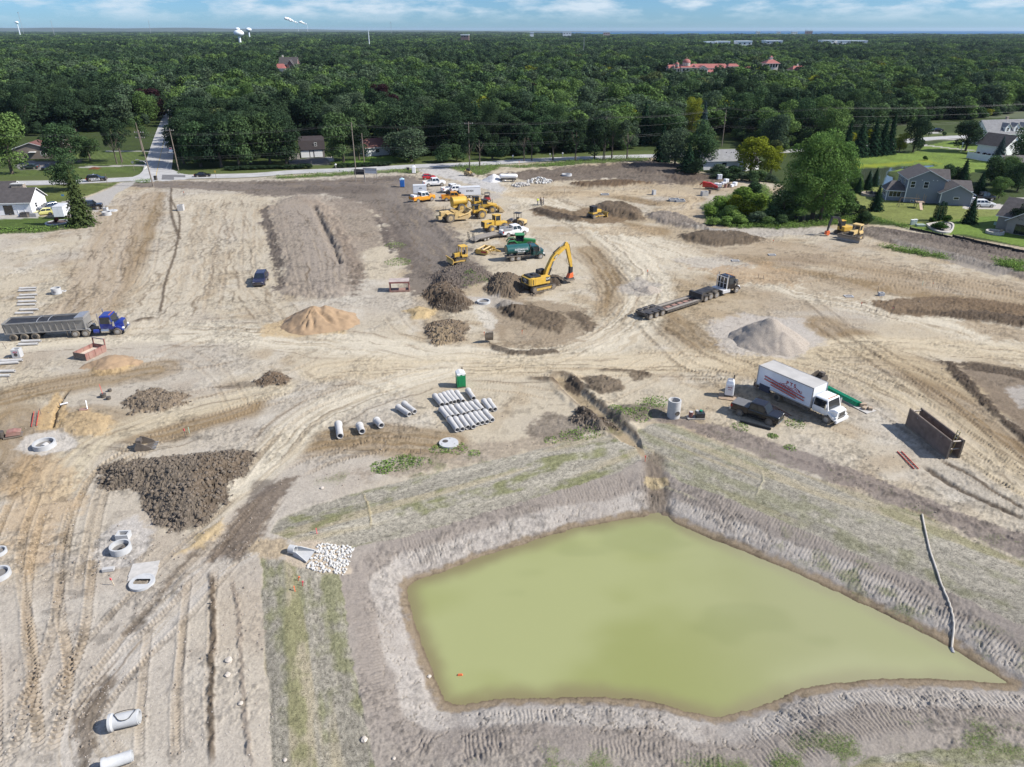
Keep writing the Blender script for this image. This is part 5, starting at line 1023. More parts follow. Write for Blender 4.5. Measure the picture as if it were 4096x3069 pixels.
# swing set, patio wall, garden bed, meter boxes
WOOD=mat('timber',(.30,.22,.15),.85,0,.2,4); WOODW=mat('timber_grey',(.36,.33,.29),.9,0,.2,4); PLY=mat('plywood',(.52,.44,.33),.85,0,.15,3)
q=on(T('T8',1230,845)); ss_=thing('swing_set','dark wooden swing set with tower and tan slide before the grey house','swing set',q,rz)
mb=MB(); mb.bar((-3.2,0,2.1),(1,0,2.1),.12)
for x in (-3.2,): mb.bar((x,0,2.1),(x-.3,-.9,0),.1); mb.bar((x,0,2.1),(x-.3,.9,0),.1)
mb.build('swing_frame',WOOD,ss_)
mb=MB()
for x in (.3,1.9):
  for y in (-.8,.8): mb.bar((x,y,0),(x,y,3.0),.1)
mb.box(.2,2.0,-.9,.9,1.3,1.4); mb.build('tower',WOOD,ss_)
mb=MB(); mb.loft([[(.7,-.9,1.4),(1.3,-.9,1.4),(1.3,-.9,1.35),(.7,-.9,1.35)],[(.7,-2.2,.5),(1.3,-2.2,.5),(1.3,-2.2,.45),(.7,-2.2,.45)],[(.7,-3.0,.12),(1.3,-3.0,.12),(1.3,-3.0,.07),(.7,-3.0,.07)]]); mb.build('slide',mat('slide_tan',(.55,.40,.30),.4),ss_)
for x in (-2.6,-1.4):
  mb=MB(); mb.bar((x-.2,0,2.1),(x-.2,0,.5),.03); mb.bar((x+.2,0,2.1),(x+.2,0,.5),.03); mb.box(x-.25,x+.25,-.1,.1,.45,.5); mb.build('swing',DOORG,ss_)
c=on(T('T8',850,735)); mb=MB(); mb.pipe((0,0,0),(0,0,.6),2.3,1.9,20); o=mb.build('patio_wall',STONE); o.location=c; tag(o,'low curved stone patio wall left of the sunroom','wall')
for i,(dx_,dy_) in enumerate(((.3,.3),(-.7,.5),(.6,-.7),(1.0,.8))):
  k=thing('patio_chair','dark patio chair inside the curved stone wall','chair',(c.x+dx_,c.y+dy_,c.z+.05),i*1.5,'patio chairs by the sunroom'); mb=MB(); mb.box(-.3,.3,-.3,.3,.35,.45); mb.build('seat',DOORG,k); mb=MB(); mb.box(-.3,.3,.25,.32,.45,1.0); mb.build('backrest',DOORG,k)
  for sx_,sy_ in ((-1,-1),(1,-1),(-1,1),(1,1)): mb=MB(); mb.bar((.27*sx_,.27*sy_,0),(.27*sx_,.27*sy_,.36),.04); mb.build('leg',DOORG,k)
bed=tp('T8',(1340,1000),(1400,1050),(1480,1075),(1560,1070),(1590,1015),(1550,985),(1440,985)); bp_=[(v.x,v.y) for v in cr(bed+bed[:1],5)][:-1]
z0=gz(bed[1].x,bed[1].y); mb=MB(); n=len(bp_); cen=Vector((sum(q_[0] for q_ in bp_)/n,sum(q_[1] for q_ in bp_)/n)); inn=[(cen.x+(q_[0]-cen.x)*.86,cen.y+(q_[1]-cen.y)*.86) for q_ in bp_]
mb.loft([[(x,y,z0-.2) for x,y in bp_],[(x,y,z0+.32) for x,y in bp_],[(x,y,z0+.32) for x,y in inn],[(x,y,z0-.2) for x,y in inn]],cap=False); eg=mb.build('garden_bed',mat('paver',(.45,.42,.38),.9,0,.2,3)); tag(eg,'curved pale stone edging of the garden bed with clipped bushes','garden bed')
mb=MB(); mb.add([(x,y,z0+.12) for x,y in inn],[tuple(range(n))]); mb.build('gravel',mat('bed_gravel',(.34,.31,.28),.95,0,.4,8,.6),eg)
for x,y,lb in ((1213,1000,'left pale utility box on the lawn edge'),(1240,996,'right pale utility box on the lawn edge')):
  mb=MB(); mb.box(-.3,.3,-.25,.25,0,1.1); o=mb.build('utility_box',mat('box_paint',(.50,.56,.50),.5),None,bevel=.04); o.location=on(T('T8',x,y)); tag(o,lb,'utility box'); mb=MB(); mb.box(-.34,.34,-.29,.29,1.1,1.16); mb.build('lid',TRIM,o)
mb=MB(); mb.box(-.9,.9,-.5,.5,0,.45); o=mb.build('utility_vault',mat('box_green',(.30,.36,.32),.6),None,bevel=.05); o.location=on(T('T8',1288,1010)); tag(o,'low wide pale utility vault beside the garden bed','utility box')
# -- white house at the left edge
p,rz,L=frame2('T4',(-160,915),(292,903)); h=thing('white_house','white one-storey house with dark roof and stone chimney at the left edge','house',on(p),rz)
gable(h,0,L,0,7.5,2.9,5.2,'x',WHITE,SHD); gable(h,-1.0,5.6,3.4,10.5,4.0,6.2,'x',WHITE,SHD)
mb=MB(); mb.box(L*.55,L*.55+2.6,3.9,5.2,3.5,6.1); ch=mb.build('chimney',STONE,h,bevel=.05); mb=MB(); mb.box(L*.55-.12,L*.55+2.72,3.78,5.32,6.1,6.25); mb.build('chimney_cap',CONC,ch)
panel(h,'patio_door','-y',L-4.9,.1,2.0,2.1,0,GLASS,.03); window(h,'-y',L-9,1.0,1.2,1.2,0); panel(h,'side_door','+x',5.3,.05,1.0,2.1,L,TRIM,.05); window(h,'+x',2.5,1.2,.9,1.0,L)
for x in (L-9.5,L-1.5,L-3): mb=MB(); mb.box(x,x+.06,-.06,-.0,0,2.8); mb.build('downspout',TRIM,h)
# -- brown house behind the left trees
p,rz,L=frame2('T4',(345,412),(488,408)); h=thing('brown_house','brown house with a gabled wall and white window behind the left trees','house',on(p),rz)
gable(h,-8,L,0,7,2.9,5.0,'y',BROWN,SHR); window(h,'-y',L*.35,1.2,1.4,1.0,0,cols=2,rows=1); gable(h,1,L+.6,7,15,3.4,6.6,'x',BROWN,SHL)
panel(h,'awning','-y',-1.2,2.2,2.0,.15,0,TRIM,1.2)
# -- dark garage house with two white doors
p,rz,L=frame2('T5',(672,404),(886,395)); h=thing('garage_house','dark brown barn-roofed garage with two white doors up a paved drive','garage',on(p),rz)
mb=MB(); mb.prism([(0,0),(7,0),(7,2.6),(0,2.6)],0,L,'x'); mb.build('wall',mat('siding_mauve',(.17,.15,.145),.8),h)
mb=MB(); mb.prism([(-.4,2.5),(.9,5.2),(3.5,6.4),(6.1,5.2),(7.4,2.5)],-.3,L+.3,'x'); mb.build('roof',DKBR,h)
for u in (L*.19,L*.74):
  g=panel(h,'garage_door','-y',u,.05,L*.34,2.15,0,TRIM,.06)
  for k in range(4): panel(g,'door_panel','-y',u,.08+k*.53,L*.33,.49,-.06,TRIM,.03)
panel(h,'door','-y',L*.46,.05,.95,2.05,0,TRIM,.06); window(h,'-y',L*.66,3.6,.7,1.0,.1)
f=thing('wood_fence','grey board fence left of the dark garage','fence',on(T('T5',565,415)),rz)
fl_=(T('T5',668,408)-T('T5',565,415)).length
for k in range(int(fl_/.45)): mb=MB(); mb.box(k*.45,k*.45+.40,-.02,.02,0,1.8 if k % 2 else 1.75); mb.build('board',WOODW,f)
# -- low house with reddish roof
p,rz,L=frame2('T5',(1255,392),(1470,375)); h=thing('red_roofed_house','low grey house with reddish roof half hidden behind trees across the road','house',on(p),rz)
gable(h,0,L,0,8,2.8,5.0,'x',mat('siding_pale',(.45,.46,.46),.7),SHR); window(h,'-y',L*.45,1.0,1.4,1.1,0); panel(h,'door','-y',1.0,.05,1.0,2.0,0,TRIM)
g=thing('wood_gate','white board gate beside the red-roofed house','gate',on(T('T5',1240,388)),rz)
for k in range(5): mb=MB(); mb.box(k*.42,k*.42+.38,-.02,.02,0,1.5); mb.build('board',TRIM,g)
# -- white house behind the thicket and its shed
p,rz,L=frame2('T7',(1352,512),(1660,505)); h=thing('thicket_house','white ranch house with light grey roof behind the roadside thicket','house',on(p),rz)
gable(h,0,L,0,8.0,2.8,5.2,'x',WHITE,SHL); window(h,'-y',L*.6,1.0,1.4,1.1,0)
for x in (L*.72,L*.86,L*.93): mb=MB(); mb.cyl((x,2.6,4.2),(x,2.6,4.8),.09); mb.build('vent_pipe',DOORG,h)
p,rz,L=frame2('T7',(1758,516),(1845,505)); h=thing('shed','small white shed with dark roof beside the yellow-green tree','shed',on(p),rz); gable(h,-1.5,L,0,3.6,2.4,3.5,'x',WHITE,SHD,.3)
# -- white dormer house, far right, with vinyl fence
p,rz,L=frame2('T8',(1870,300),(2260,285)); h=thing('dormer_house','white house with grey roof and three dormers at the far right','house',on(p),rz)
gable(h,0,L,0,9,4.2,8.3,'x',WHITE,mat('shingle_mid',(.17,.17,.175),.9,0,.15,1.3,.3))
for k in range(3):
  x=L*(.42+k*.2); gable(h,x-1.1,x+1.1,.4,4.2,6.3,7.4,'y',WHITE,SHL,.25,z0=4.6,wname='dormer'); window(h,'-y',x,5.0,.8,1.1,.4)
window(h,'-x',4.5,4.6,.9,1.3,0); mb=MB(); mb.box(L*.55,L*.55+.8,4.5,5.3,7.5,9.4); mb.build('chimney',STONE,h)
p,rz,L=frame2('T8',(1780,370),(2020,405)); h=thing('white_garage','white outbuilding with dark roof inside the white fence','garage',on(p),rz); gable(h,0,L,0,9,3.4,6.6,'x',WHITE,SHD); window(h,'+x',4.5,3.6,.8,1.2,L)
def fence_run(f,a,b,hgt,step,m,nm='panel'):
  d=b-a; n=max(1,round(d.length/step)); u=d/n; ang=math.atan2(d.y,d.x); me=MB().box(0,u.length-.12,-.03,.03,.06,hgt).mesh(nm,m); mp=MB().box(-.07,.07,-.07,.07,0,hgt+.12).mesh('post',m)
  for k in range(n):
    q=a+u*k; o=link(nm,me,f); o.location=(q.x,q.y,gz(q.x,q.y)); o.rotation_euler=(0,0,ang); o2=link('post',mp,f); o2.location=(q.x,q.y,gz(q.x,q.y))
f=thing('vinyl_fence','white vinyl fence round the white outbuilding','fence'); VINYL=mat('vinyl',(.70,.72,.74),.4,0,.04)
fp=tp('T8',(1700,405),(1960,452),(2230,420)); fence_run(f,fp[0],fp[1],2.0,2.4,VINYL); fence_run(f,fp[1],fp[2],2.0,2.4,VINYL)
for i,(x,lb) in enumerate(((1800,'left'),(1855,'middle'),(1890,'right'))):
  tree('bush',on(T('T8',x,384+i*5)),1.3,.9,'purple',lb+' dark red shrub along the white outbuilding wall')
o=MB().bar((0,0,0),(0,0,2.8),.12).build('lamp_post',TRIM); o.location=on(T('T8',1650,352)); tag(o,'white post with round head on the far lawn','post'); MB().sphere((0,0,2.9),.35).build('head',TRIM,o,True)
# -- tan house at the right edge
p,rz,L=frame2('T8',(1905,1050),(2130,1090)); h=thing('tan_house','grey-tan house with brown roof and patio at the right edge','house',on(p),rz)
gable(h,0,L+9,3.0,12,2.9,5.8,'x',TAN,SHG); gable(h,2.6,9.5,.6,7,2.7,4.9,'y',TAN,SHG); panel(h,'door','-x',5.2,.1,1.0,2.0,0,GLASS,.03); panel(h,'patio_door','-y',5.4,.1,2.4,2.0,.6,GLASS,.03); window(h,'-x',9.5,1.0,1.0,1.2,0)
c=on(T('T8',1950,1075)); mb=MB(); mb.pipe((0,0,0),(0,0,.55),1.7,1.35,20); o=mb.build('patio_wall',mat('paver',(.45,.42,.38))); o.location=c; tag(o,'round pale stone patio wall of the tan house','wall')
for i,(x,y,nm) in enumerate(((2010,1088,'brown'),(2060,1080,'red-brown'),(1955,1015,'pale green'))):
  k=thing('garden_chair',nm+' garden chair by the tan house','chair',on(T('T8',x,y),.05),i*1.1,'garden chairs of the tan house'); mm_=[WOOD,STONE,mat('chair_green',(.35,.5,.42),.6)][i]; MB().box(-.3,.3,-.3,.3,.35,.45).build('seat',mm_,k); MB().box(-.3,.3,.25,.32,.45,1.0).build('backrest',mm_,k)
p,rz,L=frame2('T8',(2060,560),(2300,560)); h=thing('brown_roofed_house','house with low brown roof seen at the right edge behind trees','house',on(p),rz); gable(h,0,L,0,9,2.8,4.8,'x',TAN,SHG)
# -- small far houses in the woods
p=P(1150,300); h=thing('hillside_house','brick house with grey gable and red-roofed wing rising from the wood','house',(-183,622,0),.05,None,1.0)
gable(h,-4,10,4,14,13.2,18.0,'x',mat('brick',(.17,.10,.085),.85),SHD); gable(h,3,8,0,6,13.0,16.4,'y',mat('brick',(.17,.10,.085)),SHD); gable(h,-6,2,-4,4,10.6,13.4,'x',CREAM,TILE,hip=2); mb=MB(); mb.box(-2.5,-1.5,10,11,15,19.5); mb.build('chimney',CREAM,h); window(h,'-y',5.5,11,1,1.6,0)
# -- red-roofed church and school complex
def arch_row(par,x0,x1,n,y,z,hgt,m):
  for k in range(n):
    x=x0+(x1-x0)*(k+.5)/n; wdt=(x1-x0)/n*.28; mb=MB(); mb.prism([(x-wdt,z),(x+wdt,z),(x+wdt,z+hgt*.7),(x+wdt*.7,z+hgt*.93),(x,z+hgt),(x-wdt*.7,z+hgt*.93),(x-wdt,z+hgt*.7)],y-.12,y+.02); mb.build('window',GLASS,par)
ch=thing('church_complex','cream church complex with red tile roofs and red dome above the trees','church',(CHX0+10,CHY,0),.04,None,.84)
def wing(x0,x1,y0,y1,e,r,ax='x',hip=2.0,n=8,zz=None): gable(ch,x0,x1,y0,y1,e,r,ax,CREAM,TILE,.8,hip=hip); arch_row(ch,x0+.5,x1-.5,n,y0,zz or e-3.2,2.2,GLASS)
wing(2,16,2,12,11.5,14.0,n=5); wing(14,30,0,16,12.0,14.2,n=4); wing(26,62,6,18,11.5,14.6,n=10); wing(30,40,-2,8,11.0,13.6,'y',0,3); wing(40,62,-1,7,8.0,9.6,n=7); wing(72,86,2,14,10.2,12.2,n=3); wing(62,72,4,12,13.0,14.8,n=2)
def dome(x,y,zb,r,hb,m=TILE):
  mb=MB(); mb.cyl((x,y,zb),(x,y,zb+hb),r,n=12); d_=mb.build('drum',CREAM,ch,True)
  for k in range(6): a=-1.57+(k-2.5)*.5; mb=MB(); mb.box(-.22,.22,-.05,.05,0,hb*.6,Matrix.Translation((x+r*1.01*math.cos(a),y+r*1.01*math.sin(a),zb+hb*.2)) @ Matrix.Rotation(a+1.57,4,'Z')); mb.build('window',GLASS,d_)
  mb=MB(); mb.sphere((x,y,zb+hb),r*1.08,14,6,.85,True); dm=mb.build('dome',m,ch,True); mb=MB(); mb.bar((x,y,zb+hb+r*.85),(x,y,zb+hb+r*.85+2.0),.16); mb.bar((x-.6,y,zb+hb+r*.85+1.4),(x+.6,y,zb+hb+r*.85+1.4),.16); mb.build('cross',CREAM,dm)
dome(20,6,13.5,3.8,2.6); dome(10,3,12.8,2.0,1.8); dome(2,6,11.5,1.2,1.4); dome(6.5,1.5,11.5,1.3,1.4); dome(27,2,12.0,1.2,1.2)
t_=thing('church_tower','square cream tower with red roof and lantern right of the church','tower',(CHX0+97,CHY+8,0),.05)
gable(t_,-5,5,-5,5,13.5,16.0,'x',CREAM,TILE,1.2,hip=5); gable(t_,-1,1,-1,1,17.6,18.6,'x',CREAM,TILE,.3,z0=15,hip=1.2); arch_row(t_,-4.6,4.6,4,-5,10.2,2.6,GLASS)
t_=thing('red_roofed_hall','low hall with red tile roof at the right end of the church','building',(CHX0+118,CHY-6,0),.1); gable(t_,-9,9,-5,5,9.0,11.5,'x',CREAM,TILE,.8,hip=3); mb=MB(); mb.box(-4,-3,-.5,.5,10.5,13); mb.build('chimney',CREAM,t_)
# -- far away: water towers, masts, low white buildings, lake, hills
STEEL=mat('tower_white',(.70,.76,.80),.4,0,.04)
def wtower(u,v,dist,r,label):
  a=(u-IW/2)/FD; b=(IH/2-v)/FD; dr=Vector((a,_cp+b*_sp,-_sp+b*_cp)); t=dist/dr.y; p=Vector((0,0,CAM_H))+dr*t
  o=thing('water_tower',label,'water tower',(p.x,p.y,0),0,'water towers'); mb=MB(); mb.cyl((0,0,0),(0,0,p.z-r*.4),r*.28,r*.22,10); mb.build('column',STEEL,o,True)
  mb=MB(); mb.sphere((0,0,p.z),r,18,10,.62); mb.build('tank',STEEL,o,True)
wtower(955,133,1750,11.0,'largest white water tower, nearest of the three on the left skyline'); wtower(950,117,2700,8.5,'small white water tower behind the largest one'); wtower(994,119,2600,9.8,'white water tower right of the largest one'); wtower(67,90,4200,9.5,'lone white water tower at the far left horizon')
def mast(u,v,dist,hgt,r,label,m):
  a=(u-IW/2)/FD; b=(IH/2-v)/FD; dr=Vector((a,_cp+b*_sp,-_sp+b*_cp)); t=dist/dr.y; p=Vector((0,0,CAM_H))+dr*t
  mb=MB(); mb.cyl((0,0,0),(0,0,p.z+hgt),r,r*.6,6); mb.box(-r*2,r*2,-r*2,r*2,p.z+hgt*.85,p.z+hgt*.95); o=mb.build('radio_mast',m); o.location=(p.x,p.y,0); tag(o,label,'mast')
GREYM=mat('galvanised',(.34,.35,.36),.5,.4,.1)
mast(80,80,5200,46,1.2,'tall thin mast beside the lone water tower',GREYM); mast(205,92,4200,10,1.3,'short wide pylon on the left horizon',GREYM); mast(1474,135,1500,6,.9,'white cell mast in the wood left of centre',STEEL); mast(1564,105,6000,28,1.4,'thin mast on the horizon left of centre',GREYM); mast(2336,165,1150,5,.45,'slim cell mast rising over the wood in the centre',GREYM); mast(595,93,6000,16,1.6,'faint pylon on the left horizon',GREYM)
def shedrow(u0,u1,v,dist,hgt,label,rgb=(.75,.76,.76)):
  def ray(u): a=(u-IW/2)/FD; b=(IH/2-v)/FD; dr=Vector((a,_cp+b*_sp,-_sp+b*_cp)); return Vector((0,0,CAM_H))+dr*(dist/dr.y)
  p,q=ray(u0),ray(u1); o=thing('far_building',label,'building',((p.x+q.x)/2,dist,0)); L=(q.x-p.x)/2; m=mat('far_%d' % int(rgb[0]*100),rgb,.6,0,.05); MB().box(-L,L,0,25,0,p.z+hgt*.6).build('wall',m,o); MB().box(-L-.5,L+.5,-.5,25.5,p.z+hgt*.6,p.z+hgt).build('roof',STEEL,o)
  n=max(3,int(L/7)); 
  for k in range(n): x=-L+2*L*(k+.5)/n; MB().box(x-1.6,x+1.6,-.1,.05,p.z-hgt*.2,p.z+hgt*.3).build('window',GLASS,o)
for a in ((2826,2856,178,1500,5,'small white building in the far trees right of the church, leftmost'),(2872,2920,174,1500,4,'long white roof in the far trees, second from left'),(2950,3008,175,1500,5,'white building with bright gable in the far trees, third from left'),(3062,3130,171,1550,4,'white industrial shed beyond the church tower'),(3290,3340,167,1700,3,'pale flat roof in the far right woods'),(3350,3470,169,1700,3.5,'long white shed in the far right woods'),
          (3225,3250,132,5000,16,'brown block of flats standing before the lake',(.22,.12,.11)),(3168,3190,133,5000,9,'pale building by the lake left of the brown block'),(3027,3040,132,5200,10,'small pale tower block by the lake'),(3110,3122,132,5300,8,'tiny pale block by the lake'),(2252,2285,135,3200,6,'white building on the centre horizon'),(2120,2135,136,3200,5,'small white building left of the centre horizon'),(2415,2440,135,3400,7,'pinkish building on the horizon right of centre',(.5,.36,.32)),(1843,1875,147,2000,5,'low brick church hall in the wood left of centre',(.2,.13,.11))): shedrow(*a)
# lake, far right, and low hills far left
lk=[(-2500,14500),(900,7600),(1900,6300),(4200,5600),(9000,5200),(26000,5200),(26000,25900),(-12000,25900)]
lk_=water('lake',lk,.6,(.010,.085,.20),(.013,.095,.22),.9,.0006); lk_.data.materials[0].node_tree.nodes['Principled BSDF'].inputs['Specular IOR Level'].default_value=.05
mb=MB(); rings=[]
xs_=np.linspace(-14000,6000,60)
for x in xs_:
  hh=max(0,78+9*math.sin(x*.0011+1)+7*math.sin(x*.0031))*min(1,max(0,(3000-x)/12000))*1.0; rings.append([(x,12000,-1),(x,13500,max(hh,1)),(x,16000,-1)])
mb.loft(rings,cap=False,closed=False); o=mb.build('hills',mat('far_hills',(.045,.065,.045),.95,0,.2,.002),smooth=True); tag(o,kind='structure')
# ================================================================== VEHICLES
RUB=mat('rubber',(.022,.021,.020),.85,0,.25,4,.2,dirt=.55); RIM=mat('rim_silver',(.45,.45,.45),.35,.7,.1); RIMD=mat('rim_dark',(.05,.05,.05),.4,.3); CHR=mat('chrome',(.62,.62,.62),.2,.9,.05); BLK=mat('black_trim',(.02,.02,.021),.6,0,.2,3,dirt=.25); FRM=mat('chassis',(.03,.03,.03),.7,0,.2,3,dirt=.5)
VGL=mat('auto_glass',(.018,.024,.030),.04,0,.1,1,spec=.9); LAMP=mat('lamp_clear',(.75,.75,.72),.15); TAIL=mat('lamp_red',(.35,.015,.012),.25); AMB=mat('lamp_amber',(.7,.25,.03),.3)
YEL=mat('machine_yellow',(.56,.345,.045),.5,0,.10,2,dirt=.35); YELW=mat('machine_yellow_worn',(.54,.38,.15),.65,0,.14,2,dirt=.6); BLKM=mat('machine_black',(.018,.018,.02),.55,0,.2,3,dirt=.3); STL=mat('worn_steel',(.25,.22,.19),.5,.5,.25,4,dirt=.5); TRK=mat('track_steel',(.07,.062,.055),.7,.3,.25,5,.3,dirt=.6)
RUST=mat('rusty_steel',(.16,.12,.10),.8,.15,.35,1.2,.2,dirt=.2); REDO=mat('red_oxide',(.25,.10,.085),.75,0,.25,1.5,.1,dirt=.45); ORG=mat('orange_paint',(.70,.13,.03),.5,0,.1,2,dirt=.15); GRN=mat('tractor_green',(.03,.20,.055),.4,0,.08,2,dirt=.15); TEAL=mat('tank_teal',(.012,.085,.082),.35,0,.1,2,dirt=.08); REDL=mat('ladder_red',(.52,.06,.04),.5,0,.1,3)
ALU=mat('aluminium',(.42,.42,.42),.4,.6,.12,2,dirt=.25)
PNT={}
def paint(n,rgb,dirt=.15): return PNT.setdefault(n,mat('paint_'+n,rgb,.18,0,.04,1.5,dirt=dirt,spec=.6))
def seat(t,rear,front,W,off=0.0):
  p,q=T(t,*rear),T(t,*front); d=q-p; n=Vector((-d.y,d.x,0)).normalized(); mid=(p+q)/2
  if n.dot(Vector((mid.x,mid.y,0)))<0: n=-n
  c=mid+n*(W/2+off); z=(gz(p.x,p.y)+gz(q.x,q.y)+gz(c.x,c.y))/3; return Vector((c.x,c.y,z-.02)),math.atan2(d.y,d.x),d.length
_wm={}
def wheel(par,x,y,r,w,rim=RIM,dual=False,name='wheel',lugs=0):
  k=(r,w,rim.name,dual,lugs)
  if k not in _wm:
    a,b=MB(),MB(); prof=[(-w/2,r*.62),(-w/2,r*.90),(-w*.36,r),(w*.36,r),(w/2,r*.90),(w/2,r*.62)]; n=20
    rings=[[(rr*math.cos(6.2832*i/n),yy,rr*math.sin(6.2832*i/n)) for i in range(n)] for yy,rr in prof]; a.loft(rings)
    for i in range(lugs):
      t=6.2832*i/lugs; M=Matrix.Rotation(t,4,'Y'); a.box(r*.97,r*1.05,-w*.46,-.01,-.05*r,.05*r,M); M=Matrix.Rotation(t+3.1416/lugs,4,'Y'); a.box(r*.97,r*1.05,.01,w*.46,-.05*r,.05*r,M)
    for s in (-1,1): b.cyl((0,s*w*.30,0),(0,s*w*.52,0),r*.62,r*.56,14); b.cyl((0,s*w*.52,0),(0,s*w*.58,0),r*.2,r*.16,8)
    _wm[k]=(a.mesh('tyre',RUB,True),b.mesh('rim',rim,True))
  tm,rm=_wm[k]; o=link(name,tm,par); o.location=(x,y,r); link('rim',rm,o); return o
def ring8(x,w,z0,z1,tw=.93,bw=.94):
  h=z1-z0; return [(x,-w*bw,z0),(x,-w,z0+.2*h),(x,-w,z1-.22*h),(x,-w*tw,z1),(x,w*tw,z1),(x,w,z1-.22*h),(x,w,z0+.2*h),(x,w*bw,z0)]
def pane(par,c,u0,u1,v0,v1,off,name,m):
  a,b,d,e=[Vector(q) for q in c]; n=(b-a).cross(e-a).normalized()*off
  g=lambda u,v: (a*(1-u)+b*u)*(1-v)+(e*(1-u)+d*u)*v+n
  q=[g(u0,v0),g(u1,v0),g(u1,v1),g(u0,v1)]; mb=MB(); mb.add(q+[p-n*1.5 for p in q],[(0,1,2,3),(7,6,5,4),(0,4,5,1),(1,5,6,2),(2,6,7,3),(3,7,4,0)]); return mb.build(name,m,par)
def cabin(par,xb0,xb1,xt0,xt1,wb,wt,zb,zt,m,side=2,name='cabin',rear=True,bulge=.04):
  mb=MB(); B=[(xb0,-wb,zb),(xb1,-wb,zb),(xb1,wb,zb),(xb0,wb,zb)]; Tt=[(xt0,-wt,zt),(xt1,-wt,zt),(xt1,wt,zt),(xt0,wt,zt)]; t2=[(xt0+.12,-wt*.86,zt+bulge),(xt1-.12,-wt*.86,zt+bulge),(xt1-.12,wt*.86,zt+bulge),(xt0+.12,wt*.86,zt+bulge)]
  mb.loft([B,Tt,t2]); mb.build(name,m,par,bevel=.025)
  pane(par,(B[1],B[2],Tt[2],Tt[1]),.06,.94,.08,.92,.012,'windshield',VGL)
  if rear: pane(par,(B[3],B[0],Tt[0],Tt[3]),.1,.9,.2,.9,.012,'rear_window',VGL)
  for i in range(side):
    u0=.05+.92*i/side; u1=.05+.92*(i+1)/side-.045
    pane(par,(B[0],B[1],Tt[1],Tt[0]),u0,u1,.12,.9,.012,'side_window',VGL); pane(par,(B[2],B[3],Tt[3],Tt[2]),1-u1,1-u0,.12,.9,.012,'side_window',VGL)
SPEC=dict(suv=dict(wb=2.9,W=1.98,r=.37,sec=[(-2.42,.86,.45,1.02),(-2.3,.97,.32,1.10),(-1.2,.99,.28,1.10),(1.0,.99,.28,1.10),(1.9,.97,.30,1.06),(2.35,.90,.35,.98),(2.46,.78,.42,.86)],cab=(-2.36,1.05,-2.0,.25,.93,.74,1.08,1.74),side=3,ax=1.45),
 sedan=dict(wb=2.8,W=1.84,r=.33,sec=[(-2.40,.78,.42,.92),(-2.25,.89,.30,.99),(-1.2,.92,.24,.97),(.95,.92,.24,.94),(1.8,.90,.26,.88),(2.28,.82,.30,.78),(2.42,.70,.38,.68)],cab=(-1.85,1.05,-1.05,.15,.86,.66,.93,1.44),side=2,ax=1.4),
 hatch=dict(wb=2.5,W=1.74,r=.31,sec=[(-1.95,.76,.40,.94),(-1.85,.85,.28,1.0),(-.9,.87,.24,.98),(.9,.87,.24,.95),(1.6,.85,.26,.90),(2.0,.78,.30,.80),(2.1,.66,.38,.70)],cab=(-1.88,1.0,-1.45,.12,.82,.64,.94,1.46),side=2,ax=1.25),
 pickup=dict(wb=3.7,W=2.04,r=.41,sec=[(-.86,1.0,.45,1.22),(-.8,1.01,.42,1.24),(1.4,1.01,.42,1.22),(2.3,1.01,.44,1.26),(2.76,.98,.46,1.23),(2.92,.90,.50,1.10)],cab=(-.82,1.58,-.72,.92,.97,.84,1.22,2.0),side=2,ax=1.85))
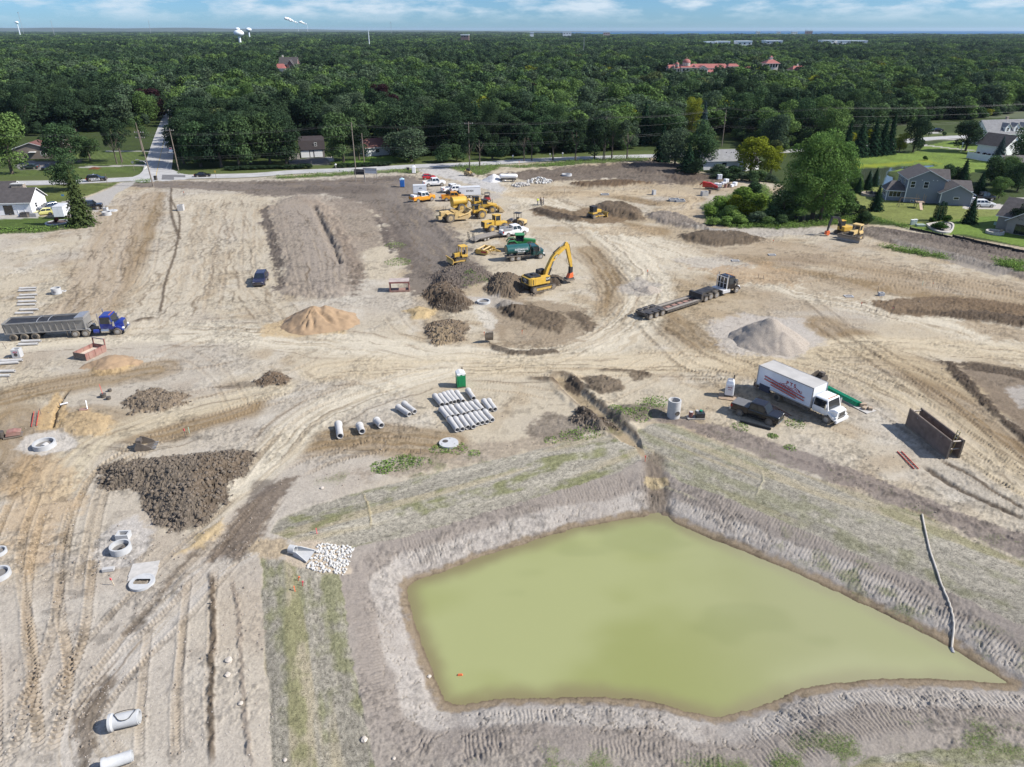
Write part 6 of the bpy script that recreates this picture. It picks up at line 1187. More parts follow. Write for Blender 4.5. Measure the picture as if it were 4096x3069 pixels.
def car(t,rear,front,kind,pm,label,cat,name,bed=None,fixed=None,rim=RIM,cab_m=None,sc=None):
  sp=SPEC[kind]; loc,rz,L=fixed if fixed else seat(t,rear,front,sp['W']*.96); s=min(max(L/sp['wb'],.84),1.12) if sc is None else sc
  o=thing(name,label,cat,loc,rz,None,s)
  mb=MB(); mb.loft([ring8(*q) for q in sp['sec']]); mb.build('body',pm,o,True,bevel=0); cabin(o,*sp['cab'],cab_m or pm,sp['side'],rear=True)
  ax=sp['ax']; r=sp['r']; W=sp['W']/2
  if kind == 'pickup': o.scale.z *= 1.1
  xs0,xs1=sp['sec'][0][0],sp['sec'][-1][0]
  if kind == 'pickup':
    xs0=-3.0; mb=MB(); mb.box(-3.0,-.88,-1.0,-.90,.55,1.30); mb.box(-3.0,-.88,.90,1.0,.55,1.30); mb.box(-3.0,-.88,-.9,.9,.72,.84); mb.box(-.98,-.88,-.9,.9,.84,1.28); mb.build('bed',pm,o,bevel=.03)
    mb=MB(); mb.box(-3.08,-2.99,-.93,.93,.62,1.28); mb.build('tailgate',pm,o,bevel=.02)
    if bed == 'cover': mb=MB(); mb.box(-3.02,-.86,-.97,.97,1.29,1.35); mb.build('bed_cover',mat('bed_cover',(.13,.13,.13),.7),o,bevel=.02)
    if bed == 'tanks':
      mb=MB(); mb.box(-2.8,-2.0,-.8,.8,.86,1.62); mb.build('tank',mat('poly_white',(.7,.7,.7),.4),o,bevel=.08); mb=MB(); mb.box(-1.9,-1.2,-.8,.8,.86,1.5); mb.build('tool_box',ALU,o,bevel=.03)
    if bed == 'rack':
      for y in (-.95,.95): mb=MB(); mb.box(-2.9,-1.0,y-.14,y+.14,1.28,1.72); mb.build('tool_box',ALU,o,bevel=.02)
      mb=MB()
      for x in (-2.9,-1.0):
        for y in (-.9,.9): mb.bar((x,y,1.3),(x,y,2.0),.06)
      for y in (-.9,.9): mb.bar((-2.9,y,2.0),(-1.0,y,2.0),.06)
      mb.build('rack',ALU,o)
    if bed == 'tools': mb=MB(); mb.box(-1.35,-1.0,-.88,.88,1.15,1.5); mb.build('tool_box',ALU,o,bevel=.03)
    mb=MB(); mb.box(-3.2,-3.02,-.95,.95,.5,.68); mb.build('rear_bumper',CHR,o,bevel=.03)
  for sx_ in (-ax,ax):
    for y in (-1,1):
      mb=MB(); mb.cyl((sx_,y*(W-.30),r),(sx_,y*(W+.012),r),r*1.2,n=16); mb.build('wheel_arch',BLK,o); wheel(o,sx_,y*(W-.09),r,.26,rim)
  z=sp['sec'][-2][3]-.16
  for y in (-1,1):
    mb=MB(); mb.box(xs1-.18,xs1-.02,y*(W-.34)-.16,y*(W-.34)+.16,z-.1,z+.08); mb.build('headlight',LAMP,o,bevel=.02)
    mb=MB(); mb.box(xs0-.05 if kind != 'pickup' else-3.1,xs0+.16,y*(W-.1)-.1,y*(W-.1)+.06,sp['sec'][1][3]-.35,sp['sec'][1][3]-.05); mb.build('taillight',TAIL,o)
    mb=MB(); mb.box(sp['cab'][1]-.45,sp['cab'][1]-.2,y*(W+.02),y*(W+.22),sp['cab'][6]+.05,sp['cab'][6]+.25); mb.build('mirror',BLK if kind != 'pickup' else pm,o)
  mb=MB(); mb.box(xs1-.1,xs1+.02,-.5,.5,z-.18,z+.05); mb.build('grille',BLK,o); mb=MB(); mb.box(xs1-.2,xs1+.06,-W*.82,W*.82,.36,.54); mb.build('front_bumper',BLK if kind != 'pickup' else CHR,o,bevel=.03)
  return o
WP=paint('white',(.78,.78,.77)); BP=paint('black',(.012,.012,.015),0); NB=paint('navy',(.014,.018,.05),.05)
f150=car('S8',(940,618),(1213,708),'pickup',BP,'black crew-cab pickup with covered bed beside the white box truck','pickup','pickup_truck','cover',rim=mat('rim_gunmetal',(.20,.20,.20),.35,.6))
pol=car('T4',(800,615),(905,610),'suv',paint('police_black',(.012,.012,.013),.03),'black and white police car driving on the road at left','police car','police_car',rim=RIMD)
for y in (-1.0,1.0):
  mb=MB(); mb.box(-1.45,.95,y-.012,y+.012,.42,1.04); mb.build('door_panel',WP,pol)
lettering('POLICE',.62,mat('letter_black',(.01,.01,.012),.5),pol,(-.25,-1.018,.74),'-y',.015,1.05)
mb=MB(); mb.box(-.75,-.45,-.6,.6,1.79,1.9); mb.build('light_bar',mat('lightbar',(.25,.27,.35),.3),pol,bevel=.03)
car('T4',(1748,575),(1832,572),'sedan',BP,'dark sedan on the road right of the side road','car','sedan')
car('T4',(400,905),(350,915),'hatch',paint('pale_yellow',(.62,.58,.20),.05),'pale yellow car parked behind the white house','car','parked_car',fixed=(on(T('T4',395,905)),R(205),2.5))
car('T4',(0,0),(0,0),'suv',paint('slate',(.045,.06,.09),.05),'slate blue SUV parked behind the pale yellow car','SUV','parked_suv',fixed=(on(T('T4',430,868)),R(235),2.9))
car('T4',(0,0),(0,0),'pickup',BP,'black pickup half hidden behind the loose conifer','pickup','parked_pickup',fixed=(on(T('T4',800,860)),R(20),3.5))
car('T4',(0,0),(0,0),'suv',BP,'black SUV on the drive of the brown house','SUV','parked_suv',fixed=(on(T('T4',440,505)),R(260),2.8))
car('T4',(0,0),(0,0),'sedan',paint('dark_green',(.015,.03,.025),.05),'dark green car under the big left tree','car','parked_car',fixed=(on(T('T4',270,500)),R(190),2.8))
car('S3',(0,0),(0,0),'suv',NB,'navy SUV alone on the bare field, facing the camera','SUV','field_suv',fixed=(on(T('S3',762,400)),R(-82),2.9),sc=1.0)
car('T5',(1772,596),(1845,592),'hatch',paint('red',(.45,.012,.02),.05),'red hatchback parked beside the site entrance','car','hatchback')
car('T5',(1802,662),(1920,654),'pickup',WP,'white crew-cab pickup next to the red hatchback','pickup','pickup_truck','tools')
car('T5',(1972,716),(2080,704),'pickup',WP,'white pickup behind the white lettered trailer','pickup','pickup_truck')
car('T6',(610,478),(690,470),'suv',WP,'white SUV between the white pickup and the lettered trailer','SUV','white_suv',fixed=(on(T('T6',660,470)),R(14),2.9))
oc=car('T5',(1710,808),(1830,788),'pickup',paint('orange',(.62,.27,.015),.1),'orange pickup with white cab roof and white tank in its bed','pickup','pickup_truck','tanks',cab_m=WP)
car('T6',(1198,967),(1372,942),'pickup',WP,'white service pickup with tool boxes towing the flat trailer','pickup','service_pickup','rack')
car('T6',(0,0),(0,0),'pickup',paint('orange',(.62,.27,.015)),'orange pickup almost hidden behind the yellow water wagon','pickup','hidden_pickup',fixed=(on(T('T6',590,560)),R(10),3.6))
car('T8',(1800,845),(1880,850),'suv',WP,'white SUV on the pale drive beside the grey house, nearest','SUV','parked_suv',fixed=(on(T('T8',1845,838)),R(-4),2.9))
car('T8',(0,0),(0,0),'suv',WP,'white car behind the white SUV on the pale drive','car','parked_car',fixed=(on(T('T8',1740,815)),R(12),2.8))
car('T8',(0,0),(0,0),'suv',BP,'black SUV parked against the garage of the grey house','SUV','parked_suv',fixed=(on(T('T8',1740,782)),R(8),2.9))
car('T8',(0,0),(0,0),'pickup',BP,'black pickup right of the black SUV by the grey house','pickup','parked_pickup',fixed=(on(T('T8',1840,784)),R(5),3.5))
car('T8',(0,0),(0,0),'sedan',BP,'black car on the far driveway at upper right','car','far_car',fixed=(on(T('T8',1435,170)),R(170),2.8))
# ---------------------------------------------------------------- truck cabs
def conv_cab(o,xf,pm,W=2.3,cabx=(-2.4,-.75),zc=(1.15,2.75),hoodz=2.0,bump=CHR,hw=1.0,hood_tilt=.2):
  """conventional truck nose; xf = front of the bumper, cab given relative to it"""
  c0,c1=xf+cabx[0],xf+cabx[1]
  mb=MB(); mb.loft([ring8(c0,W/2,.85,zc[0]+.45,1),ring8(c1+.15,W/2*.98,.85,zc[0]+.45,1)]); mb.build('cab_body',pm,o,True)
  cabin(o,c0,c1+.2,c0+.06,c1-.12,W/2,W/2*.92,zc[0]+.44,zc[1],pm,1,bulge=.08)
  mb=MB(); mb.loft([ring8(c1+.1,W/2*.72*hw,.95,zc[0]+.5,.9),ring8(xf-.75,W/2*.62*hw,.95,hoodz-hood_tilt*.5,.85),ring8(xf-.25,W/2*.55*hw,1.0,hoodz-hood_tilt,.85)]); mb.build('hood',pm,o,True)
  mb=MB(); mb.box(xf-.26,xf-.19,-W*.23,W*.23,.95,hoodz-hood_tilt-.08); g=mb.build('grille',CHR,o)
  for k in range(5): z=1.02+k*(hoodz-hood_tilt-1.15)/5; MB().box(xf-.19,xf-.17,-W*.21,W*.21,z,z+.07).build('slat',BLK,g)
  for s in (-1,1):
    mb=MB(); x0=xf-1.25; prof=[(x0-.65,.95),(x0-.5,1.2),(x0-.15,1.32),(x0+.3,1.28),(x0+.75,1.05),(x0+1.0,.75),(x0+1.0,.66),(x0+.6,.8),(x0+.2,1.12),(x0-.2,1.16),(x0-.45,1.05),(x0-.58,.9)]
    y0,y1=sorted((s*W*.26,s*W*.5)); mb.prism(prof,y0,y1); mb.build('fender',pm,o); mb=MB(); mb.box(xf-.42,xf-.16,s*W*.37-.16,s*W*.37+.16,.88,1.1); mb.build('headlight',LAMP,o,bevel=.03)
    mb=MB(); mb.box(c1-.1,c1+.02,s*(W/2+.08),s*(W/2+.3),zc[0]+.6,zc[0]+1.25); mb.build('mirror',CHR,o)
  mb=MB(); mb.box(xf-.2,xf,-W*.48,W*.48,.45,.8); mb.build('front_bumper',bump,o,bevel=.04)
  for k in range(5): MB().box(c1-.3,c1-.18,(k-2)*.35-.05,(k-2)*.35+.05,zc[1]+.09,zc[1]+.16).build('marker_lamp',AMB,o)
# --- white box truck
loc,rz,L=seat('S8',(1285,478),(1745,690),2.45); bt=thing('box_truck','white box truck with red lettering and ladders on its side','truck',loc,rz)
h=L/2
mb=MB(); mb.box(-h-2.85,h-2.05,-1.25,1.25,1.05,3.42); bx=mb.build('cargo_box',paint('boxwhite',(.66,.70,.76),.05),bt,bevel=.04)
mb=MB(); mb.box(-h-2.83,h-2.07,-1.23,1.23,3.425,3.45); mb.build('roof',mat('box_roof',(.40,.385,.36),.8,0,.12,.6),bx)
mb=MB()
for x in (-h-2.86,h-2.04):
  for y in (-1.26,1.26): mb.box(x-.05,x+.05,y-.04,y+.04,1.0,3.46)
for y in (-1.26,1.26): mb.box(-h-2.8,h-2.1,y-.03,y+.03,3.36,3.47); mb.box(-h-2.8,h-2.1,y-.03,y+.03,1.0,1.12)
mb.build('corner_post',ALU,bx)
mb=MB(); mb.box(-h-2.8,h+.8,-.5,.5,.65,1.0); mb.build('frame',FRM,bt); conv_cab(bt,h+1.15,WP,2.3,(-3.05,-1.35),(1.05,2.6),1.85,paint('bumperwhite',(.7,.7,.7)),1.28)
for x in (-h,):
  for y in (-.95,.95): wheel(bt,x,y,.50,.55,RIMD)
for y in (-1.05,1.05): wheel(bt,h,y,.50,.30,RIM)
mb=MB(); mb.box(-h-2.4,-h-1.0,-1.3,-1.0,.55,1.35); mb.build('side_box',mat('navy_box',(.03,.04,.07),.5),bt,bevel=.02)
mb=MB(); mb.box(-h+.9,h-2.2,-1.2,-.8,.55,1.0); mb.build('under_tank',FRM,bt)
mb=MB(); mb.box(-h-3.4,-h-2.9,-1.0,1.0,.45,.9); mb.bar((-h-3.4,-.8,.5),(-h-3.4,-.8,1.3),.08); mb.build('rear_step',RUST,bt)
LRED=mat('letter_red',(.35,.03,.04),.5)
lettering('P T S',.58,LRED,bt,(-h+1.55,-1.262,2.75),'-y',.02); lettering('CONTRACTORS',.40,LRED,bt,(-h+1.55,-1.262,2.30),'-y',.008)
mb=MB(); mb.bar((-h+.25,-1.265,2.15),(-h+.55,-1.265,2.52),.05); mb.bar((-h+2.85,-1.265,2.15),(-h+2.55,-1.265,2.52),.05); mb.bar((-h+.55,-1.265,2.5),(-h+1.0,-1.265,2.62),.04); mb.bar((-h+2.55,-1.265,2.5),(-h+2.1,-1.265,2.62),.04); mb.build('emblem',LRED,bt)
def ladder(label,a,b,width,m,parent=None,n=None,name='ladder',side=None,rail=.07):
  a,b=Vector(a),Vector(b); d=b-a; L=d.length; u=d/L; s=side or u.cross(Vector((0,0,1))).normalized(); s=Vector(s)*width/2
  o=thing(name,label,'ladder',(0,0,0))
  for k in (-1,1): MB().bar(a+s*k,b+s*k,rail*.6,rail*1.4).build('rail',m,o)
  n=n or int(L/.32)
  rm=ALU if m is not WOOD else WOOD
  for i in range(n): q=a+u*(L*(i+.5)/n); MB().bar(q-s,q+s,.04).build('rung',rm,o)
  return o
def tow(o,p): return Matrix.Translation(o.location) @ Matrix.Rotation(o.rotation_euler.z,4,'Z') @ Vector(p)
upv=Vector((0,0,1))
ladder('red extension ladder hung on the box truck\'s side, upper',tow(bt,(-h-1.9,-1.34,2.3)),tow(bt,(h-2.9,-1.34,1.75)),.36,REDL,side=upv); ladder('red extension ladder hung on the box truck\'s side, lower',tow(bt,(-h-.9,-1.40,1.95)),tow(bt,(h-3.9,-1.40,1.62)),.34,REDL,side=upv)
# --- blue dump truck: tractor and trailer
BLU=paint('blue',(.010,.028,.21),.1)
loc,rz,L=seat('S1',(1082,998),(1570,972),2.4); tr_=thing('truck_tractor','bright blue conventional truck pulling the grey dump trailer','truck',loc,rz); h=L/2
conv_cab(tr_,h+1.05,BLU,2.3,(-3.1,-1.55),(1.15,2.75),2.12,CHR); mb=MB(); mb.box(-h-.9,h+.6,-.45,.45,.62,.92); mb.build('frame',FRM,tr_)
for x in (-h-.65,-h+.65):
  for y in (-.95,.95): wheel(tr_,x,y,.52,.56,RIM)
for y in (-1.05,1.05): wheel(tr_,h,y,.52,.30,RIM)
for y in (-1.08,1.08):
  mb=MB(); mb.cyl((h-2.0,y,.75),(h-1.0,y,.75),.32,n=14); mb.build('fuel_tank',CHR,tr_,True); mb=MB(); mb.cyl((h-3.0,y,.72),(h-2.3,y,.72),.30,n=14); mb.build('air_tank',BLU,tr_,True); mb=MB(); mb.cyl((h-2.15,y*.98,1.1),(h-2.15,y*.98,3.2),.08,n=10); mb.build('exhaust_stack',CHR,tr_,True); mb=MB(); mb.cyl((h-.35,y*.95,1.35),(h-.35,y*.95,2.0),.16,n=12); mb.build('air_cleaner',CHR,tr_,True)
  mb=MB(); mb.prism([(-h-1.3,.75),(-h-1.15,1.12),(-h,1.16),(-h+1.15,1.12),(-h+1.3,.75),(-h+1.25,.75),(-h+1.1,1.07),(-h,1.11),(-h-1.1,1.07),(-h-1.25,.75)],min(y*.6,y*1.1),max(y*.6,y*1.1)); mb.build('rear_fender',ALU,tr_)
for y in (-.4,.0,.4): MB().tube([(h-3.0,y,1.2),(h-3.2,y,1.9),(h-3.7,y*.6,1.7),(h-4.2,y*.3,1.35)],.025).build('air_hose',BLK,tr_)
p0,p1=T('S1',190,1052),T('S1',1085,1000); loc,rz,L=seat('S1',(190,1052),(1085,1000),2.5)
dt=thing('dump_trailer','grey ribbed dump trailer behind the blue truck','trailer',loc,rz); h=L/2; a,b=-h-.85,h+.75
mb=MB(); mb.loft([[(x,-1.24,zt),(x,-1.05,zb),(x,1.05,zb),(x,1.24,zt)] for x,zb,zt in ((a,1.05,2.55),(b,1.12,2.65))],cap=False,closed=False); mb.loft([[(x,-1.17,zt),(x,-.98,zb),(x,.98,zb),(x,1.17,zt)] for x,zb,zt in ((a,1.12,2.54),(b,1.2,2.64))],cap=False,closed=False)
mb.box(a-.06,a+.02,-1.22,1.22,1.0,2.6); mb.box(b-.02,b+.06,-1.22,1.22,1.05,2.95); mb.box(a,b,-1.0,1.0,1.0,1.1); TRG=mat('trailer_grey',(.27,.265,.255),.5,.3,.12,1,dirt=.2); mb.build('tub',TRG,dt)
n=11
for i in range(n+1):
  x=a+.15+(b-1.2-a-.15)*i/n
  for s in (-1,1): MB().loft([[(x-.05,s*1.06,1.1),(x+.05,s*1.06,1.1),(x+.05,s*1.15,1.1),(x-.05,s*1.15,1.1)],[(x-.05,s*1.235,2.35),(x+.05,s*1.235,2.35),(x+.05,s*1.31,2.35),(x-.05,s*1.31,2.35)]]).build('rib',TRG,dt)
for s in (-1,1): MB().bar((a,s*1.29,2.52),(b,s*1.29,2.64),.12,.16).build('top_rail',TRG,dt); MB().bar((a,s*1.1,1.08),(b,s*1.1,1.15),.14,.16).build('bottom_rail',TRG,dt)
tarp=mat('tarp',(.018,.019,.022),.6,0,.3,1.5,dirt=.12); mb=MB(); mb.loft([[(x,-1.16,zt),(x,-.6,zt+.02),(x,.6,zt+.02),(x,1.16,zt)] for x,zt in ((a+.25,2.48),(a+3,2.42),(b-3,2.5),(b-1.0,2.6))],cap=False,closed=False); tp_=mb.build('tarp',tarp,dt); mb=MB(); mb.loft([[(b-1.1,-1.2,2.62),(b-1.1,1.2,2.62),(b-1.1,1.2,2.9),(b-1.1,-1.2,2.9)],[(b+.1,-1.2,2.66),(b+.1,1.2,2.66),(b+.1,1.2,3.0),(b+.1,-1.2,3.0)]]); mb.build('tarp_housing',ALU,dt)
for f_ in (.42,.56): x=a+(b-a)*f_; MB().tube([(x,-1.2,2.56),(x,-.7,2.72),(x,0,2.78),(x,.7,2.72),(x,1.2,2.56)],.04).build('tarp_bow',ALU,dt)
for k in range(3):
  for y in (-.98,.98): wheel(dt,-h+k*1.37,y,.52,.54,RIMD)
mb=MB(); mb.box(a,h+.6,-.45,.45,.75,1.05); mb.build('frame',FRM,dt)
for y in (-.75,.75): MB().bar((b-2.6,y,1.1),(b-2.6,y,.25),.12).build('landing_leg',STL,dt)
# --- black truck with lowboy
loc,rz,L=seat('S5',(1145,600),(1340,550),2.4); lb_=thing('truck_tractor','black conventional truck with white headache rack pulling the lowboy','truck',loc,rz); h=L/2
conv_cab(lb_,h+1.0,BP,2.3,(-3.0,-1.5),(1.15,2.85),2.2,CHR); mb=MB(); mb.box(-h-1.6,h+.6,-.45,.45,.62,.95); mb.build('frame',FRM,lb_)
for x in (-h-1.3,-h,):
  for y in (-.95,.95): wheel(lb_,x,y,.52,.56,RIM); 
for y in (-1.05,1.05): wheel(lb_,h,y,.52,.32,RIM)
WSTL=mat('rack_white',(.6,.6,.6),.4,.3,.05)
mb=MB(); mb.box(h-3.3,h-2.2,-1.2,1.2,.95,1.05); mb.box(h-3.2,h-1.6,-1.25,-1.0,.5,.98); mb.box(h-3.2,h-1.6,1.0,1.25,.5,.98); mb.build('deck_plate',WSTL,lb_)
mb=MB()
for y in (-1.05,-.35,.35,1.05): mb.bar((h-2.35,y,1.05),(h-2.35,y,2.9),.09)
mb.bar((h-2.35,-1.1,2.9),(h-2.35,1.1,2.9),.09); mb.bar((h-2.35,-1.1,1.9),(h-2.35,1.1,1.9),.06); mb.build('headache_rack',WSTL,lb_)
for y in (-1.0,1.0): mb=MB(); mb.cyl((h-2.1,y,1.1),(h-2.1,y,3.35),.09,n=10); mb.build('exhaust_stack',CHR,lb_,True); mb=MB(); mb.cyl((h-.4,y,1.4),(h-.4,y,2.2),.19,n=12); mb.build('air_cleaner',CHR,lb_,True)
loc,rz,L=seat('S5',(500,812),(1090,620),2.55); lo=thing('lowboy_trailer','long black lowboy trailer with plank deck behind the black truck','trailer',loc,rz); h=L/2
PLK=mat('deck_plank',(.22,.20,.175),.9,0,.25,2,dirt=.4)
for k in range(3):
  for y in (-.98,.98): wheel(lo,-h+k*1.3,y,.46,.56,RIM)
  for y in (-.98,.98): MB().box(-h+k*1.3-.5,-h+k*1.3+.5,y-.36,y+.36,1.0,1.06).build('fender',BLKM,lo)
mb=MB(); mb.box(-h-.7,-h+3.4,-.5,.5,.65,.98); mb.box(-h-.75,-h-.6,-1.2,1.2,.6,.95); mb.build('rear_bogie',BLKM,lo)
x0,x1=-h+3.45,h-2.4
for y in (-1.0,1.0):
  for k in range(3): MB().box(x0,x1,y-.32+k*.215,y-.32+k*.215+.2,.58,.66).build('plank',PLK,lo)
mb=MB(); mb.box(x0,x1,-1.33,-1.2,.35,.68); mb.box(x0,x1,1.2,1.33,.35,.68); mb.box(x0,x1,-.62,-.5,.35,.64); mb.box(x0,x1,.5,.62,.35,.64)
for k in range(7): x=x0+(x1-x0)*k/6; mb.box(x-.08,x+.08,-1.2,1.2,.36,.52)
mb.build('deck_frame',BLKM,lo); mb=MB(); mb.box(x0+.2,x1-.2,-.5,.5,.40,.44); mb.build('deck_plate',REDO,lo)
for k in range(14): x=x0+.2+(x1-x0-.4)*k/13; MB().box(x-.05,x+.05,-1.38,-1.33,.42,.52).build('d_ring',STL,lo)
mb=MB(); mb.prism([(x1-.1,.4),(x1+.55,.5),(x1+.7,1.45),(h+1.6,1.55),(h+1.6,1.25),(x1+1.1,1.15),(x1+.9,.9)],-.75,.75); mb.box(x1,x1+.5,-1.25,1.25,.45,1.5); mb.build('gooseneck',BLKM,lo,bevel=.03)
for y in (-.98,.98):
  wheel(lo,h-1.35+.2,y,.46,.54,RIM); MB().prism([(h-1.8,1.0),(h-1.6,1.12),(h-.7,1.12),(h-.5,1.0)],y-.34,y+.34).build('fender',BLKM,lo)
# --- teal water truck
loc,rz,L=seat('T6',(1276,1234),(1555,1207),2.3); wt=thing('water_truck','dark teal water truck with white lettering on its tank','truck',loc,rz); h=L/2
TW=paint('tealcab',(.008,.055,.055),.05); conv_cab(wt,h+.95,TW,2.15,(-2.8,-1.2),(1.0,2.5),1.9,BLK,1.15)
mb=MB(); n=20; mb.loft([[(x,1.12*math.cos(6.2832*i/n)*k,2.05+.82*math.sin(6.2832*i/n)*k) for i in range(n)] for x,k in ((-h-1.5,.9),(-h-1.42,1.0),(h-2.2,1.0),(h-2.12,.9))]); mb.build('tank',TEAL,wt,True)
for x in (-h-1.0,-h+.4,h-2.6): mb=MB(); mb.box(x-.1,x+.1,-.9,.9,1.0,1.5); mb.build('tank_saddle',FRM,wt)
WL=mat('letter_white',(.75,.75,.75),.5); lettering("REESMAN'S",.50,WL,wt,(-1.3,-1.135,2.16),'-y',.006,1.05); lettering('WATER',.38,WL,wt,(-1.3,-1.075,1.76),'-y',.012,1.15)
mb=MB(); mb.box(-h-1.6,h+.6,-.5,.5,.65,.95); mb.box(-h-1.7,h-2.0,-1.15,-1.0,.9,1.05); mb.box(-h-1.7,h-2.0,1.0,1.15,.9,1.05); mb.build('frame',STL,wt)
for x in (-h-.55,-h+.6):
  for y in (-.9,.9): wheel(wt,x,y,.5,.52,RIM)
for y in (-1.0,1.0): wheel(wt,h,y,.5,.3,RIM)
mb=MB(); mb.box(h-1.75,h-1.68,-1.95,-1.08,1.0,2.4); d_=mb.build('open_door',TW,wt); mb=MB(); mb.box(h-1.78,h-1.65,-1.85,-1.2,1.7,2.3); mb.build('side_window',VGL,d_)
mb=MB(); mb.box(-h+1.3,h-2.1,-1.1,-.6,.6,.95); mb.build('pump_box',FRM,wt); mb=MB(); mb.cyl((h-1.9,-.8,.9),(h-1.9,-.8,2.9),.07); mb.build('exhaust_stack',STL,wt)
# ================================================================== CONSTRUCTION MACHINES
def crawler(o,L,gauge,w,hgt,nm='track',m=None):
  """two crawler tracks: loop of shoes round a frame with rollers and sprockets"""
  for s in (-1,1):
    r=hgt/2; n=8; y0,y1=s*gauge/2-w/2,s*gauge/2+w/2; prof=[(-L/2+r+r*math.cos(t),r+r*math.sin(t)) for t in [math.pi/2+math.pi*i/n for i in range(n+1)]]+[(L/2-r+r*math.cos(t),r+r*math.sin(t)) for t in [-math.pi/2+math.pi*i/n for i in range(n+1)]]
    inn=[(x*(1-.10/L*2) if abs(x)>0 else x,r+(z-r)*(1-.16/hgt*2)) for x,z in prof]; mb=MB()
    k=len(prof); mb.loft([[(x,y0,z) for x,z in prof],[(x,y1,z) for x,z in prof],[(x,y1,z) for x,z in inn],[(x,y0,z) for x,z in inn]],cap=False); q=len(mb.v)-4*k; mb.f += [(q+3*k+j,q+3*k+(j+1)%k,q+(j+1)%k,q+j) for j in range(k)]
    ns=int(L/.24)
    for i in range(ns):
      x=-L/2+r+(L-2*r)*i/(ns-1); mb.box(x-.03,x+.03,y0,y1,hgt-.01,hgt+.05); mb.box(x-.03,x+.03,y0,y1,-.03,.01)
    t_=mb.build(nm,TRK,o); fb=MB(); fb.box(-L/2+r*.9,L/2-r*.9,s*gauge/2-w*.34,s*gauge/2+w*.34,hgt*.28,hgt*.72); fb.build('track_frame',m or YELW,t_)
    for x in (-L/2+r,L/2-r): MB().cyl((x,y0-.02,r),(x,y1+.02,r),r*.72,n=14).build('sprocket',STL,t_)
    for i in range(5): x=-L/2+r*1.6+(L-3.2*r)*i/4; MB().cyl((x,y0-.01,.2*hgt),(x,y1+.01,.2*hgt),hgt*.15,n=8).build('roller',TRK,t_)
def arm(par,name,pts,w,m):                       # plate arm with outline in (x,z)
  return MB().prism(pts,-w/2,w/2).build(name,m,par,bevel=.02)
def cylr(par,a,b,r=.07,m=None):
  a,b=Vector(a),Vector(b); c=a.lerp(b,.58); o=MB().cyl(a,c,r,n=8).build('cylinder',m or BLKM,par,True); MB().cyl(c,b,r*.55,n=8).build('rod',CHR,o,True)
# --- large yellow excavator with orange plate compactor
loc,rz,L=seat('S4',(1318,550),(1515,508),2.9); loc.z=.02; ex=thing('excavator','large yellow excavator with raised boom and orange plate compactor','excavator',loc,rz)
crawler(ex,4.6,2.5,.6,.95,m=YEL); MB().box(-1.5,1.5,-.8,.8,.5,1.0).build('undercarriage',YEL,ex); MB().cyl((0,0,.95),(0,0,1.2),.75,n=20).build('slew_ring',BLKM,ex)
MB().loft([[(-2.75,-1.15,1.25),(-2.75,1.15,1.25),(-2.75,1.15,2.35),(-2.75,-1.15,2.35)],[(-2.3,-1.38,1.2),(-2.3,1.38,1.2),(-2.3,1.38,2.45),(-2.3,-1.38,2.45)],[(-1.7,-1.4,1.2),(-1.7,1.4,1.2),(-1.7,1.4,2.45),(-1.7,-1.4,2.45)]]).build('counterweight',YEL,ex,bevel=.06)
MB().box(-1.68,1.2,-1.38,-.35,1.2,2.35).build('body_side',YEL,ex,bevel=.04); MB().box(-1.68,.2,-.33,1.38,1.2,2.3).build('engine_bay',YEL,ex,bevel=.04); MB().box(.2,1.3,-1.36,-.5,1.25,1.9).build('fuel_tank',BLKM,ex,bevel=.03)
MB().box(-2.4,-.4,-1.05,1.0,2.36,2.62).build('engine_hood',BLKM,ex,bevel=.05); MB().box(-1.6,-1.0,-.5,.3,2.62,2.8).build('air_intake',BLKM,ex,bevel=.03)
cb=MB().loft([[(.1,.42,1.2),(1.75,.42,1.2),(1.75,1.38,1.2),(.1,1.38,1.2)],[(.1,.42,2.1),(1.85,.42,2.1),(1.85,1.38,2.1),(.1,1.38,2.1)],[(.2,.45,2.95),(1.45,.45,2.95),(1.45,1.35,2.95),(.2,1.35,2.95)]]).build('cab',BLKM,ex,bevel=.03)
MB().box(1.70,1.76,.5,1.3,1.5,2.75).build('windshield',VGL,ex); MB().box(.3,1.35,.385,.40,1.6,2.8).build('side_window',VGL,ex); MB().box(.3,1.35,1.38,1.395,1.6,2.8).build('side_window',VGL,ex)
bm_=arm(ex,'boom',[(.75,1.75),(1.15,1.6),(1.75,2.8),(2.5,4.1),(3.25,4.95),(5.15,6.15),(5.35,6.4),(5.2,6.62),(4.9,6.6),(2.9,5.55),(2.2,4.85),(1.25,3.2)],.62,YEL)
st_=arm(ex,'stick',[(4.75,6.75),(5.0,7.05),(5.35,7.0),(5.65,6.5),(6.35,3.9),(6.5,2.75),(6.35,2.6),(6.1,2.75),(5.7,4.0),(5.2,5.7)],.42,YEL)
for y in (-.42,.42): cylr(ex,(1.35,y,1.7),(2.55,y,4.35),.11)
cylr(ex,(2.6,0,5.55),(4.85,0,7.0),.11); cylr(ex,(5.75,0,6.6),(6.55,0,3.4),.09)
MB().tube([(5.3,-.3,4.9),(5.0,-.4,4.0),(5.3,-.4,3.4),(5.9,-.3,3.0)],.03).build('hose',BLKM,ex)
cp_=MB(); cp_.box(6.0,6.55,-.28,.28,1.6,2.7); cp_.build('coupler',BLKM,ex,bevel=.03); MB().loft([[(5.55,-.45,.75),(6.6,-.45,.95),(6.6,.45,.95),(5.55,.45,.75)],[(5.95,-.38,1.6),(6.6,-.38,1.75),(6.6,.38,1.75),(5.95,.38,1.6)]]).build('compactor_housing',ORG,ex,bevel=.06)
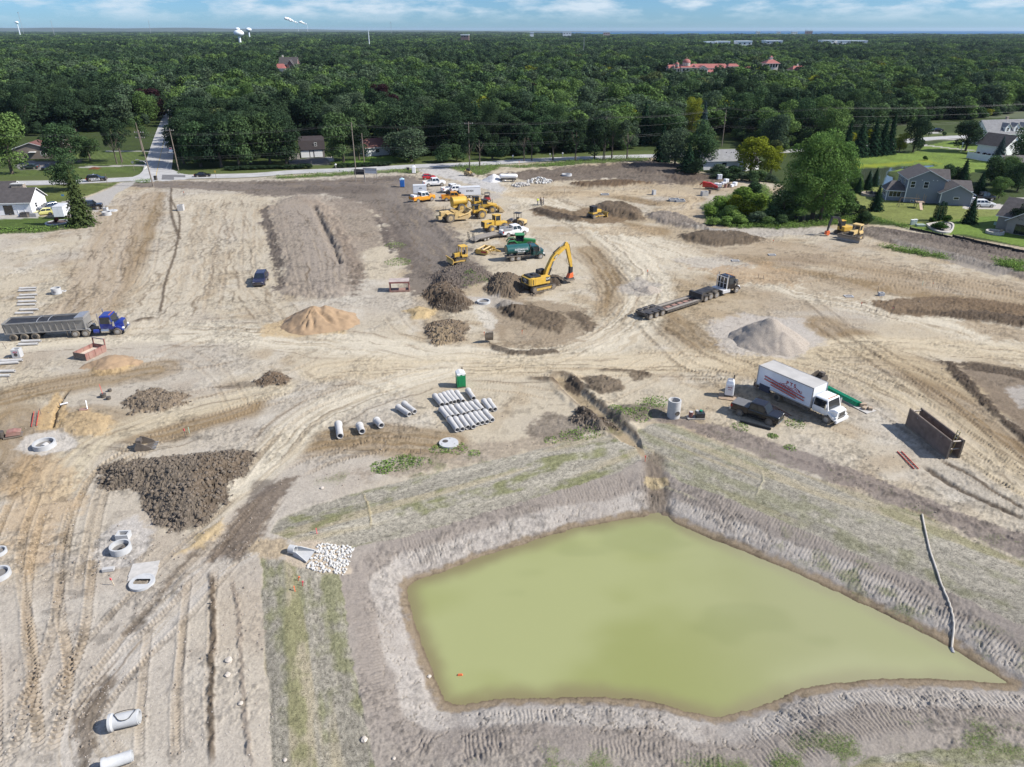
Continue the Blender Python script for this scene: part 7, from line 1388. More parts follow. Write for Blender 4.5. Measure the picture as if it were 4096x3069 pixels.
MB().loft([[(5.0,-.55,.75),(5.35,-.55,.35),(5.35,.55,.35),(5.0,.55,.75)],[(6.9,-.55,.62),(6.85,-.55,.42),(6.85,.55,.42),(6.9,.55,.62)]]).build('compactor_plate',STL,ex); MB().box(5.3,6.7,-.5,.5,.6,.9).build('compactor_base',BLKM,ex)
YL=mat('letter_light',(.72,.70,.62),.5); 
MB().box(.35,1.15,-1.405,-1.385,1.55,2.25).build('decal',BLKM,ex); lettering('CAT',.42,YL,ex,(.75,-1.412,1.95),'-y',.012); MB().box(-1.7+.5-.9,-2.3+.3,-1.42,-1.395,1.35,2.2).build('decal',BLKM,ex)
MB().prism([(2.55,4.55),(3.35,5.15),(3.55,5.3),(3.2,5.35),(2.6,4.95)],-.325,-.312).build('decal',BLKM,ex); lettering('CAT',.36,YL,ex,(3.02,-.332,5.0),'-y',.01,tilt=35)
MB().box(-2.78,-2.752,-.95,.95,1.45,2.25).build('decal',BLKM,ex); lettering('FTS',.5,YL,ex,(-2.79,0,1.95),'-x',.012); lettering('330D',.22,YL,ex,(-2.79,0,1.55),'-x',.006)
# --- bulldozers
def dozer(label,t,rear,front,L=2.9,canopy='open',m=YEL,blade=3.2,fixed=None,bladem=None,tank=False,sc=1.0):
  loc,rz,LL=fixed if fixed else seat(t,rear,front,2.1)
  o=thing('bulldozer',label,'bulldozer',loc,rz,None,sc); crawler(o,L,1.75,.55,.85,m=m)
  MB().box(-L*.42,L*.35,-.55,.55,.5,1.1).build('frame',BLKM,o); MB().loft([[(.0,-.48,1.0),(.0,.48,1.0),(.0,.48,1.85),(.0,-.48,1.85)],[(L*.46,-.44,1.0),(L*.46,.44,1.0),(L*.46,.44,1.65),(L*.46,-.44,1.65)]]).build('engine_hood',m,o,bevel=.05)
  MB().box(L*.46,L*.50,-.42,.42,.95,1.6).build('radiator',BLKM,o); MB().cyl((.6,.0,1.8),(.6,.0,2.6),.06).build('exhaust_stack',STL,o); MB().box(-L*.45,-.05,-.85,.85,.95,1.3).build('fender',m,o,bevel=.04)
  if tank: MB().box(-L*.52,-L*.3,-.6,.6,1.25,1.85).build('fuel_tank',m,o,bevel=.05)
  zt=2.75
  if canopy == 'open':
    mb=MB()
    for x in (-1.15,-.05):
      for y in (-.6,.6): mb.bar((x,y,1.25),(x,y,zt),.11)
    mb.build('roof_post',m,o); MB().box(-1.3,.15,-.75,.75,zt,zt+.14).build('canopy',m,o,bevel=.05); MB().box(-.95,-.35,-.3,.3,1.3,1.55).build('seat',BLKM,o); MB().box(-1.0,-.9,-.3,.3,1.5,2.0).build('seat_back',BLKM,o)
  else:
    MB().box(-1.2,-.05,-.68,.68,1.25,2.45).build('cab',m if canopy == 'tan' else BLKM,o,bevel=.04)
    for s in (-1,1): MB().box(-1.05,-.2,s*.69-.01,s*.69+.01,1.6,2.35).build('side_window',VGL,o)
    MB().box(-.06,-.02,-.58,.58,1.6,2.35).build('windshield',VGL,o); MB().box(-1.24,-1.19,-.58,.58,1.6,2.35).build('rear_window',VGL,o); MB().box(-1.3,.05,-.75,.75,2.45,2.6).build('roof',m if canopy == 'tan' else BLKM,o,bevel=.04)
  xb=L*.5+.55; prof=[(xb+.1,.02),(xb+.28,.1),(xb+.12,.45),(xb+.14,.85),(xb+.35,1.1),(xb+.22,1.12),(xb+.0,.85),(xb-.02,.4)]
  MB().prism(prof,-blade/2,blade/2).build('blade',bladem or m,o)
  for s in (-1,1): MB().bar((0,s*1.2,.45),(xb+.05,s*1.2,.4),.16).build('push_arm',m,o); cylr(o,(L*.4,s*.35,1.3),(xb+.1,s*.35,.8),.07)
  return o
dz=dozer('small yellow bulldozer with canopy on the black soil heap, facing left','T6',(765,1262),(620,1285),2.7,'open',YEL,2.8); dz.location.z += .3
dozer('yellow bulldozer with black cab on the disturbed ground at mid right','T7',(370,945),(480,925),3.2,'cab',YEL,3.4)
dozer('tan bulldozer with wide steel blade at the far right of the site','S6',(0,0),(0,0),3.2,'tan',YELW,3.9,fixed=(on(T('S6',530,265)),R(222),3),bladem=STL,tank=True,sc=1.15)
# --- compact excavator with dark boom beside the tan bulldozer
e2=thing('compact_excavator','yellow and black compact excavator with dark arched boom beside the tan bulldozer','excavator',on(T('S6',420,215)),R(200)); crawler(e2,3.0,1.7,.45,.7,m=BLKM)
MB().box(-1.5,.8,-1.0,1.0,.8,1.7).build('body',YEL,e2,bevel=.08); MB().loft([[(-.3,-1.0,1.6),(.9,-1.0,1.6),(.9,.0,1.6),(-.3,.0,1.6)],[(-.3,-.95,2.7),(.7,-.95,2.7),(.7,-.05,2.7),(-.3,-.05,2.7)]]).build('cab',VGL,e2,bevel=.04); MB().box(-.35,.75,-1.0,.0,2.7,2.8).build('roof',YEL,e2)
arm(e2,'boom',[(.6,1.2),(.9,1.1),(1.3,2.4),(2.0,3.3),(3.6,3.6),(3.7,3.8),(3.4,3.95),(1.8,3.75),(1.0,2.9)],.35,BLKM); arm(e2,'stick',[(3.3,3.9),(3.7,4.0),(4.2,2.6),(4.3,1.0),(4.05,1.0),(3.7,2.4)],.28,BLKM); MB().prism([(3.8,1.1),(4.5,1.0),(4.6,.3),(3.9,.1),(3.7,.6)],-.35,.35).build('attachment',ORG,e2,bevel=.04); cylr(e2,(1.0,0,1.3),(2.0,0,3.2),.08)
# --- big wheel machines: helper for tractor front end
def big_tractor(o,x0,m,cabm,r=.95,cabx=-.6,wide=1.25):
  MB().loft([[(x0,-.6,1.2),(x0,.6,1.2),(x0,.6,2.15),(x0,-.6,2.15)],[(x0+2.1,-.55,1.1),(x0+2.1,.55,1.1),(x0+2.1,.55,1.9),(x0+2.1,-.55,1.9)]]).build('engine_hood',m,o,bevel=.06); MB().box(x0+2.1,x0+2.3,-.8,.8,.7,1.5).build('front_bumper',m,o,bevel=.05); MB().box(x0-1.2,x0+2.1,-.45,.45,.8,1.25).build('frame',BLKM,o)
  for s in (-1,1): wheel(o,x0+.9,s*wide,r,.6,m,lugs=18); MB().prism([(x0-.3,1.0+r*.9),(x0+.4,1.25+r*.95),(x0+1.4,1.25+r*.95),(x0+2.0,1.0+r*.8),(x0+2.0,.93+r*.8),(x0+1.4,1.17+r*.95),(x0+.4,1.17+r*.95),(x0-.3,.93+r*.9)],s*wide-.3,s*wide+.3).build('fender',m,o)
  MB().box(x0+cabx-.7,x0+cabx+.6,-.65,.65,1.25,2.0).build('cab_base',m,o,bevel=.04); MB().box(x0+cabx-.65,x0+cabx+.5,-.62,.62,2.0,2.9).build('cab_glass',VGL,o,bevel=.03); MB().box(x0+cabx-.75,x0+cabx+.65,-.72,.72,2.9,3.05).build('cab_roof',cabm,o,bevel=.04)
  for x in (x0+cabx-.66,x0+cabx+.51):
    for y in (-.63,.63): MB().bar((x,y,2.0),(x,y,2.9),.09).build('roof_post',m,o)
  MB().cyl((x0+1.2,.3,2.0),(x0+1.2,.3,2.9),.07).build('exhaust_stack',STL,o)
# water wagon (tank on scraper running gear)
loc,rz,L=seat('T6',(688,690),(905,668),2.8,.2); ww=thing('water_wagon','yellow articulated water wagon with long round tank','water wagon',loc,rz); h=L/2; n=20
MB().loft([[(x,1.28*math.cos(6.2832*i/n)*k,2.35+1.02*math.sin(6.2832*i/n)*k) for i in range(n)] for x,k in ((-h-2.0,.88),(-h-1.9,1.0),(-h+1.5,1.0),(-h+1.6,.88))]).build('tank',YEL,ww,True); MB().box(-h-1.9,-h+1.5,-1.0,1.0,1.0,1.5).build('frame',YEL,ww)
for s in (-1,1): wheel(ww,-h,s*1.15,.95,.65,YEL,lugs=18)
MB().tube([(-h+1.4,0,2.2),(-h+2.2,0,2.5),(-h+2.9,0,2.0),(-h+3.1,0,1.3)],.28,8).build('gooseneck',YEL,ww)
mb=MB()
for y in (-.9,.9):
  for k in range(4): mb.bar((-h+1.65,y-.5+k*.33,1.5),(-h+1.65,y-.5+k*.33,3.2),.05)
mb.bar((-h+1.65,-1.3,3.2),(-h+1.65,1.3,3.2),.06); mb.build('railing',BLKM,ww); big_tractor(ww,h-.6,YEL,BLKM,cabx=-.2)
for y,z in ((-.4,0),(.2,.0)): MB().bar((-h-2.1,y,2.4),(-h-2.1,y,4.1),.05).build('spray_pipe',BLKM,ww)
# twin-engine scraper
loc,rz,L=seat('T6',(563,803),(880,768),2.9,.1); sc_=thing('motor_scraper','tan-yellow motor scraper with big rear wheel, nearest of the parked earthmovers at left','scraper',loc,rz); h=L/2
for s in (-1,1): wheel(sc_,-h,s*1.25,.95,.7,YELW,lugs=18)
MB().box(-h-1.9,-h+.2,-.65,.65,1.2,2.3).build('rear_engine',YELW,sc_,bevel=.05); MB().box(-h-2.6,-h-1.8,-.9,.9,.7,1.35).build('push_block',YELW,sc_,bevel=.05); MB().box(-h-.8,-h+.9,-1.5,1.5,1.75,1.95).build('rear_fender',YELW,sc_)
for s in (-1,1): MB().prism([(-h+.9,.6),(-h+4.1,.35),(-h+4.6,.9),(-h+4.4,1.9),(-h+3.4,1.6),(-h+1.2,2.3)],s*1.4-.08,s*1.4+.08).build('bowl_side',YELW,sc_)
MB().box(-h+.9,-h+1.05,-1.35,1.35,.6,2.2).build('ejector',YELW,sc_); MB().box(-h+.9,-h+4.2,-1.35,1.35,.38,.5).build('bowl_floor',STL,sc_); MB().prism([(-h+4.0,.5),(-h+4.8,.8),(-h+4.9,1.9),(-h+4.6,1.95),(-h+4.4,1.0)],-1.3,1.3).build('apron',YELW,sc_)
for s in (-1,1): MB().tube([(-h+2.0,s*1.55,1.2),(-h+4.2,s*1.55,1.7),(-h+5.0,s*1.2,2.2)],.16,6).build('draft_arm',YELW,sc_)
MB().box(-h+4.9,-h+5.2,-1.4,1.4,2.0,2.4).build('draft_tube',YELW,sc_); MB().tube([(-h+5.0,0,2.2),(-h+5.7,0,2.5),(-h+6.2,0,1.7)],.25,8).build('gooseneck',YELW,sc_); big_tractor(sc_,h-.2,YEL,BLKM,cabx=-.1)
mb=MB()
for x in (-h-.9,-h-.5): mb.bar((x,.3,2.3),(x,.3,3.3),.05)
mb.build('exhaust_stack',BLKM,sc_)
# loader parked between, and the pad-foot compactor
loc=on(T('T6',960,690)); ld=thing('wheel_loader','yellow wheel loader parked between the scraper and the haul road','loader',loc,R(12)); big_tractor(ld,.2,YEL,BLKM,.8,-.7,1.05)
for s in (-1,1): wheel(ld,-1.6,s*1.05,.8,.55,YEL,lugs=16); MB().bar((.8,s*.5,1.9),(2.9,s*.5,.7),.2,.3).build('lift_arm',YEL,ld)
MB().prism([(2.7,.2),(3.9,.25),(3.95,.4),(3.1,1.3),(2.75,1.2)],-1.3,1.3).build('bucket',YELW,ld); MB().box(-2.6,-.9,-.6,.6,1.0,2.0).build('rear_frame',YEL,ld,bevel=.06)
loc,rz,L=seat('T6',(1020,912),(1170,886),2.6); cm_=thing('soil_compactor','yellow pad-foot soil compactor with tall cab in front of the parked earthmovers','compactor',loc,rz); h=L/2
pf=mat('padfoot',(.20,.17,.14),.7,.3,.2,4,dirt=.5)
def padwheel(o,x,y):
  mb=MB(); mb.cyl((x,y-.45,.72),(x,y+.45,.72),.62,n=20)
  for i in range(14):
    for k in range(3): M=Matrix.Translation((x,0,.72)) @ Matrix.Rotation(6.2832*(i+.5*(k % 2))/14,4,'Y'); mb.box(.58,.74,y-.40+k*.30,y-.20+k*.30,-.08,.08,M)
  w_=mb.build('pad_wheel',pf,o); MB().cyl((x,y-.47,.72),(x,y+.47,.72),.36,n=16).build('rim',YEL,w_)
for x in (-h,h):
  for s in (-1,1): padwheel(cm_,x,s*1.0)
MB().loft([[(-h-1.5,-.75,1.0),(-h-1.5,.75,1.0),(-h-1.5,.75,2.2),(-h-1.5,-.75,2.2)],[(-h+.9,-.8,1.0),(-h+.9,.8,1.0),(-h+.9,.8,2.35),(-h+.9,-.8,2.35)]]).build('engine_hood',YEL,cm_,bevel=.06); MB().box(-h-1.56,-h-1.5,-.6,.6,1.2,2.1).build('radiator',BLKM,cm_)
MB().box(-.45,.85,-.62,.62,1.1,2.1).build('cab_base',YEL,cm_,bevel=.04); MB().box(-.40,.75,-.58,.58,2.1,3.1).build('cab_glass',VGL,cm_); MB().box(-.55,.95,-.72,.72,3.1,3.28).build('cab_roof',YEL,cm_,bevel=.05)
for x in (-.42,.78):
  for y in (-.6,.6): MB().bar((x,y,2.1),(x,y,3.1),.12).build('roof_post',YEL,cm_)
MB().box(.8,h+.8,-.6,.6,.8,1.7).build('front_frame',YEL,cm_,bevel=.06); MB().prism([(h+1.2,.1),(h+1.35,.15),(h+1.25,.6),(h+1.4,1.0),(h+1.25,1.05),(h+1.1,.6)],-1.6,1.6).build('blade',YELW,cm_); MB().box(-h-1.0,-h+.2,-.812,-.80,1.75,2.05).build('decal',BLKM,cm_); lettering('CAT',.26,YL,cm_,(-h-.7,-.82,1.9),'-y',.006)
for s in (-1,1): MB().bar((h+.2,s*.6,.9),(h+1.2,s*.6,.6),.16).build('push_arm',YEL,cm_)
# drum roller with black canopy
rl=thing('road_roller','yellow drum roller with black canopy beside the haul road','roller',on(T('T6',1310,838)),R(-25)); MB().loft([[(.0,-.8,.7),(.0,.8,.7),(.0,.8,1.6),(.0,-.8,1.6)],[(1.7,-.75,.7),(1.7,.75,.7),(1.7,.75,1.35),(1.7,-.75,1.35)]]).build('engine_hood',YELW,rl,bevel=.1)
for s in (-1,1): wheel(rl,.9,s*.85,.68,.5,YELW,lugs=14)
MB().cyl((-1.9,-1.0,.68),(-1.9,1.0,.68),.68,n=24).build('drum',STL,rl,True); MB().box(-2.8,-1.0,-1.2,-1.02,.5,.9).build('drum_frame',YELW,rl); MB().box(-2.8,-1.0,1.02,1.2,.5,.9).build('drum_frame',YELW,rl); MB().box(-1.0,.1,-.5,.5,.6,1.3).build('platform',BLKM,rl)
mb=MB()
for x in (-.8,.3):
  for y in (-.6,.6): mb.bar((x,y,1.3),(x,y,2.7),.08)
mb.build('roof_post',BLKM,rl); MB().box(-1.0,.5,-.75,.75,2.7,2.8).build('canopy',BLKM,rl,bevel=.03); MB().box(-.4,.1,-.25,.25,1.3,1.8).build('seat',BLKM,rl)
# green farm tractor and yellow pull scraper
gt=thing('farm_tractor','green farm tractor with green cab roof behind the water truck','tractor',on(T('T6',1330,1110)),R(4))
MB().loft([[(.6,-.5,1.3),(.6,.5,1.3),(.6,.5,2.35),(.6,-.5,2.35)],[(2.9,-.42,1.3),(2.9,.42,1.3),(2.9,.42,2.1),(2.9,-.42,2.1)]]).build('hood',GRN,gt,bevel=.08); MB().box(-2.2,2.6,-.4,.4,.8,1.3).build('frame',BLKM,gt)
for x in (-1.5,1.7):
  for s in (-1,1): wheel(gt,x,s*1.1,.95,.6,mat('rim_yellow',(.6,.42,.03),.4),lugs=18)
for s in (-1,1): MB().prism([(-2.7,1.5),(-2.3,2.1),(-1.2,2.2),(-.6,1.7),(-.7,1.65),(-1.2,2.1),(-2.2,2.0),(-2.6,1.45)],s*1.1-.32,s*1.1+.32).build('fender',GRN,gt)
MB().box(-.9,.6,-.75,.75,1.3,1.9).build('cab_base',GRN,gt,bevel=.04); MB().box(-.85,.5,-.72,.72,1.9,3.0).build('cab_glass',VGL,gt); MB().box(-1.05,.75,-.88,.88,3.0,3.2).build('cab_roof',GRN,gt,bevel=.06); MB().cyl((.7,.6,1.9),(.7,.6,3.3),.08).build('exhaust_stack',BLKM,gt)
for y in (-.74,.74): MB().bar((-.85,y,1.9),(-.85,y,3.0),.1).build('roof_post',BLKM,gt); MB().bar((.5,y,1.9),(.5,y,3.0),.1).build('roof_post',BLKM,gt)
ps=thing('pull_scraper','low yellow box scraper with two cross tubes left of the water truck','scraper',on(T('T6',945,1140)),R(-25))
for s in (-1,1): MB().prism([(-1.2,.2),(1.0,.15),(1.3,.5),(1.2,1.0),(-1.2,1.1)],s*1.6-.06,s*1.6+.06).build('side_plate',YEL,ps)
for x,z in ((-1.0,.95),(.2,.95),(.8,.6)): MB().cyl((x,-1.6,z),(x,1.6,z),.16,n=10).build('cross_tube',YELW,ps,True)
MB().box(-1.2,.9,-1.55,1.55,.18,.26).build('floor',YELW,ps); MB().bar((1.0,-.9,.9),(3.2,0,.7),.14).build('drawbar',YEL,ps); MB().bar((1.0,.9,.9),(3.2,0,.7),.14).build('drawbar',YEL,ps); MB().box(-.1,1.0,-1.68,-1.665,.5,.8).build('decal',LRED,ps)
for s in (-1,1): wheel(ps,-1.5,s*.9,.38,.25,YEL)
# ================================================================== TRAILERS, TOILETS, TANKS
def utrailer(label,loc,rz,L,W,H,z0=.6,m=None,txt=None,doors=True,name='enclosed_trailer',axles=2):
  o=thing(name,label,'trailer',loc,rz); m=m or paint('trailerwhite',(.70,.72,.74),.05); MB().box(-L/2,L/2,-W/2,W/2,z0,z0+H).build('body',m,o,bevel=.05); MB().box(-L/2+.05,L/2-.05,-W/2+.05,W/2-.05,z0+H+.002,z0+H+.03).build('roof',mat('trailer_roof',(.5,.51,.52),.6),o)
  for z in (z0+.03,z0+H-.1): MB().box(-L/2-.02,L/2+.02,-W/2-.02,W/2+.02,z,z+.07).build('trim_rail',ALU,o)
  for k in range(axles):
    for s in (-1,1): wheel(o,(k-(axles-1)/2)*.85-.2,s*(W/2-.02),.34,.2,RIM)
  if doors:
    for s in (-1,1): MB().box(-L/2-.03,-L/2+.01,min(s*.04,s*(W/2-.06)),max(s*.04,s*(W/2-.06)),z0+.08,z0+H-.12).build('rear_door',m,o)
  MB().bar((L/2,-W*.4,z0),(L/2+1.2,0,z0-.05),.1).build('tongue',BLKM,o); MB().bar((L/2,W*.4,z0),(L/2+1.2,0,z0-.05),.1).build('tongue',BLKM,o)
  if txt: lettering(txt,H*.34,mat('letter_black',(.01,.01,.012)),o,(0,-W/2-.012,z0+H*.55),'-y',.012)
  return o
utrailer('white lettered enclosed trailer behind the yellow water wagon',on(T('T6',768,520)),R(10),5.4,2.1,2.0,txt='RYAN')
t1=utrailer('small white enclosed trailer behind the orange pickup',on(T('T6',222,505)),R(8),3.4,1.9,2.0,axles=1); lettering('STS',.4,mat('letter_black',(.01,.01,.012)),t1,(.2,-.962,1.9),'-y',.012)
utrailer('white cargo trailer on the drive beside the loose conifer',on(T('T4',560,925)),R(100),3.8,2.2,2.3,.45,axles=1)
mb=MB(); o=thing('dump_trailer','small black dump trailer left of the lettered trailer','trailer',on(T('T6',590,528)),R(8)); MB().box(-1.9,1.9,-1.0,-.92,.6,1.5).build('side',BLKM,o); MB().box(-1.9,1.9,.92,1.0,.6,1.5).build('side',BLKM,o); MB().box(-1.9,-1.82,-.92,.92,.6,1.5).build('tailgate',BLKM,o); MB().box(1.82,1.9,-.92,.92,.6,1.5).build('headboard',BLKM,o); MB().box(-1.85,1.85,-.95,.95,.55,.65).build('floor',BLKM,o)
for s in (-1,1): wheel(o,-.3,s*1.0,.36,.22,RIM); wheel(o,.5,s*1.0,.36,.22,RIM)
# flat trailer behind the service pickup
loc,rz,L=seat('T6',(860,1032),(1100,972),2.3); ft=thing('flatbed_trailer','grey plank flatbed trailer with raised ramps behind the service pickup','trailer',loc,rz); x0,x1=-2.3,3.4
for k in range(10): MB().box(x0,x1,-1.15+k*.23,-1.15+k*.23+.215,.78,.84).build('plank',PLK,ft)
MB().prism([(x0-1.2,.42),(x0,.77),(x0,.84),(x0-1.25,.49)],-1.12,1.12).build('beavertail',PLK,ft); mb=MB(); mb.box(x0,x1,-1.25,-1.16,.6,.84); mb.box(x0,x1,1.16,1.25,.6,.84)
for k in range(9): x=x0+(x1-x0)*k/8; mb.box(x-.04,x+.04,-1.16,1.16,.66,.77)
mb.build('frame',BLKM,ft); MB().bar((x1,-.8,.7),(x1+1.6,0,.65),.12).build('tongue',BLKM,ft); MB().bar((x1,.8,.7),(x1+1.6,0,.65),.12).build('tongue',BLKM,ft)
for k in (0,1):
  for s in (-1,1): wheel(ft,-.9+k*.85,s*1.0,.36,.22,RIM)
for y in (-.75,.75):
  r_=MB(); r_.bar((x0-1.2,y-.22,.45),(x0-1.55,y-.22,2.1),.07); r_.bar((x0-1.2,y+.22,.45),(x0-1.55,y+.22,2.1),.07); ra=r_.build('ramp',BLKM,ft)
  for k in range(5): f_=k/4.5; MB().bar((x0-1.22-.33*f_,y-.22,.55+1.5*f_),(x0-1.22-.33*f_,y+.22,.55+1.5*f_),.06).build('rung',BLKM,ra)
def toilet(label,loc,rz,body,roof,w=1.15,h=2.05,sc=1.0,smooth=False,txt=None):
  o=thing('portable_toilet',label,'portable toilet',loc,rz,None,sc)
  if smooth: MB().loft([[(-w*.5,-w*.5,.12),(w*.5,-w*.5,.12),(w*.5,w*.5,.12),(-w*.5,w*.5,.12)],[(-w*.47,-w*.47,h*.8),(w*.47,-w*.47,h*.8),(w*.47,w*.47,h*.8),(-w*.47,w*.47,h*.8)],[(-w*.33,-w*.33,h+.1),(w*.33,-w*.33,h+.1),(w*.33,w*.33,h+.1),(-w*.33,w*.33,h+.1)]]).build('shell',body,o,bevel=.12); MB().box(-w*.25,w*.25,-w*.25,w*.25,h+.09,h+.14).build('roof_hatch',ALU,o,bevel=.03); MB().box(-w*.36,w*.36,-w*.515,-w*.49,.2,h*.82).build('door',body,o,bevel=.02)
  else:
    MB().box(-w/2,w/2,-w/2,w/2,.12,h).build('shell',body,o,bevel=.02); MB().box(-w*.40,w*.40,-w/2-.03,-w/2,.2,h*.9).build('door',body,o,bevel=.01); MB().box(-w*.36,-.03,-w/2-.045,-w/2-.03,.35,h*.62).build('door_panel',body,o); MB().box(.03,w*.36,-w/2-.045,-w/2-.03,.35,h*.62).build('door_panel',body,o)
    MB().loft([[(-w*.54,-w*.54,h),(w*.54,-w*.54,h),(w*.54,w*.54,h),(-w*.54,w*.54,h)],[(-w*.5,-w*.5,h+.12),(w*.5,-w*.5,h+.12),(w*.5,w*.5,h+.12),(-w*.5,w*.5,h+.12)],[(-w*.12,-w*.5,h+.3),(w*.12,-w*.5,h+.3),(w*.12,w*.5,h+.3),(-w*.12,w*.5,h+.3)]]).build('roof',roof,o,bevel=.02)
    for x in (-1,1): MB().box(x*w*.46-.05,x*w*.46+.05,-w/2-.02,-w/2+.05,.12,h).build('corner_post',body,o)
    for s in (-.28,.28): MB().box(s*w-.16*w,s*w+.16*w,-w/2-.02,-w/2-.005,h*.92,h*.98).build('vent',roof,o)
    MB().box(-w/2-.012,-w/2,-.3,.3,h*.78,h*.9).build('decal',roof,o)
  MB().cyl((w*.3,w*.42,h*.9),(w*.3,w*.42,h+.5),.06,n=8).build('vent_pipe',BLKM,o); MB().box(-w*.52,w*.52,-w*.55,w*.5,0,.12).build('skid',BLKM,o)
  if txt: lettering(txt,.22,LRED,o,(0,-w*.53,h*.62),'-y',.006); lettering(txt,.16,LRED,o,(0,-w*.53,h*.48),'-y',.004)
  return o
GP=mat('toilet_green',(.008,.20,.07),.5,0,.05,2); WR=mat('poly_roof',(.72,.72,.70),.5,0,.05); BLP=mat('toilet_blue',(.02,.13,.42),.5,0,.05)
toilet('green portable toilet with white roof beside the rows of concrete pipes',on(T('S7',1502,262)),R(16),GP,WR,1.0,1.75)
toilet('white portable toilet on a pallet left of the box truck',on(T('S8',850,425),.1),R(-18),mat('toilet_white',(.76,.76,.76),.35,0,.03),WR,1.0,1.9,smooth=True,txt='PATS')
MB_=MB(); MB_.box(-1.0,1.0,-.8,.8,0,.08); o=MB_.build('skid_pallet',WOOD); o.location=on(T('S8',840,440),.02); o.rotation_euler=(0,0,R(-18)); tag(o,'thin wooden skid under the white portable toilet','pallet')
toilet('blue portable toilet on the dark soil near the parked pickups',on(T('T6',27,412)),R(5),BLP,mat('roof_sky',(.45,.62,.75),.5),1.15,2.05)
toilet('white portable toilet by the road at the site entrance',on(T('T5',1672,540)),R(8),mat('toilet_white',(.76,.76,.76)),WR,1.15,2.2,smooth=True)
pt=thing('propane_tank','white propane tank on a wheeled trailer near the entrance gravel pile','tank',on(T('T6',1198,352)),R(0)); n=14
MB().loft([[(x,.62*k*math.cos(6.2832*i/n),1.5+.62*k*math.sin(6.2832*i/n)) for i in range(n)] for x,k in ((-2.55,.25),(-2.45,.7),(-2.2,.95),(-1.9,1),(1.9,1),(2.2,.95),(2.45,.7),(2.55,.25))]).build('tank',mat('toilet_white',(.76,.76,.76)),pt,True); MB().box(-2.2,2.2,-.45,.45,.55,.8).build('frame',FRM,pt); MB().box(-.6,-.1,-.2,.2,2.1,2.3).build('valve_cover',ALU,pt)
for x in (-1.5,1.4):
  for s in (-1,1): wheel(pt,x,s*.7,.36,.22,RIM)
MB().bar((-2.2,0,.6),(-3.6,0,.45),.1).build('tongue',BLKM,pt)
ut=thing('utility_vehicle','red utility cart with black roll cage beside the lettered trailer','utility cart',on(T('T6',965,560)),R(-80)); MB().loft([ring8(-1.4,.7,.4,.95),ring8(.3,.72,.35,.8),ring8(1.3,.6,.4,.95),ring8(1.45,.5,.5,.75)]).build('body',paint('cart_red',(.32,.02,.02)),ut,True); MB().box(-.7,.5,-.65,.65,1.85,1.92).build('roof',BLKM,ut)
for x in (-.7,.55):
  for y in (-.6,.6): MB().bar((x,y,.85),(x*.9,y,1.86),.06).build('roof_post',BLKM,ut)
for x in (-.95,.95):
  for s in (-1,1): wheel(ut,x,s*.68,.32,.25,RIMD)
MB().box(-.55,-.1,-.55,.55,.75,1.25).build('seat',BLKM,ut)
sk=thing('skid_steer','tan and black skid steer loader beside the site entrance','skid steer',on(T('T6',755,285)),R(-15)); MB().box(-1.2,.5,-.55,.55,.45,1.2).build('body',YELW,sk,bevel=.05); MB().box(-.5,.5,-.5,.5,1.2,2.05).build('cab',BLKM,sk,bevel=.04)
for x in (-.65,.55):
  for s in (-1,1): wheel(sk,x,s*.72,.40,.3,YELW)
for s in (-1,1): MB().tube([(-1.1,s*.7,1.5),(.4,s*.7,1.3),(1.2,s*.7,.5)],.09).build('lift_arm',YELW,sk)
MB().prism([(1.1,.1),(2.0,.12),(1.9,.3),(1.4,.7),(1.15,.65)],-.85,.85).build('bucket',STL,sk)
# ================================================================== HEAPS OF SAND, GRAVEL AND ROCK
def heap(name,label,cat,c,peaks,R_,m,slope=.68,n=64,rough=.08,rn=1.2,group=None,gul=0.0):
  g=np.linspace(-R_,R_,n); xx,yy=np.meshgrid(g,g); z=np.full(xx.shape,-9.0); wx=xx+(fbm(xx*.5+7,yy*.5,3,5)-.5)*1.2; wy=yy+(fbm(xx*.5,yy*.5+9,3,6)-.5)*1.2
  for px,py,ph in peaks: z=np.maximum(z,ph-slope*np.sqrt((wx-px)**2+(wy-py)**2+.06))
  z=z+(fbm(xx*rn,yy*rn,3,8)-.5)*rough*2+(fbm(xx*rn*4,yy*rn*4,2,9)-.5)*rough*.7
  if gul: an=np.arctan2(yy-peaks[0][1],xx-peaks[0][0]); z -= gul*sstep(.56,.72,fbm(an*3.2+5,np.hypot(xx,yy)*.25,3,14))*sstep(0,1.2,z)
  z=np.maximum(z,-.12); g0=on(c)[2]; gg=np.array([[gz(c[0]+a_,c[1]+b_) for a_ in g] for b_ in g])-g0; z=z+gg; zr=z-gg; v=np.stack([xx,yy,z],-1).reshape(-1,3); a=(np.arange(n-1)[:,None]*n+np.arange(n-1)[None]).ravel(); f=np.stack([a,a+1,a+n+1,a+n],1); keep=zr.ravel()[f].max(1)>-.1
  me=bpy.data.meshes.new(name); me.from_pydata(v.tolist(),[],f[keep].tolist()); me.polygons.foreach_set('use_smooth',[True]*len(me.polygons)); me.materials.append(m); o=link(name,me); o.location=on(c,-.02); return tag(o,label,cat,group)
SANDM=mat('sand',(.29,.20,.12),.95,0,.14,1.2,.35); GRAVM=mat('gravel',(.33,.285,.235),.95,0,.28,9,.9); GRVW=mat('gravel_white',(.52,.51,.50),.95,0,.25,8,.8)
heap('sand_pile','large tan sand pile in front of the long dark berm','sand pile',D(678,700),[(0,0.6,2.75),(1.6,.9,2.55),(3.2,.6,1.9),(-1.5,.2,1.5),(-3.6,-.6,.7)],8.5,SANDM,.56,90,.10,1.0,gul=.35)
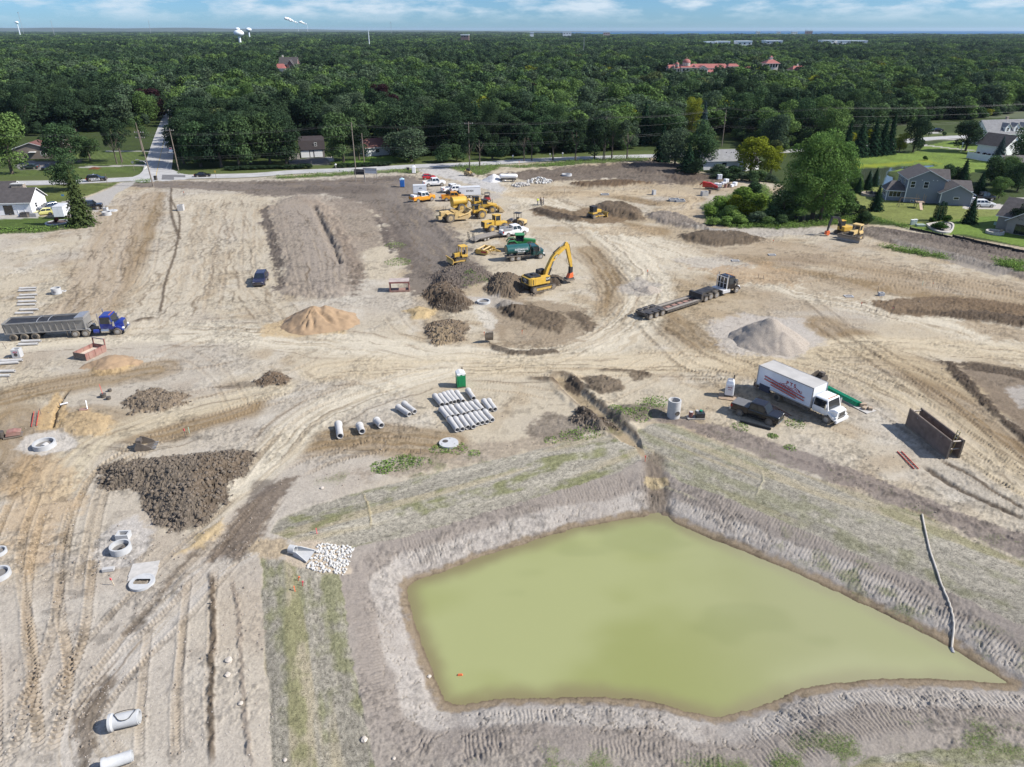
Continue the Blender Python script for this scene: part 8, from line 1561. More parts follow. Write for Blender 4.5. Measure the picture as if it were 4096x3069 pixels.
heap('gravel_pile','large grey gravel pile beside the right haul road','gravel pile',D(1668,738),[(-.5,0.6,3.4),(.8,-1.4,2.2),(-2.2,1.0,2.3),(-3.8,1.4,1.3),(1.6,-.2,2.0)],8.0,GRAVM,.66,90,.05,.8)
heap('gravel_heap','small grey gravel heap between the excavator and the lowboy','gravel pile',D(1400,627),[(0,0,1.0),(-1.2,.3,.6)],3.2,GRAVM,.5,40)
heap('gravel_heap','pale gravel cone beside the propane tank','gravel pile',T('T6',1035,338),[(0,0,2.0),(-1.5,-.3,1.0),(1.2,0,1.1)],4.5,GRVW,.6,40)
heap('dirt_heap','small sandy soil heap below the rusty bedding box','dirt mound',T('S1',1500,1345),[(0,0,.75),(-2.2,-.6,.45),(2.2,0,.35)],4.5,SANDM,.28,50)
def rocks(name,label,c,n,rx,ry,hmax,smin,smax,m,seed,rot=0,group=None,cat='rock pile',poly=None):
  r=random.Random(seed); o=thing(name,label,cat,on(c),rot,group); ms=[]
  for k in range(7):
    bm=bmesh.new(); bmesh.ops.create_icosphere(bm,subdivisions=1,radius=1)
    for v in bm.verts: v.co *= r.uniform(.7,1.2); v.co.z *= .75
    me=bpy.data.meshes.new('rock'); bm.to_mesh(me); bm.free(); me.materials.append(m); ms.append(me)
  for i in range(n):
    a,q=r.uniform(0,6.28),math.sqrt(r.random()); x,y=q*math.cos(a)*rx,q*math.sin(a)*ry
    if poly: x,y=(r.random()*2-1)*rx,(r.random()*2-1)*ry
    s=r.uniform(smin,smax); w_=Matrix.Rotation(rot,3,'Z') @ Vector((x,y,0)); z=gz(c[0]+w_.x,c[1]+w_.y)-o.location.z+hmax*max(0,1-q)+s*.3
    k=link('rock',ms[i % 7],o); k.location=(x,y,z); k.rotation_euler=(r.uniform(0,6),r.uniform(0,6),r.uniform(0,6)); k.scale=(s,s*r.uniform(.8,1.2),s)
  return o
WROCK=mat('rock_white',(.50,.49,.465),.85,0,.15,3,.3)
rr_=T('R4',1000,1005); rocks('riprap_apron','apron of white riprap rocks at the pond outlet',rr_,300,1.5,1.6,0,.08,.16,WROCK,3,R(-4),cat='riprap',poly=True)
rocks('rock_pile','low pile of white rocks in the far part of the site',T('T6',1540,352),130,3.6,3.0,1.1,.15,.4,WROCK,4); rocks('rubble_pile','scattered pile of pale concrete rubble left of the white rock pile',T('T6',1335,395),70,2.6,2.4,.5,.15,.5,mat('rubble',(.42,.40,.37),.9,0,.2,3),5)
# loose clods and stones: nobody could count them
def clods(name,label,mask,n,s0,s1,m,seed):
  r=np.random.RandomState(seed); w_=mask.ravel().astype(np.float64); px=r.choice(w_.size,n,p=w_/w_.sum()); x=X.ravel()[px]+r.uniform(-.2,.2,n); y=Y.ravel()[px]+r.uniform(-.2,.2,n); z=H.ravel()[px]; s=s0+(s1-s0)*r.rand(n)**2.5
  b=np.array([(-1,-1,-.6),(1,-1,-.6),(1,1,-.6),(-1,1,-.6),(-.8,-.8,.6),(.8,-.8,.6),(.8,.8,.6),(-.8,.8,.6)])*.72; f=np.array([(4,5,6),(4,6,7),(0,1,5),(0,5,4),(1,2,6),(1,6,5),(2,3,7),(2,7,6),(3,0,4),(3,4,7)])
  v=b[None]*s[:,None,None]*r.uniform(.5,1.3,(n,8,3)); a=r.uniform(0,6.28,n); ca,sa=np.cos(a)[:,None],np.sin(a)[:,None]; vx=v[...,0]*ca-v[...,1]*sa+x[:,None]; vy=v[...,0]*sa+v[...,1]*ca+y[:,None]; vz=v[...,2]+z[:,None]+s[:,None]*.25
  me=bpy.data.meshes.new(name); vv=np.stack([vx,vy,vz],-1).reshape(-1,3); ff=(f[None]+(np.arange(n)*8)[:,None,None]).reshape(-1,3); me.vertices.add(len(vv)); me.vertices.foreach_set('co',vv.astype(np.float32).ravel()); me.loops.add(ff.size); me.loops.foreach_set('vertex_index',ff.astype(np.int32).ravel()); me.polygons.add(len(ff)); me.polygons.foreach_set('loop_start',np.arange(0,ff.size,3,dtype=np.int32)); me.update(); me.validate(); me.materials.append(m)
  return tag(link(name,me),label,'soil clods',kind='stuff')
lum=C.mean(-1); mound=np.isin(ZID,list(range(3,12)))
def bigm(): 
  e=np.zeros(X.shape); e[mound]=1; return e*np.hypot(X,Y)**-.7
clods('clay_clods','dark clay lumps lying on the spoil heaps',bigm(),2600,.035,.24,mat('clod_dark',(.13,.105,.080),.97,0,.3,1.5),1)
site_=(ZID == 0) & (lum<.27) & (pdx>9); clods('soil_clods','brown clods scattered over the disturbed ground',site_*np.hypot(X,Y)**-.6*(.1+sstep(.45,.7,nB)),3500,.02,.11,mat('clod_mid',(.24,.20,.16),.97,0,.3,1.5),2)
site2=(ZID == 0) & (X<-14) & (Y<60); clods('light_clods','pale crumbs and stones on the near left ground',site2*1.0,4000,.012,.055,mat('clod_light',(.40,.36,.32),.97,0,.25,1.5),3)
# ================================================================== CONCRETE AND STEEL ON THE SITE
CON=mat('precast',(.43,.425,.415),.85,0,.10,3,.12,dirt=.12); CON2=mat('precast_light',(.42,.425,.425),.85,0,.07,3,.1)
def cpipe(label,a,b,r,group=None,m=None,bell=True,cat='concrete pipe',name='concrete_pipe'):
  a,b=on(a),on(b); d=b-a; L=d.length; o=thing(name,label,cat,(a+b)/2,math.atan2(d.y,d.x),group); prof=[(0,r*1.18),(.10,r*1.2),(.16,r),(.96,r),(.965,r*.9),(1,r*.9)] if bell else None
  MB().pipe((-L/2,0,r*1.1),(L/2,0,r*1.1),r,r*.74,20,prof).build('barrel',m or CON,o,True); MB().cyl((-L*.49,0,r*1.1),(-L*.47,0,r*1.1),r*.73,n=16).build('inside',BLK,o) if False else None
  return o
def row(t,lst,r,label,group):
  for i,(x0,y0,x1,y1) in enumerate(lst): cpipe(label if isinstance(label,str) else label[i],T(t,x0,y0),T(t,x1,y1),r,group)
row('S7',[(1215,400,1295,500),(1268,395,1350,495),(1312,382,1392,478),(1352,370,1435,470),(1393,358,1470,457),(1455,360,1528,460)],.30,'grey concrete pipe in the upper row of six behind the main pipe rows','concrete pipes, upper row')
row('S7',[(1285,545,1365,645),(1330,535,1412,632),(1388,522,1472,620),(1455,512,1538,605),(1508,500,1588,592),(1555,488,1632,575),(1608,482,1700,570),(1665,465,1742,555)],.30,'grey concrete pipe in the middle row of eight','concrete pipes, middle row')
row('S7',[(1380,660,1465,782),(1440,655,1522,772),(1500,640,1582,750),(1560,632,1645,745),(1605,610,1692,715),(1655,600,1742,702),(1705,590,1795,690),(1765,572,1852,668)],.30,'grey concrete pipe in the front row of eight nearest the lid','concrete pipes, front row')
row('S7',[(1755,455,1828,555),(1808,450,1882,550)],.30,['left pipe of the pair right of the pipe rows','right pipe of the pair right of the pipe rows'],'concrete pipes, right pair')
row('S7',[(1580,335,1645,428)],.30,['single concrete pipe just below the green portable toilet'],'single concrete pipes')
row('S7',[(808,525,935,610),(875,490,995,582)],.31,['front pipe of the pair lying left of the pipe rows','rear pipe of the pair lying left of the pipe rows'],'concrete pipes, left pair')
row('S7',[(570,680,628,742),(385,740,415,812),(152,720,172,858)],.36,['short stub of concrete pipe, right of three loose pieces','short wide stub of concrete pipe, middle of three loose pieces','long loose concrete pipe, left of three loose pieces'],'loose concrete pipes')
for i,(y,x0,x1) in enumerate(((348,262,487),(380,252,483),(440,268,497),(478,235,466),(528,250,490),(570,238,474),(636,270,510),(682,210,452))):
  cpipe('long concrete pipe in the paired stack at left edge, row %s from top' % ['one','two','three','four','five','six','seven','eight'][i],T('S1',x0,y+8),T('S1',x1,y),.17,'pipes laid in pairs at the left edge')
for i,(x0,y0,x1,y1) in enumerate(((295,1068,550,1060),(258,1110,512,1100),(20,1330,305,1315),(-60,1370,255,1348),(-60,1468,205,1462),(-60,1520,140,1515))):
  cpipe(['rear pipe of the pair under the dump trailer\'s wheels','front pipe of the pair under the dump trailer\'s wheels','rear pipe below the square concrete basin','front pipe below the square concrete basin','rear pipe of the lowest pair at the left edge','front pipe of the lowest pair at the left edge'][i],T('S1',x0,y0),T('S1',x1,y1),.19,'pipes near the square basin')
pc=cpipe('pale grey concrete pipe with a black cable coil at lower left',T('R3',985,1030),T('R3',1255,970),.45,None,CON2); L_=1.1
pts=[( .1+.55*math.cos(t)*(1+.15*math.sin(3*t)),.38*math.sin(t),1.0-.30*(math.sin(t)*.55)**2*1.6) for t in [i*.35 for i in range(40)]]; cbl=MB().tube(pts,.022,5).build('cable_coil',BLK); cbl.parent=None; cbl.location=pc.location; cbl.rotation_euler=pc.rotation_euler; tag(cbl,'coil of black cable lying on the pale concrete pipe','cable')
cpipe('pale concrete pipe cut off by the bottom edge at left',T('R3',920,1400),T('R3',1190,1310),.34,None,CON2)
def ringo(label,p,ro,ri,h,m=CON2,name='manhole_ring',cat='manhole',group=None,dz=0,lid=False,rect=False,tilt=0):
  o=thing(name,label,cat,on(p,dz),0,group)
  if rect:
    a=ro*.98; n=24; mb=MB(); mb.pipe((0,0,0),(0,0,h),ro,ri,n); mb.build('slab',m,o,True); hw,hh=ri*.75,ri*.36; f=MB(); f.add([(ri*1.02*math.cos(6.2832*i/n),ri*1.02*math.sin(6.2832*i/n),h-.01) for i in range(n)]+[(-hw,-hh,h-.01),(hw,-hh,h-.01),(hw,hh,h-.01),(-hw,hh,h-.01)],[])
    def side(i0,i1,c): f.f.append(tuple([i % n for i in range(i0,i1+1)]+[c]))
    side(-3,3,n+1) if False else None
    f2=MB()
    for i in range(n):
      t0,t1=6.2832*i/n,6.2832*(i+1)/n
      def cl(t): c,s=math.cos(t),math.sin(t); k=min(hw/max(abs(c),1e-6),hh/max(abs(s),1e-6)); return (k*c,k*s,h-.012)
      f2.add([cl(t0),cl(t1),(ri*1.02*math.cos(t1),ri*1.02*math.sin(t1),h-.012),(ri*1.02*math.cos(t0),ri*1.02*math.sin(t0),h-.012)],[(0,1,2,3)])
    f2.build('cover_plate',m,o)
  else: MB().pipe((0,0,0),(0,0,h),ro,ri,28).build('ring',m,o,True)
  if lid: MB().cyl((0,0,h*.3),(0,0,h*.35),ri*.99,n=20).build('inside',mat('pit',(.16,.15,.14),.9),o)
  return o
MHG='precast manhole pieces'
ringo('tall concrete riser standing upright beside the trench bank',T('S8',332,622),.70,.55,2.1,CON,'concrete_riser','concrete riser'); rz_=bpy.data.objects['concrete_riser'] if 'concrete_riser' in bpy.data.objects else None
q=tow(rz_,(.28,-.655,.62)); MB().cyl((.26,-.60,.75),(.30,-.69,.75),.26,n=18).build('side_hole',BLK,rz_)
ld_=thing('manhole_slab','round concrete manhole lid with an offset hole in front of the pipe rows','manhole lid',on(T('S7',1370,905))); MB().cyl((0,0,0),(0,0,.26),.98,n=36).build('slab',CON2,ld_,True); MB().cyl((-.38,.22,.255),(-.38,.22,.266),.30,n=20).build('hole',BLK,ld_)
for x,y in ((.05,.75),(.6,-.3),(-.7,-.35)): MB().box(x-.05,x+.05,y-.05,y+.05,.255,.268).build('lift_hole',BLK,ld_)
ringo('white manhole ring sunk in gravel at left, with a pipe stub inside',T('S2',500,935),1.05,.88,.55,lid=True,group=MHG); MB().cyl((.15,.1,.2),(.15,-.5,.25),.3,n=14).build('pipe_stub',CON,bpy.data.objects['manhole_ring'])
m_=ringo('round white manhole ring with a pipe visible inside at lower left',T('R2',1195,750),.80,.67,.6,lid=True,group=MHG); MB().cyl((.2,.1,.3),(.2,-.3,.34),.2,n=12).build('pipe_stub',BLK,m_)
ringo('round white lid with a rectangular opening at lower left',T('R2',1402,1075),.92,.80,.22,rect=True,name='manhole_slab',cat='manhole lid'); ringo('white manhole ring beside the dark mound near the excavator',T('S4',822,640),1.05,.86,.35,lid=True,group=MHG)
ringo('numbered concrete ring standing beside the pipe pairs',T('S1',757,415),.72,.60,.95,CON2,group=MHG); lettering('46',.5,mat('chalk_dark',(.08,.05,.07),.8),bpy.data.objects['manhole_ring.003'],(.1,-.735,.45),'-y',.0); ringo('flat thin concrete ring behind the numbered ring',T('S1',845,385),.40,.28,.14,CON2,group=MHG)
ringo('white ring half out of the picture at the left edge, lower',T('R2',-8,1000),.85,.7,.4,lid=True,group=MHG); ringo('white ring half out of the picture at the left edge, upper',T('R2',-10,775),.62,.5,.3,lid=True,group=MHG)
def cbox(label,p,w,d,h,rz=0,hole=True,m=CON2,name='catch_basin',txt=None,front=False):
  o=thing(name,label,'catch basin',on(p),rz); t=.13; mb=MB(); mb.box(-w/2,w/2,-d/2,-d/2+t,0,h); mb.box(-w/2,w/2,d/2-t,d/2,0,h); mb.box(-w/2,-w/2+t,-d/2+t,d/2-t,0,h); mb.box(w/2-t,w/2,-d/2+t,d/2-t,0,h); mb.build('wall',m,o); MB().box(-w/2+t,w/2-t,-d/2+t,d/2-t,.02,.1).build('floor',mat('pit',(.16,.15,.14)),o)
  if front: MB().cyl((.0,-d/2-.01,h*.42),(0,-d/2+.02,h*.42),.22,n=16).build('pipe_hole',BLK,o)
  if txt: lettering(txt,.36,mat('chalk_red',(.45,.08,.12),.8),o,(0,-d/2-.012,h*.72),'-y',.004)
  return o
cbox('square concrete catch basin with red number at the left edge',T('S1',245,1255),.95,.95,1.15,R(10),txt='453',front=True); cbox('rectangular concrete basin in gravel above the round ring',T('R2',1222,625),1.0,.75,.55,R(5)); cbox('lone grey concrete block on the tan field',T('T4',1605,868),1.3,1.3,1.3,R(8),m=CON); cbox('tall pale concrete box among the precast pieces at the driveway corner',T('T4',940,880),.9,.9,.95,0)
ringo('upright white ring among the precast pieces at the driveway corner',T('T4',948,910),1.0,.85,.8,group=MHG); ringo('flat white lid among the precast pieces at the driveway corner',T('T4',1000,875),1.0,.3,.25,group=MHG)
cbox('pale twin-chamber basin in the far pit, left chamber',T('T7',1098,788),2.4,2.0,.5); cbox('pale twin-chamber basin in the far pit, right chamber',T('T7',1150,792),2.2,2.0,.5); cbox('small white block tipped beside the far pit',T('T7',918,728),.8,.8,1.2,R(25)); cbox('low pale basin flush with the far tan ground',T('T7',487,728),2.0,1.4,.3); ringo('white ring lying at the far dark soil edge',T('T7',148,558),1.5,1.1,.5,group=MHG); cbox('grey concrete vault near the red machine',T('T7',1365,738),1.6,1.4,1.1,R(10),m=CON); cbox('small pale basin by the far right mound',T('S6',800,822),.8,.7,.55)
for i,(x,y) in enumerate(((1330,232),(1690,175),(480,832))): cbox(['dark flush pit with pale rim, left of two right of the lowboy','dark flush pit with pale rim, further right','dark flush pit by the far brown mound'][i],T('S5' if i<2 else 'S6',x,y),1.3,.9,.16)
# flared end section at the outlet
fe=thing('flared_end','pale flared concrete outlet beside the white riprap','outlet',on(T('R4',735,985)),R(-14),None,.8); MB().add([(-.8,-.35,.02),(1.0,-.95,.02),(1.0,.75,.02),(-.8,.35,.02)],[(0,1,2,3)]).build('apron_slab',CON2,fe)
for s,e in ((1,.75),(-1,-.95)): MB().add([(-.8,s*.35,0),(1.0,e,0),(1.0,e,.12),(-.4,s*.42,.55),(-.8,s*.38,.55),(-.8,s*.47,0),(1.0,e+s*.1,0),(1.0,e+s*.1,.12),(-.4,s*.52,.55),(-.8,s*.48,.55)],[(0,1,2,3,4),(9,8,7,6,5),(0,5,6,1),(1,6,7,2),(2,7,8,3),(3,8,9,4),(4,9,5,0)]).build('wing_wall',CON2,fe)
MB().pipe((-1.4,0,.42),(-.75,0,.42),.45,.34).build('barrel',CON2,fe,True)
# trench shield, boxes, buckets
A,B=T('R1',525,718),T('R1',918,1040); d=B-A; Ls=d.length; rz=math.atan2(d.y,d.x); nrm_=Vector((-d.y,d.x,0)).normalized(); nrm_=nrm_ if nrm_.dot(A)>0 else-nrm_
W2=1.25; c=(A+B)/2+nrm_*W2/2; tb=thing('trench_shield','large rusty steel trench shield on the right','trench shield',on(c,.0),rz); hh=2.05
for s in (-1,1):
  pn=MB().box(-Ls/2,Ls/2,s*W2/2-.06,s*W2/2+.06,0,hh).build('side_panel',RUST,tb)
  for z in (.05,hh-.1): MB().box(-Ls/2,Ls/2,s*W2/2-.075,s*W2/2+.075,z,z+.09).build('edge_beam',STL,pn)
  for x in (-Ls/2+.06,Ls/2-.06): MB().box(x-.06,x+.06,s*W2/2-.08,s*W2/2+.08,.0,hh).build('end_post',STL,pn)
  for x in (-Ls*.28,Ls*.28): MB().tube([(x-.07,s*W2/2,hh-.45),(x,s*W2/2-.1,hh-.32),(x+.07,s*W2/2,hh-.45)],.03).build('lifting_eye',ALU,pn)
for x in (-Ls/2+.25,Ls/2-.25):
  for z in (hh-.2,hh-1.05): MB().cyl((x,-W2/2,z),(x,W2/2,z),.09,n=12).build('spreader',STL,tb,True)
ladder('yellow ladder standing inside the trench shield',tow(tb,(Ls/2-.9,.2,.1)),tow(tb,(Ls/2-.7,.35,hh+.7)),.34,mat('ladder_yellow',(.55,.45,.2),.5),side=(Vector((math.cos(rz),math.sin(rz),0))))
def on2(t,x,y,dz=.06): return on(T(t,x,y),dz)
ladder('red ladder lying on the ground before the trench shield',on2('R1',465,968),on2('R1',625,1135),.42,REDL); ladder('rust-brown ladder lying between the pickup and the box truck',on2('S8',1115,455),on2('S8',1420,622),.40,mat('ladder_brown',(.30,.13,.08),.6)); ladder('red ladder lying near the trench at far left',on2('S2',412,562,.25),on2('S2',380,718,.1),.45,REDL,n=10)
sb=thing('steel_frame_box','red-oxide steel box frame with roof plate on the tan ground','steel box',on(T('S3',1990,470)),R(6)); w_,d_,h_=3.2,1.9,1.75
MB().box(-w_/2,w_/2,-d_/2,d_/2,h_-.12,h_).build('roof_plate',mat('oxide_dusty',(.36,.30,.27),.85,0,.2,1.5),sb); MB().box(-w_/2,w_/2,-d_/2,d_/2,0,.1).build('floor_plate',REDO,sb); MB().box(-w_/2,w_/2,-d_/2-.02,-d_/2+.06,.02,.3).build('sill',REDO,sb); MB().box(-w_/2-.02,w_/2+.02,-d_/2-.03,-d_/2+.03,h_-.28,h_-.02).build('beam',REDO,sb)
for x in (-w_/2+.1,w_/2-.1):
  for y in (-d_/2+.1,d_/2-.1): MB().bar((x,y,.1),(x,y,h_-.1),.16).build('post',REDO,sb)
MB().box(w_/2-.1,w_/2,-d_/2,d_/2,.1,.6).build('side_plate',REDO,sb); MB().box(-w_/2,-w_/2+.1,-d_/2,d_/2,.1,.4).build('side_plate',REDO,sb)
bb=thing('bedding_box','rusty open bedding box with a raised frame, filled with sand','steel box',on(T('S1',1205,1235)),R(72)); w_,d_,h_=3.2,1.9,.95
for s in (-1,1): MB().prism([(-w_/2,0),(w_/2,0),(w_/2,h_),(-w_/2,h_)],s*d_/2-.05,s*d_/2+.05).build('side_plate',REDO,bb)
MB().box(-w_/2,-w_/2+.08,-d_/2,d_/2,0,h_).build('end_plate',RUST,bb); MB().box(w_/2-.08,w_/2,-d_/2,d_/2,0,h_).build('end_plate',REDO,bb); MB().box(-w_/2,w_/2,-d_/2,d_/2,.05,.45).build('sand_fill',mat('fill',(.50,.42,.34),.95,0,.1,2),bb)
for s in (-1,1): MB().bar((w_/2,s*(d_/2),.2),(w_/2+.1,s*d_/2,1.75),.13).build('post',REDO,bb)
MB().bar((w_/2+.1,-d_/2,1.72),(w_/2+.1,d_/2,1.72),.14).build('crossbar',mat('oxide_dusty',(.36,.30,.27)),bb)
for k in range(3):
  for s in (-1,1): MB().box(-1.1+k*1.0,-1.0+k*1.0,s*d_/2-.09,s*d_/2+.09,.1,h_).build('rib',REDO,bb)
def bucket(label,p,rz,w=1.2,sc=1.0,m=None,up=False):
  o=thing('excavator_bucket',label,'bucket',on(p),rz,'spare excavator buckets',sc); m=m or mat('bucket_steel',(.10,.085,.075),.7,.3,.3,2,dirt=.3); sh=[(-.6,.55),(-.72,.25),(-.5,.0),(0,-.0),(.75,.15),(.75,.19),(.0,.05),(-.47,.05),(-.66,.27),(-.55,.55)]
  MB().prism(sh,-w/2,w/2).build('shell',m,o)
  for s in (-1,1): MB().prism([(-.6,.55),(-.72,.25),(-.5,.0),(0,0),(.75,.15),(.5,.42),(-.1,.75),(-.45,.85)],s*w/2-.03,s*w/2+.03).build('side_plate',m,o)
  MB().box(-.6,-.2,-w*.22,w*.22,.55,.9).build('coupler_ears',m,o)
  for k in range(5): y=-w/2+.1+(w-.2)*k/4; MB().bar((.68,y,.16),(1.0,y,.13),.10,.06).build('tooth',ALU,o)
  return o
bucket('dark excavator bucket with pale teeth lying beside the big clay heap',T('S2',1610,940),R(12),1.3,1.15); bucket('upright grey bucket standing in the dug-up patch at centre',T('S4',880,1040),R(-85),1.0,1.0,STL).rotation_euler=(R(0),R(-70),R(-80)); bucket('dark bucket lying behind the white box truck',T('S8',1680,285),R(200),1.3,1.1)
bpy.data.objects['excavator_bucket.001'].location.z += .75
# plywood and green pipes behind the truck
a,b=T('S8',1780,385),T('S8',2120,560); d=b-a; rz=math.atan2(d.y,d.x); c=(a+b)/2
ply=thing('plywood_sheets','pale plywood sheets laid under the green pipes behind the box truck','plywood',on(c,.03),rz)
for k,(x,y) in enumerate(((-2.0,.1),(.5,.15),(2.2,.0))): MB().box(x-1.25,x+1.2,y-.75,y+.75,.0+k*.012,.03+k*.012).build('sheet',mat('ply_pale',(.42,.40,.37),.9,0,.15,2),ply)
GPP=mat('pipe_green',(.01,.26,.13),.35,0,.05)
for k in range(9):
  s=k % 3; l=k//3; o=thing('green_pipe','green plastic pipe in the bundle on plywood behind the box truck','plastic pipe',on(c,0),rz,'green pipe bundle'); y=-.45+s*.2+l*.05; z=.16+l*.17; MB().pipe((-2.7,y,z),(1.7+.1*s,y,z),.085,.07,10).build('barrel',GPP,o,True); MB().cyl((-2.75,y,z),(-2.55,y,z),.1,n=10).build('bell',GPP,o,True)
for k,(x,y,sx_,h) in enumerate(((2.0,.2,.35,.4),(2.5,-.1,.3,.25),(2.9,.3,.25,.3))): o=MB().box(-sx_,sx_,-.2,.2,0,h).build('carton',mat('cardboard',(.36,.28,.2),.9,0,.15,2),None,bevel=.02); o.location=tow(ply,(x,y,.06)); o.rotation_euler=(0,0,k*.7); tag(o,['large carton','low carton','small carton'][k]+' at the near end of the plywood','box')
o=cpipe('black plastic pipe lying in front of the black pickup',T('S8',955,672),T('S8',1240,748),.12,None,mat('pipe_black',(.012,.012,.012),.5),False,'plastic pipe','plastic_pipe')
# skid with bucket and steel tank beside the riser
sk2=thing('tool_skid','small wooden skid with a dark steel tank beside the concrete riser','skid',on(T('S8',540,635)),R(2)); MB().box(-.95,.95,-.45,.45,.03,.14).build('deck',WOODW,sk2); MB().box(-.05,.9,-.4,.4,.14,.72).build('steel_tank',mat('tank_steel',(.06,.062,.065),.35,.5,.2,3),sk2,bevel=.03)
o=MB().cyl((0,0,0),(0,0,.62),.24,.26,n=18).build('paint_drum',mat('drum_red',(.20,.09,.08),.6,0,.2,3),None,True); o.location=tow(sk2,(-.55,0,.15)); tag(o,'dirty red-brown drum on the small skid','drum'); MB().cyl((0,0,.62),(0,0,.64),.2,n=16).build('contents',CON2,o)
for k,x in enumerate((.12,.55)): o=MB().cyl((0,0,0),(0,0,.16),.13,.15,n=14).build('green_pail',GPP if k else CON2,None,True); o.location=tow(sk2,(x,.1,.73)); tag(o,['pale pail','green pail'][k]+' standing on the dark steel tank','pail')
# small things at far left
pl=thing('plate_compactor','red-brown plate compactor with dark drum engine at the left edge','compactor',on(T('S2',110,830)),R(25)); MB().prism([(-.3,.25),(1.0,.2),(1.15,.55),(.55,.75),(-.1,.7)],-.4,.4).build('hood',REDO,pl,bevel=.03); MB().box(-.5,1.2,-.5,.5,.05,.16).build('base_plate',STL,pl); MB().cyl((-.65,0,.15),(-.65,0,.8),.32,n=16).build('drum',BLKM,pl,True)
for i,(t,x,y,w_,d_,lb,m) in enumerate((('R2',1420,930,1.0,.75,'plywood form board lying above the rectangular lid, upper',mat('ply_pale',(.42,.40,.37))),('R2',1410,985,1.0,.6,'plywood form board lying above the rectangular lid, lower',mat('ply_pale',(.42,.40,.37))),('S2',940,552,.45,.3,'red-brown board beside a white stake at left',REDO),('R2',1072,950,.42,.16,'small grey concrete curb block at lower left',CON))):
  o=MB().box(-w_,w_,-d_,d_,0,.06 if i<3 else .25).build('board' if i<3 else 'curb_block',m); o.location=on(T(t,x,y),.04); o.rotation_euler=(0,0,R(12)); tag(o,lb,'board' if i<3 else 'concrete block')
o=MB().cyl((0,0,0),(0,0,.45),.28,.33,n=16).build('rubber_tub',BLKM,None,True); o.location=on(T('S2',1148,388)); tag(o,'black tub with a red-handled shovel at left','tub'); sh=MB().bar((0,0,.2),(-.35,.4,1.5),.05).build('shovel',REDL); sh.location=o.location; tag(sh,'red-handled shovel leaning in the black tub','shovel'); o2=MB().cyl((0,0,0),(0,0,.35),.22,.26,n=14).build('rubber_pail',BLKM,None,True); o2.location=on(T('S2',1205,412)); tag(o2,'small black pail right of the tub','pail'); o3=MB().cyl((0,0,0),(0,0,.3),.2,.22,n=14).build('rubber_pail',BLKM,None,True); o3.location=on(T('S2',1218,325)); tag(o3,'small black pail behind the tub','pail')
# hose into the pond, float, straw line debris
hp=[T('R7',x,y,z) for x,y,z in ((1458,296,0),(1480,420,-.1),(1510,560,-.25),(1555,700,-.45),(1600,840,-.7),(1645,960,-1.0),(1675,1080,-1.35),(1682,1180,-1.55),(1675,1285,-1.72))]; hp=[Vector((p.x,p.y,max(gz(p.x,p.y),ZP)+.07)) for p in cr2] if False else hp
hs_=cr(hp,6); o=MB().tube([(p.x,p.y,max(gz(p.x,p.y),ZP)+.08) for p in hs_],.075,8).build('discharge_hose',mat('hose_pale',(.46,.42,.36),.8,0,.15,2),None,True); tag(o,'long pale hose running down the bank into the pond','hose'); MB().cyl((hs_[-1].x,hs_[-1].y,ZP+.02),(hs_[-1].x-.1,hs_[-1].y-.4,ZP-.05),.13,n=10).build('strainer',ALU,o)
o=MB().loft([[(-.18,-.08,0),(.18,-.06,0),(.2,.08,0),(-.16,.08,0)],[(-.12,-.05,.1),(.14,-.04,.14),(.14,.05,.12),(-.1,.05,.1)]]).build('orange_debris',ORG); o.location=(*T('R5',2078,556,ZP)[:2],ZP+.0); tag(o,'orange scrap floating near the pond\'s left corner','debris')
def stone(t,x,y,s,lb,m): 
  bm=bmesh.new(); bmesh.ops.create_icosphere(bm,subdivisions=2,radius=s); r=random.Random(x)
  for v in bm.verts: v.co *= r.uniform(.82,1.15); v.co.z *= .6
  me=bpy.data.meshes.new('stone'); bm.to_mesh(me); bm.free(); me.materials.append(m); o=link('stone',me); o.location=on(T(t,x,y),s*.3); tag(o,lb,'stone')
STN=mat('stone_pale',(.46,.41,.35),.9,0,.2,4,.4)
for a in (('R5',1228,1095,.22,'elongated pale stone at the seeded strip\'s right edge'),('R4',920,368,.20,'tan stone on the bank above the upper seeded strip'),('R5',140,815,.16,'yellowish stone on the clod row at lower left'),('R5',35,430,.26,'pale boulder on the clod row'),('R5',25,560,.2,'pale stone below the boulder on the clod row'),('R5',1490,1255,.12,'small white stone near the bottom edge'),('R5',530,1300,.13,'small pale stone near the bottom of the seeded strip'),('R5',1795,420,.16,'white chalky stone at the pond\'s left shore')): stone(*a,STN)
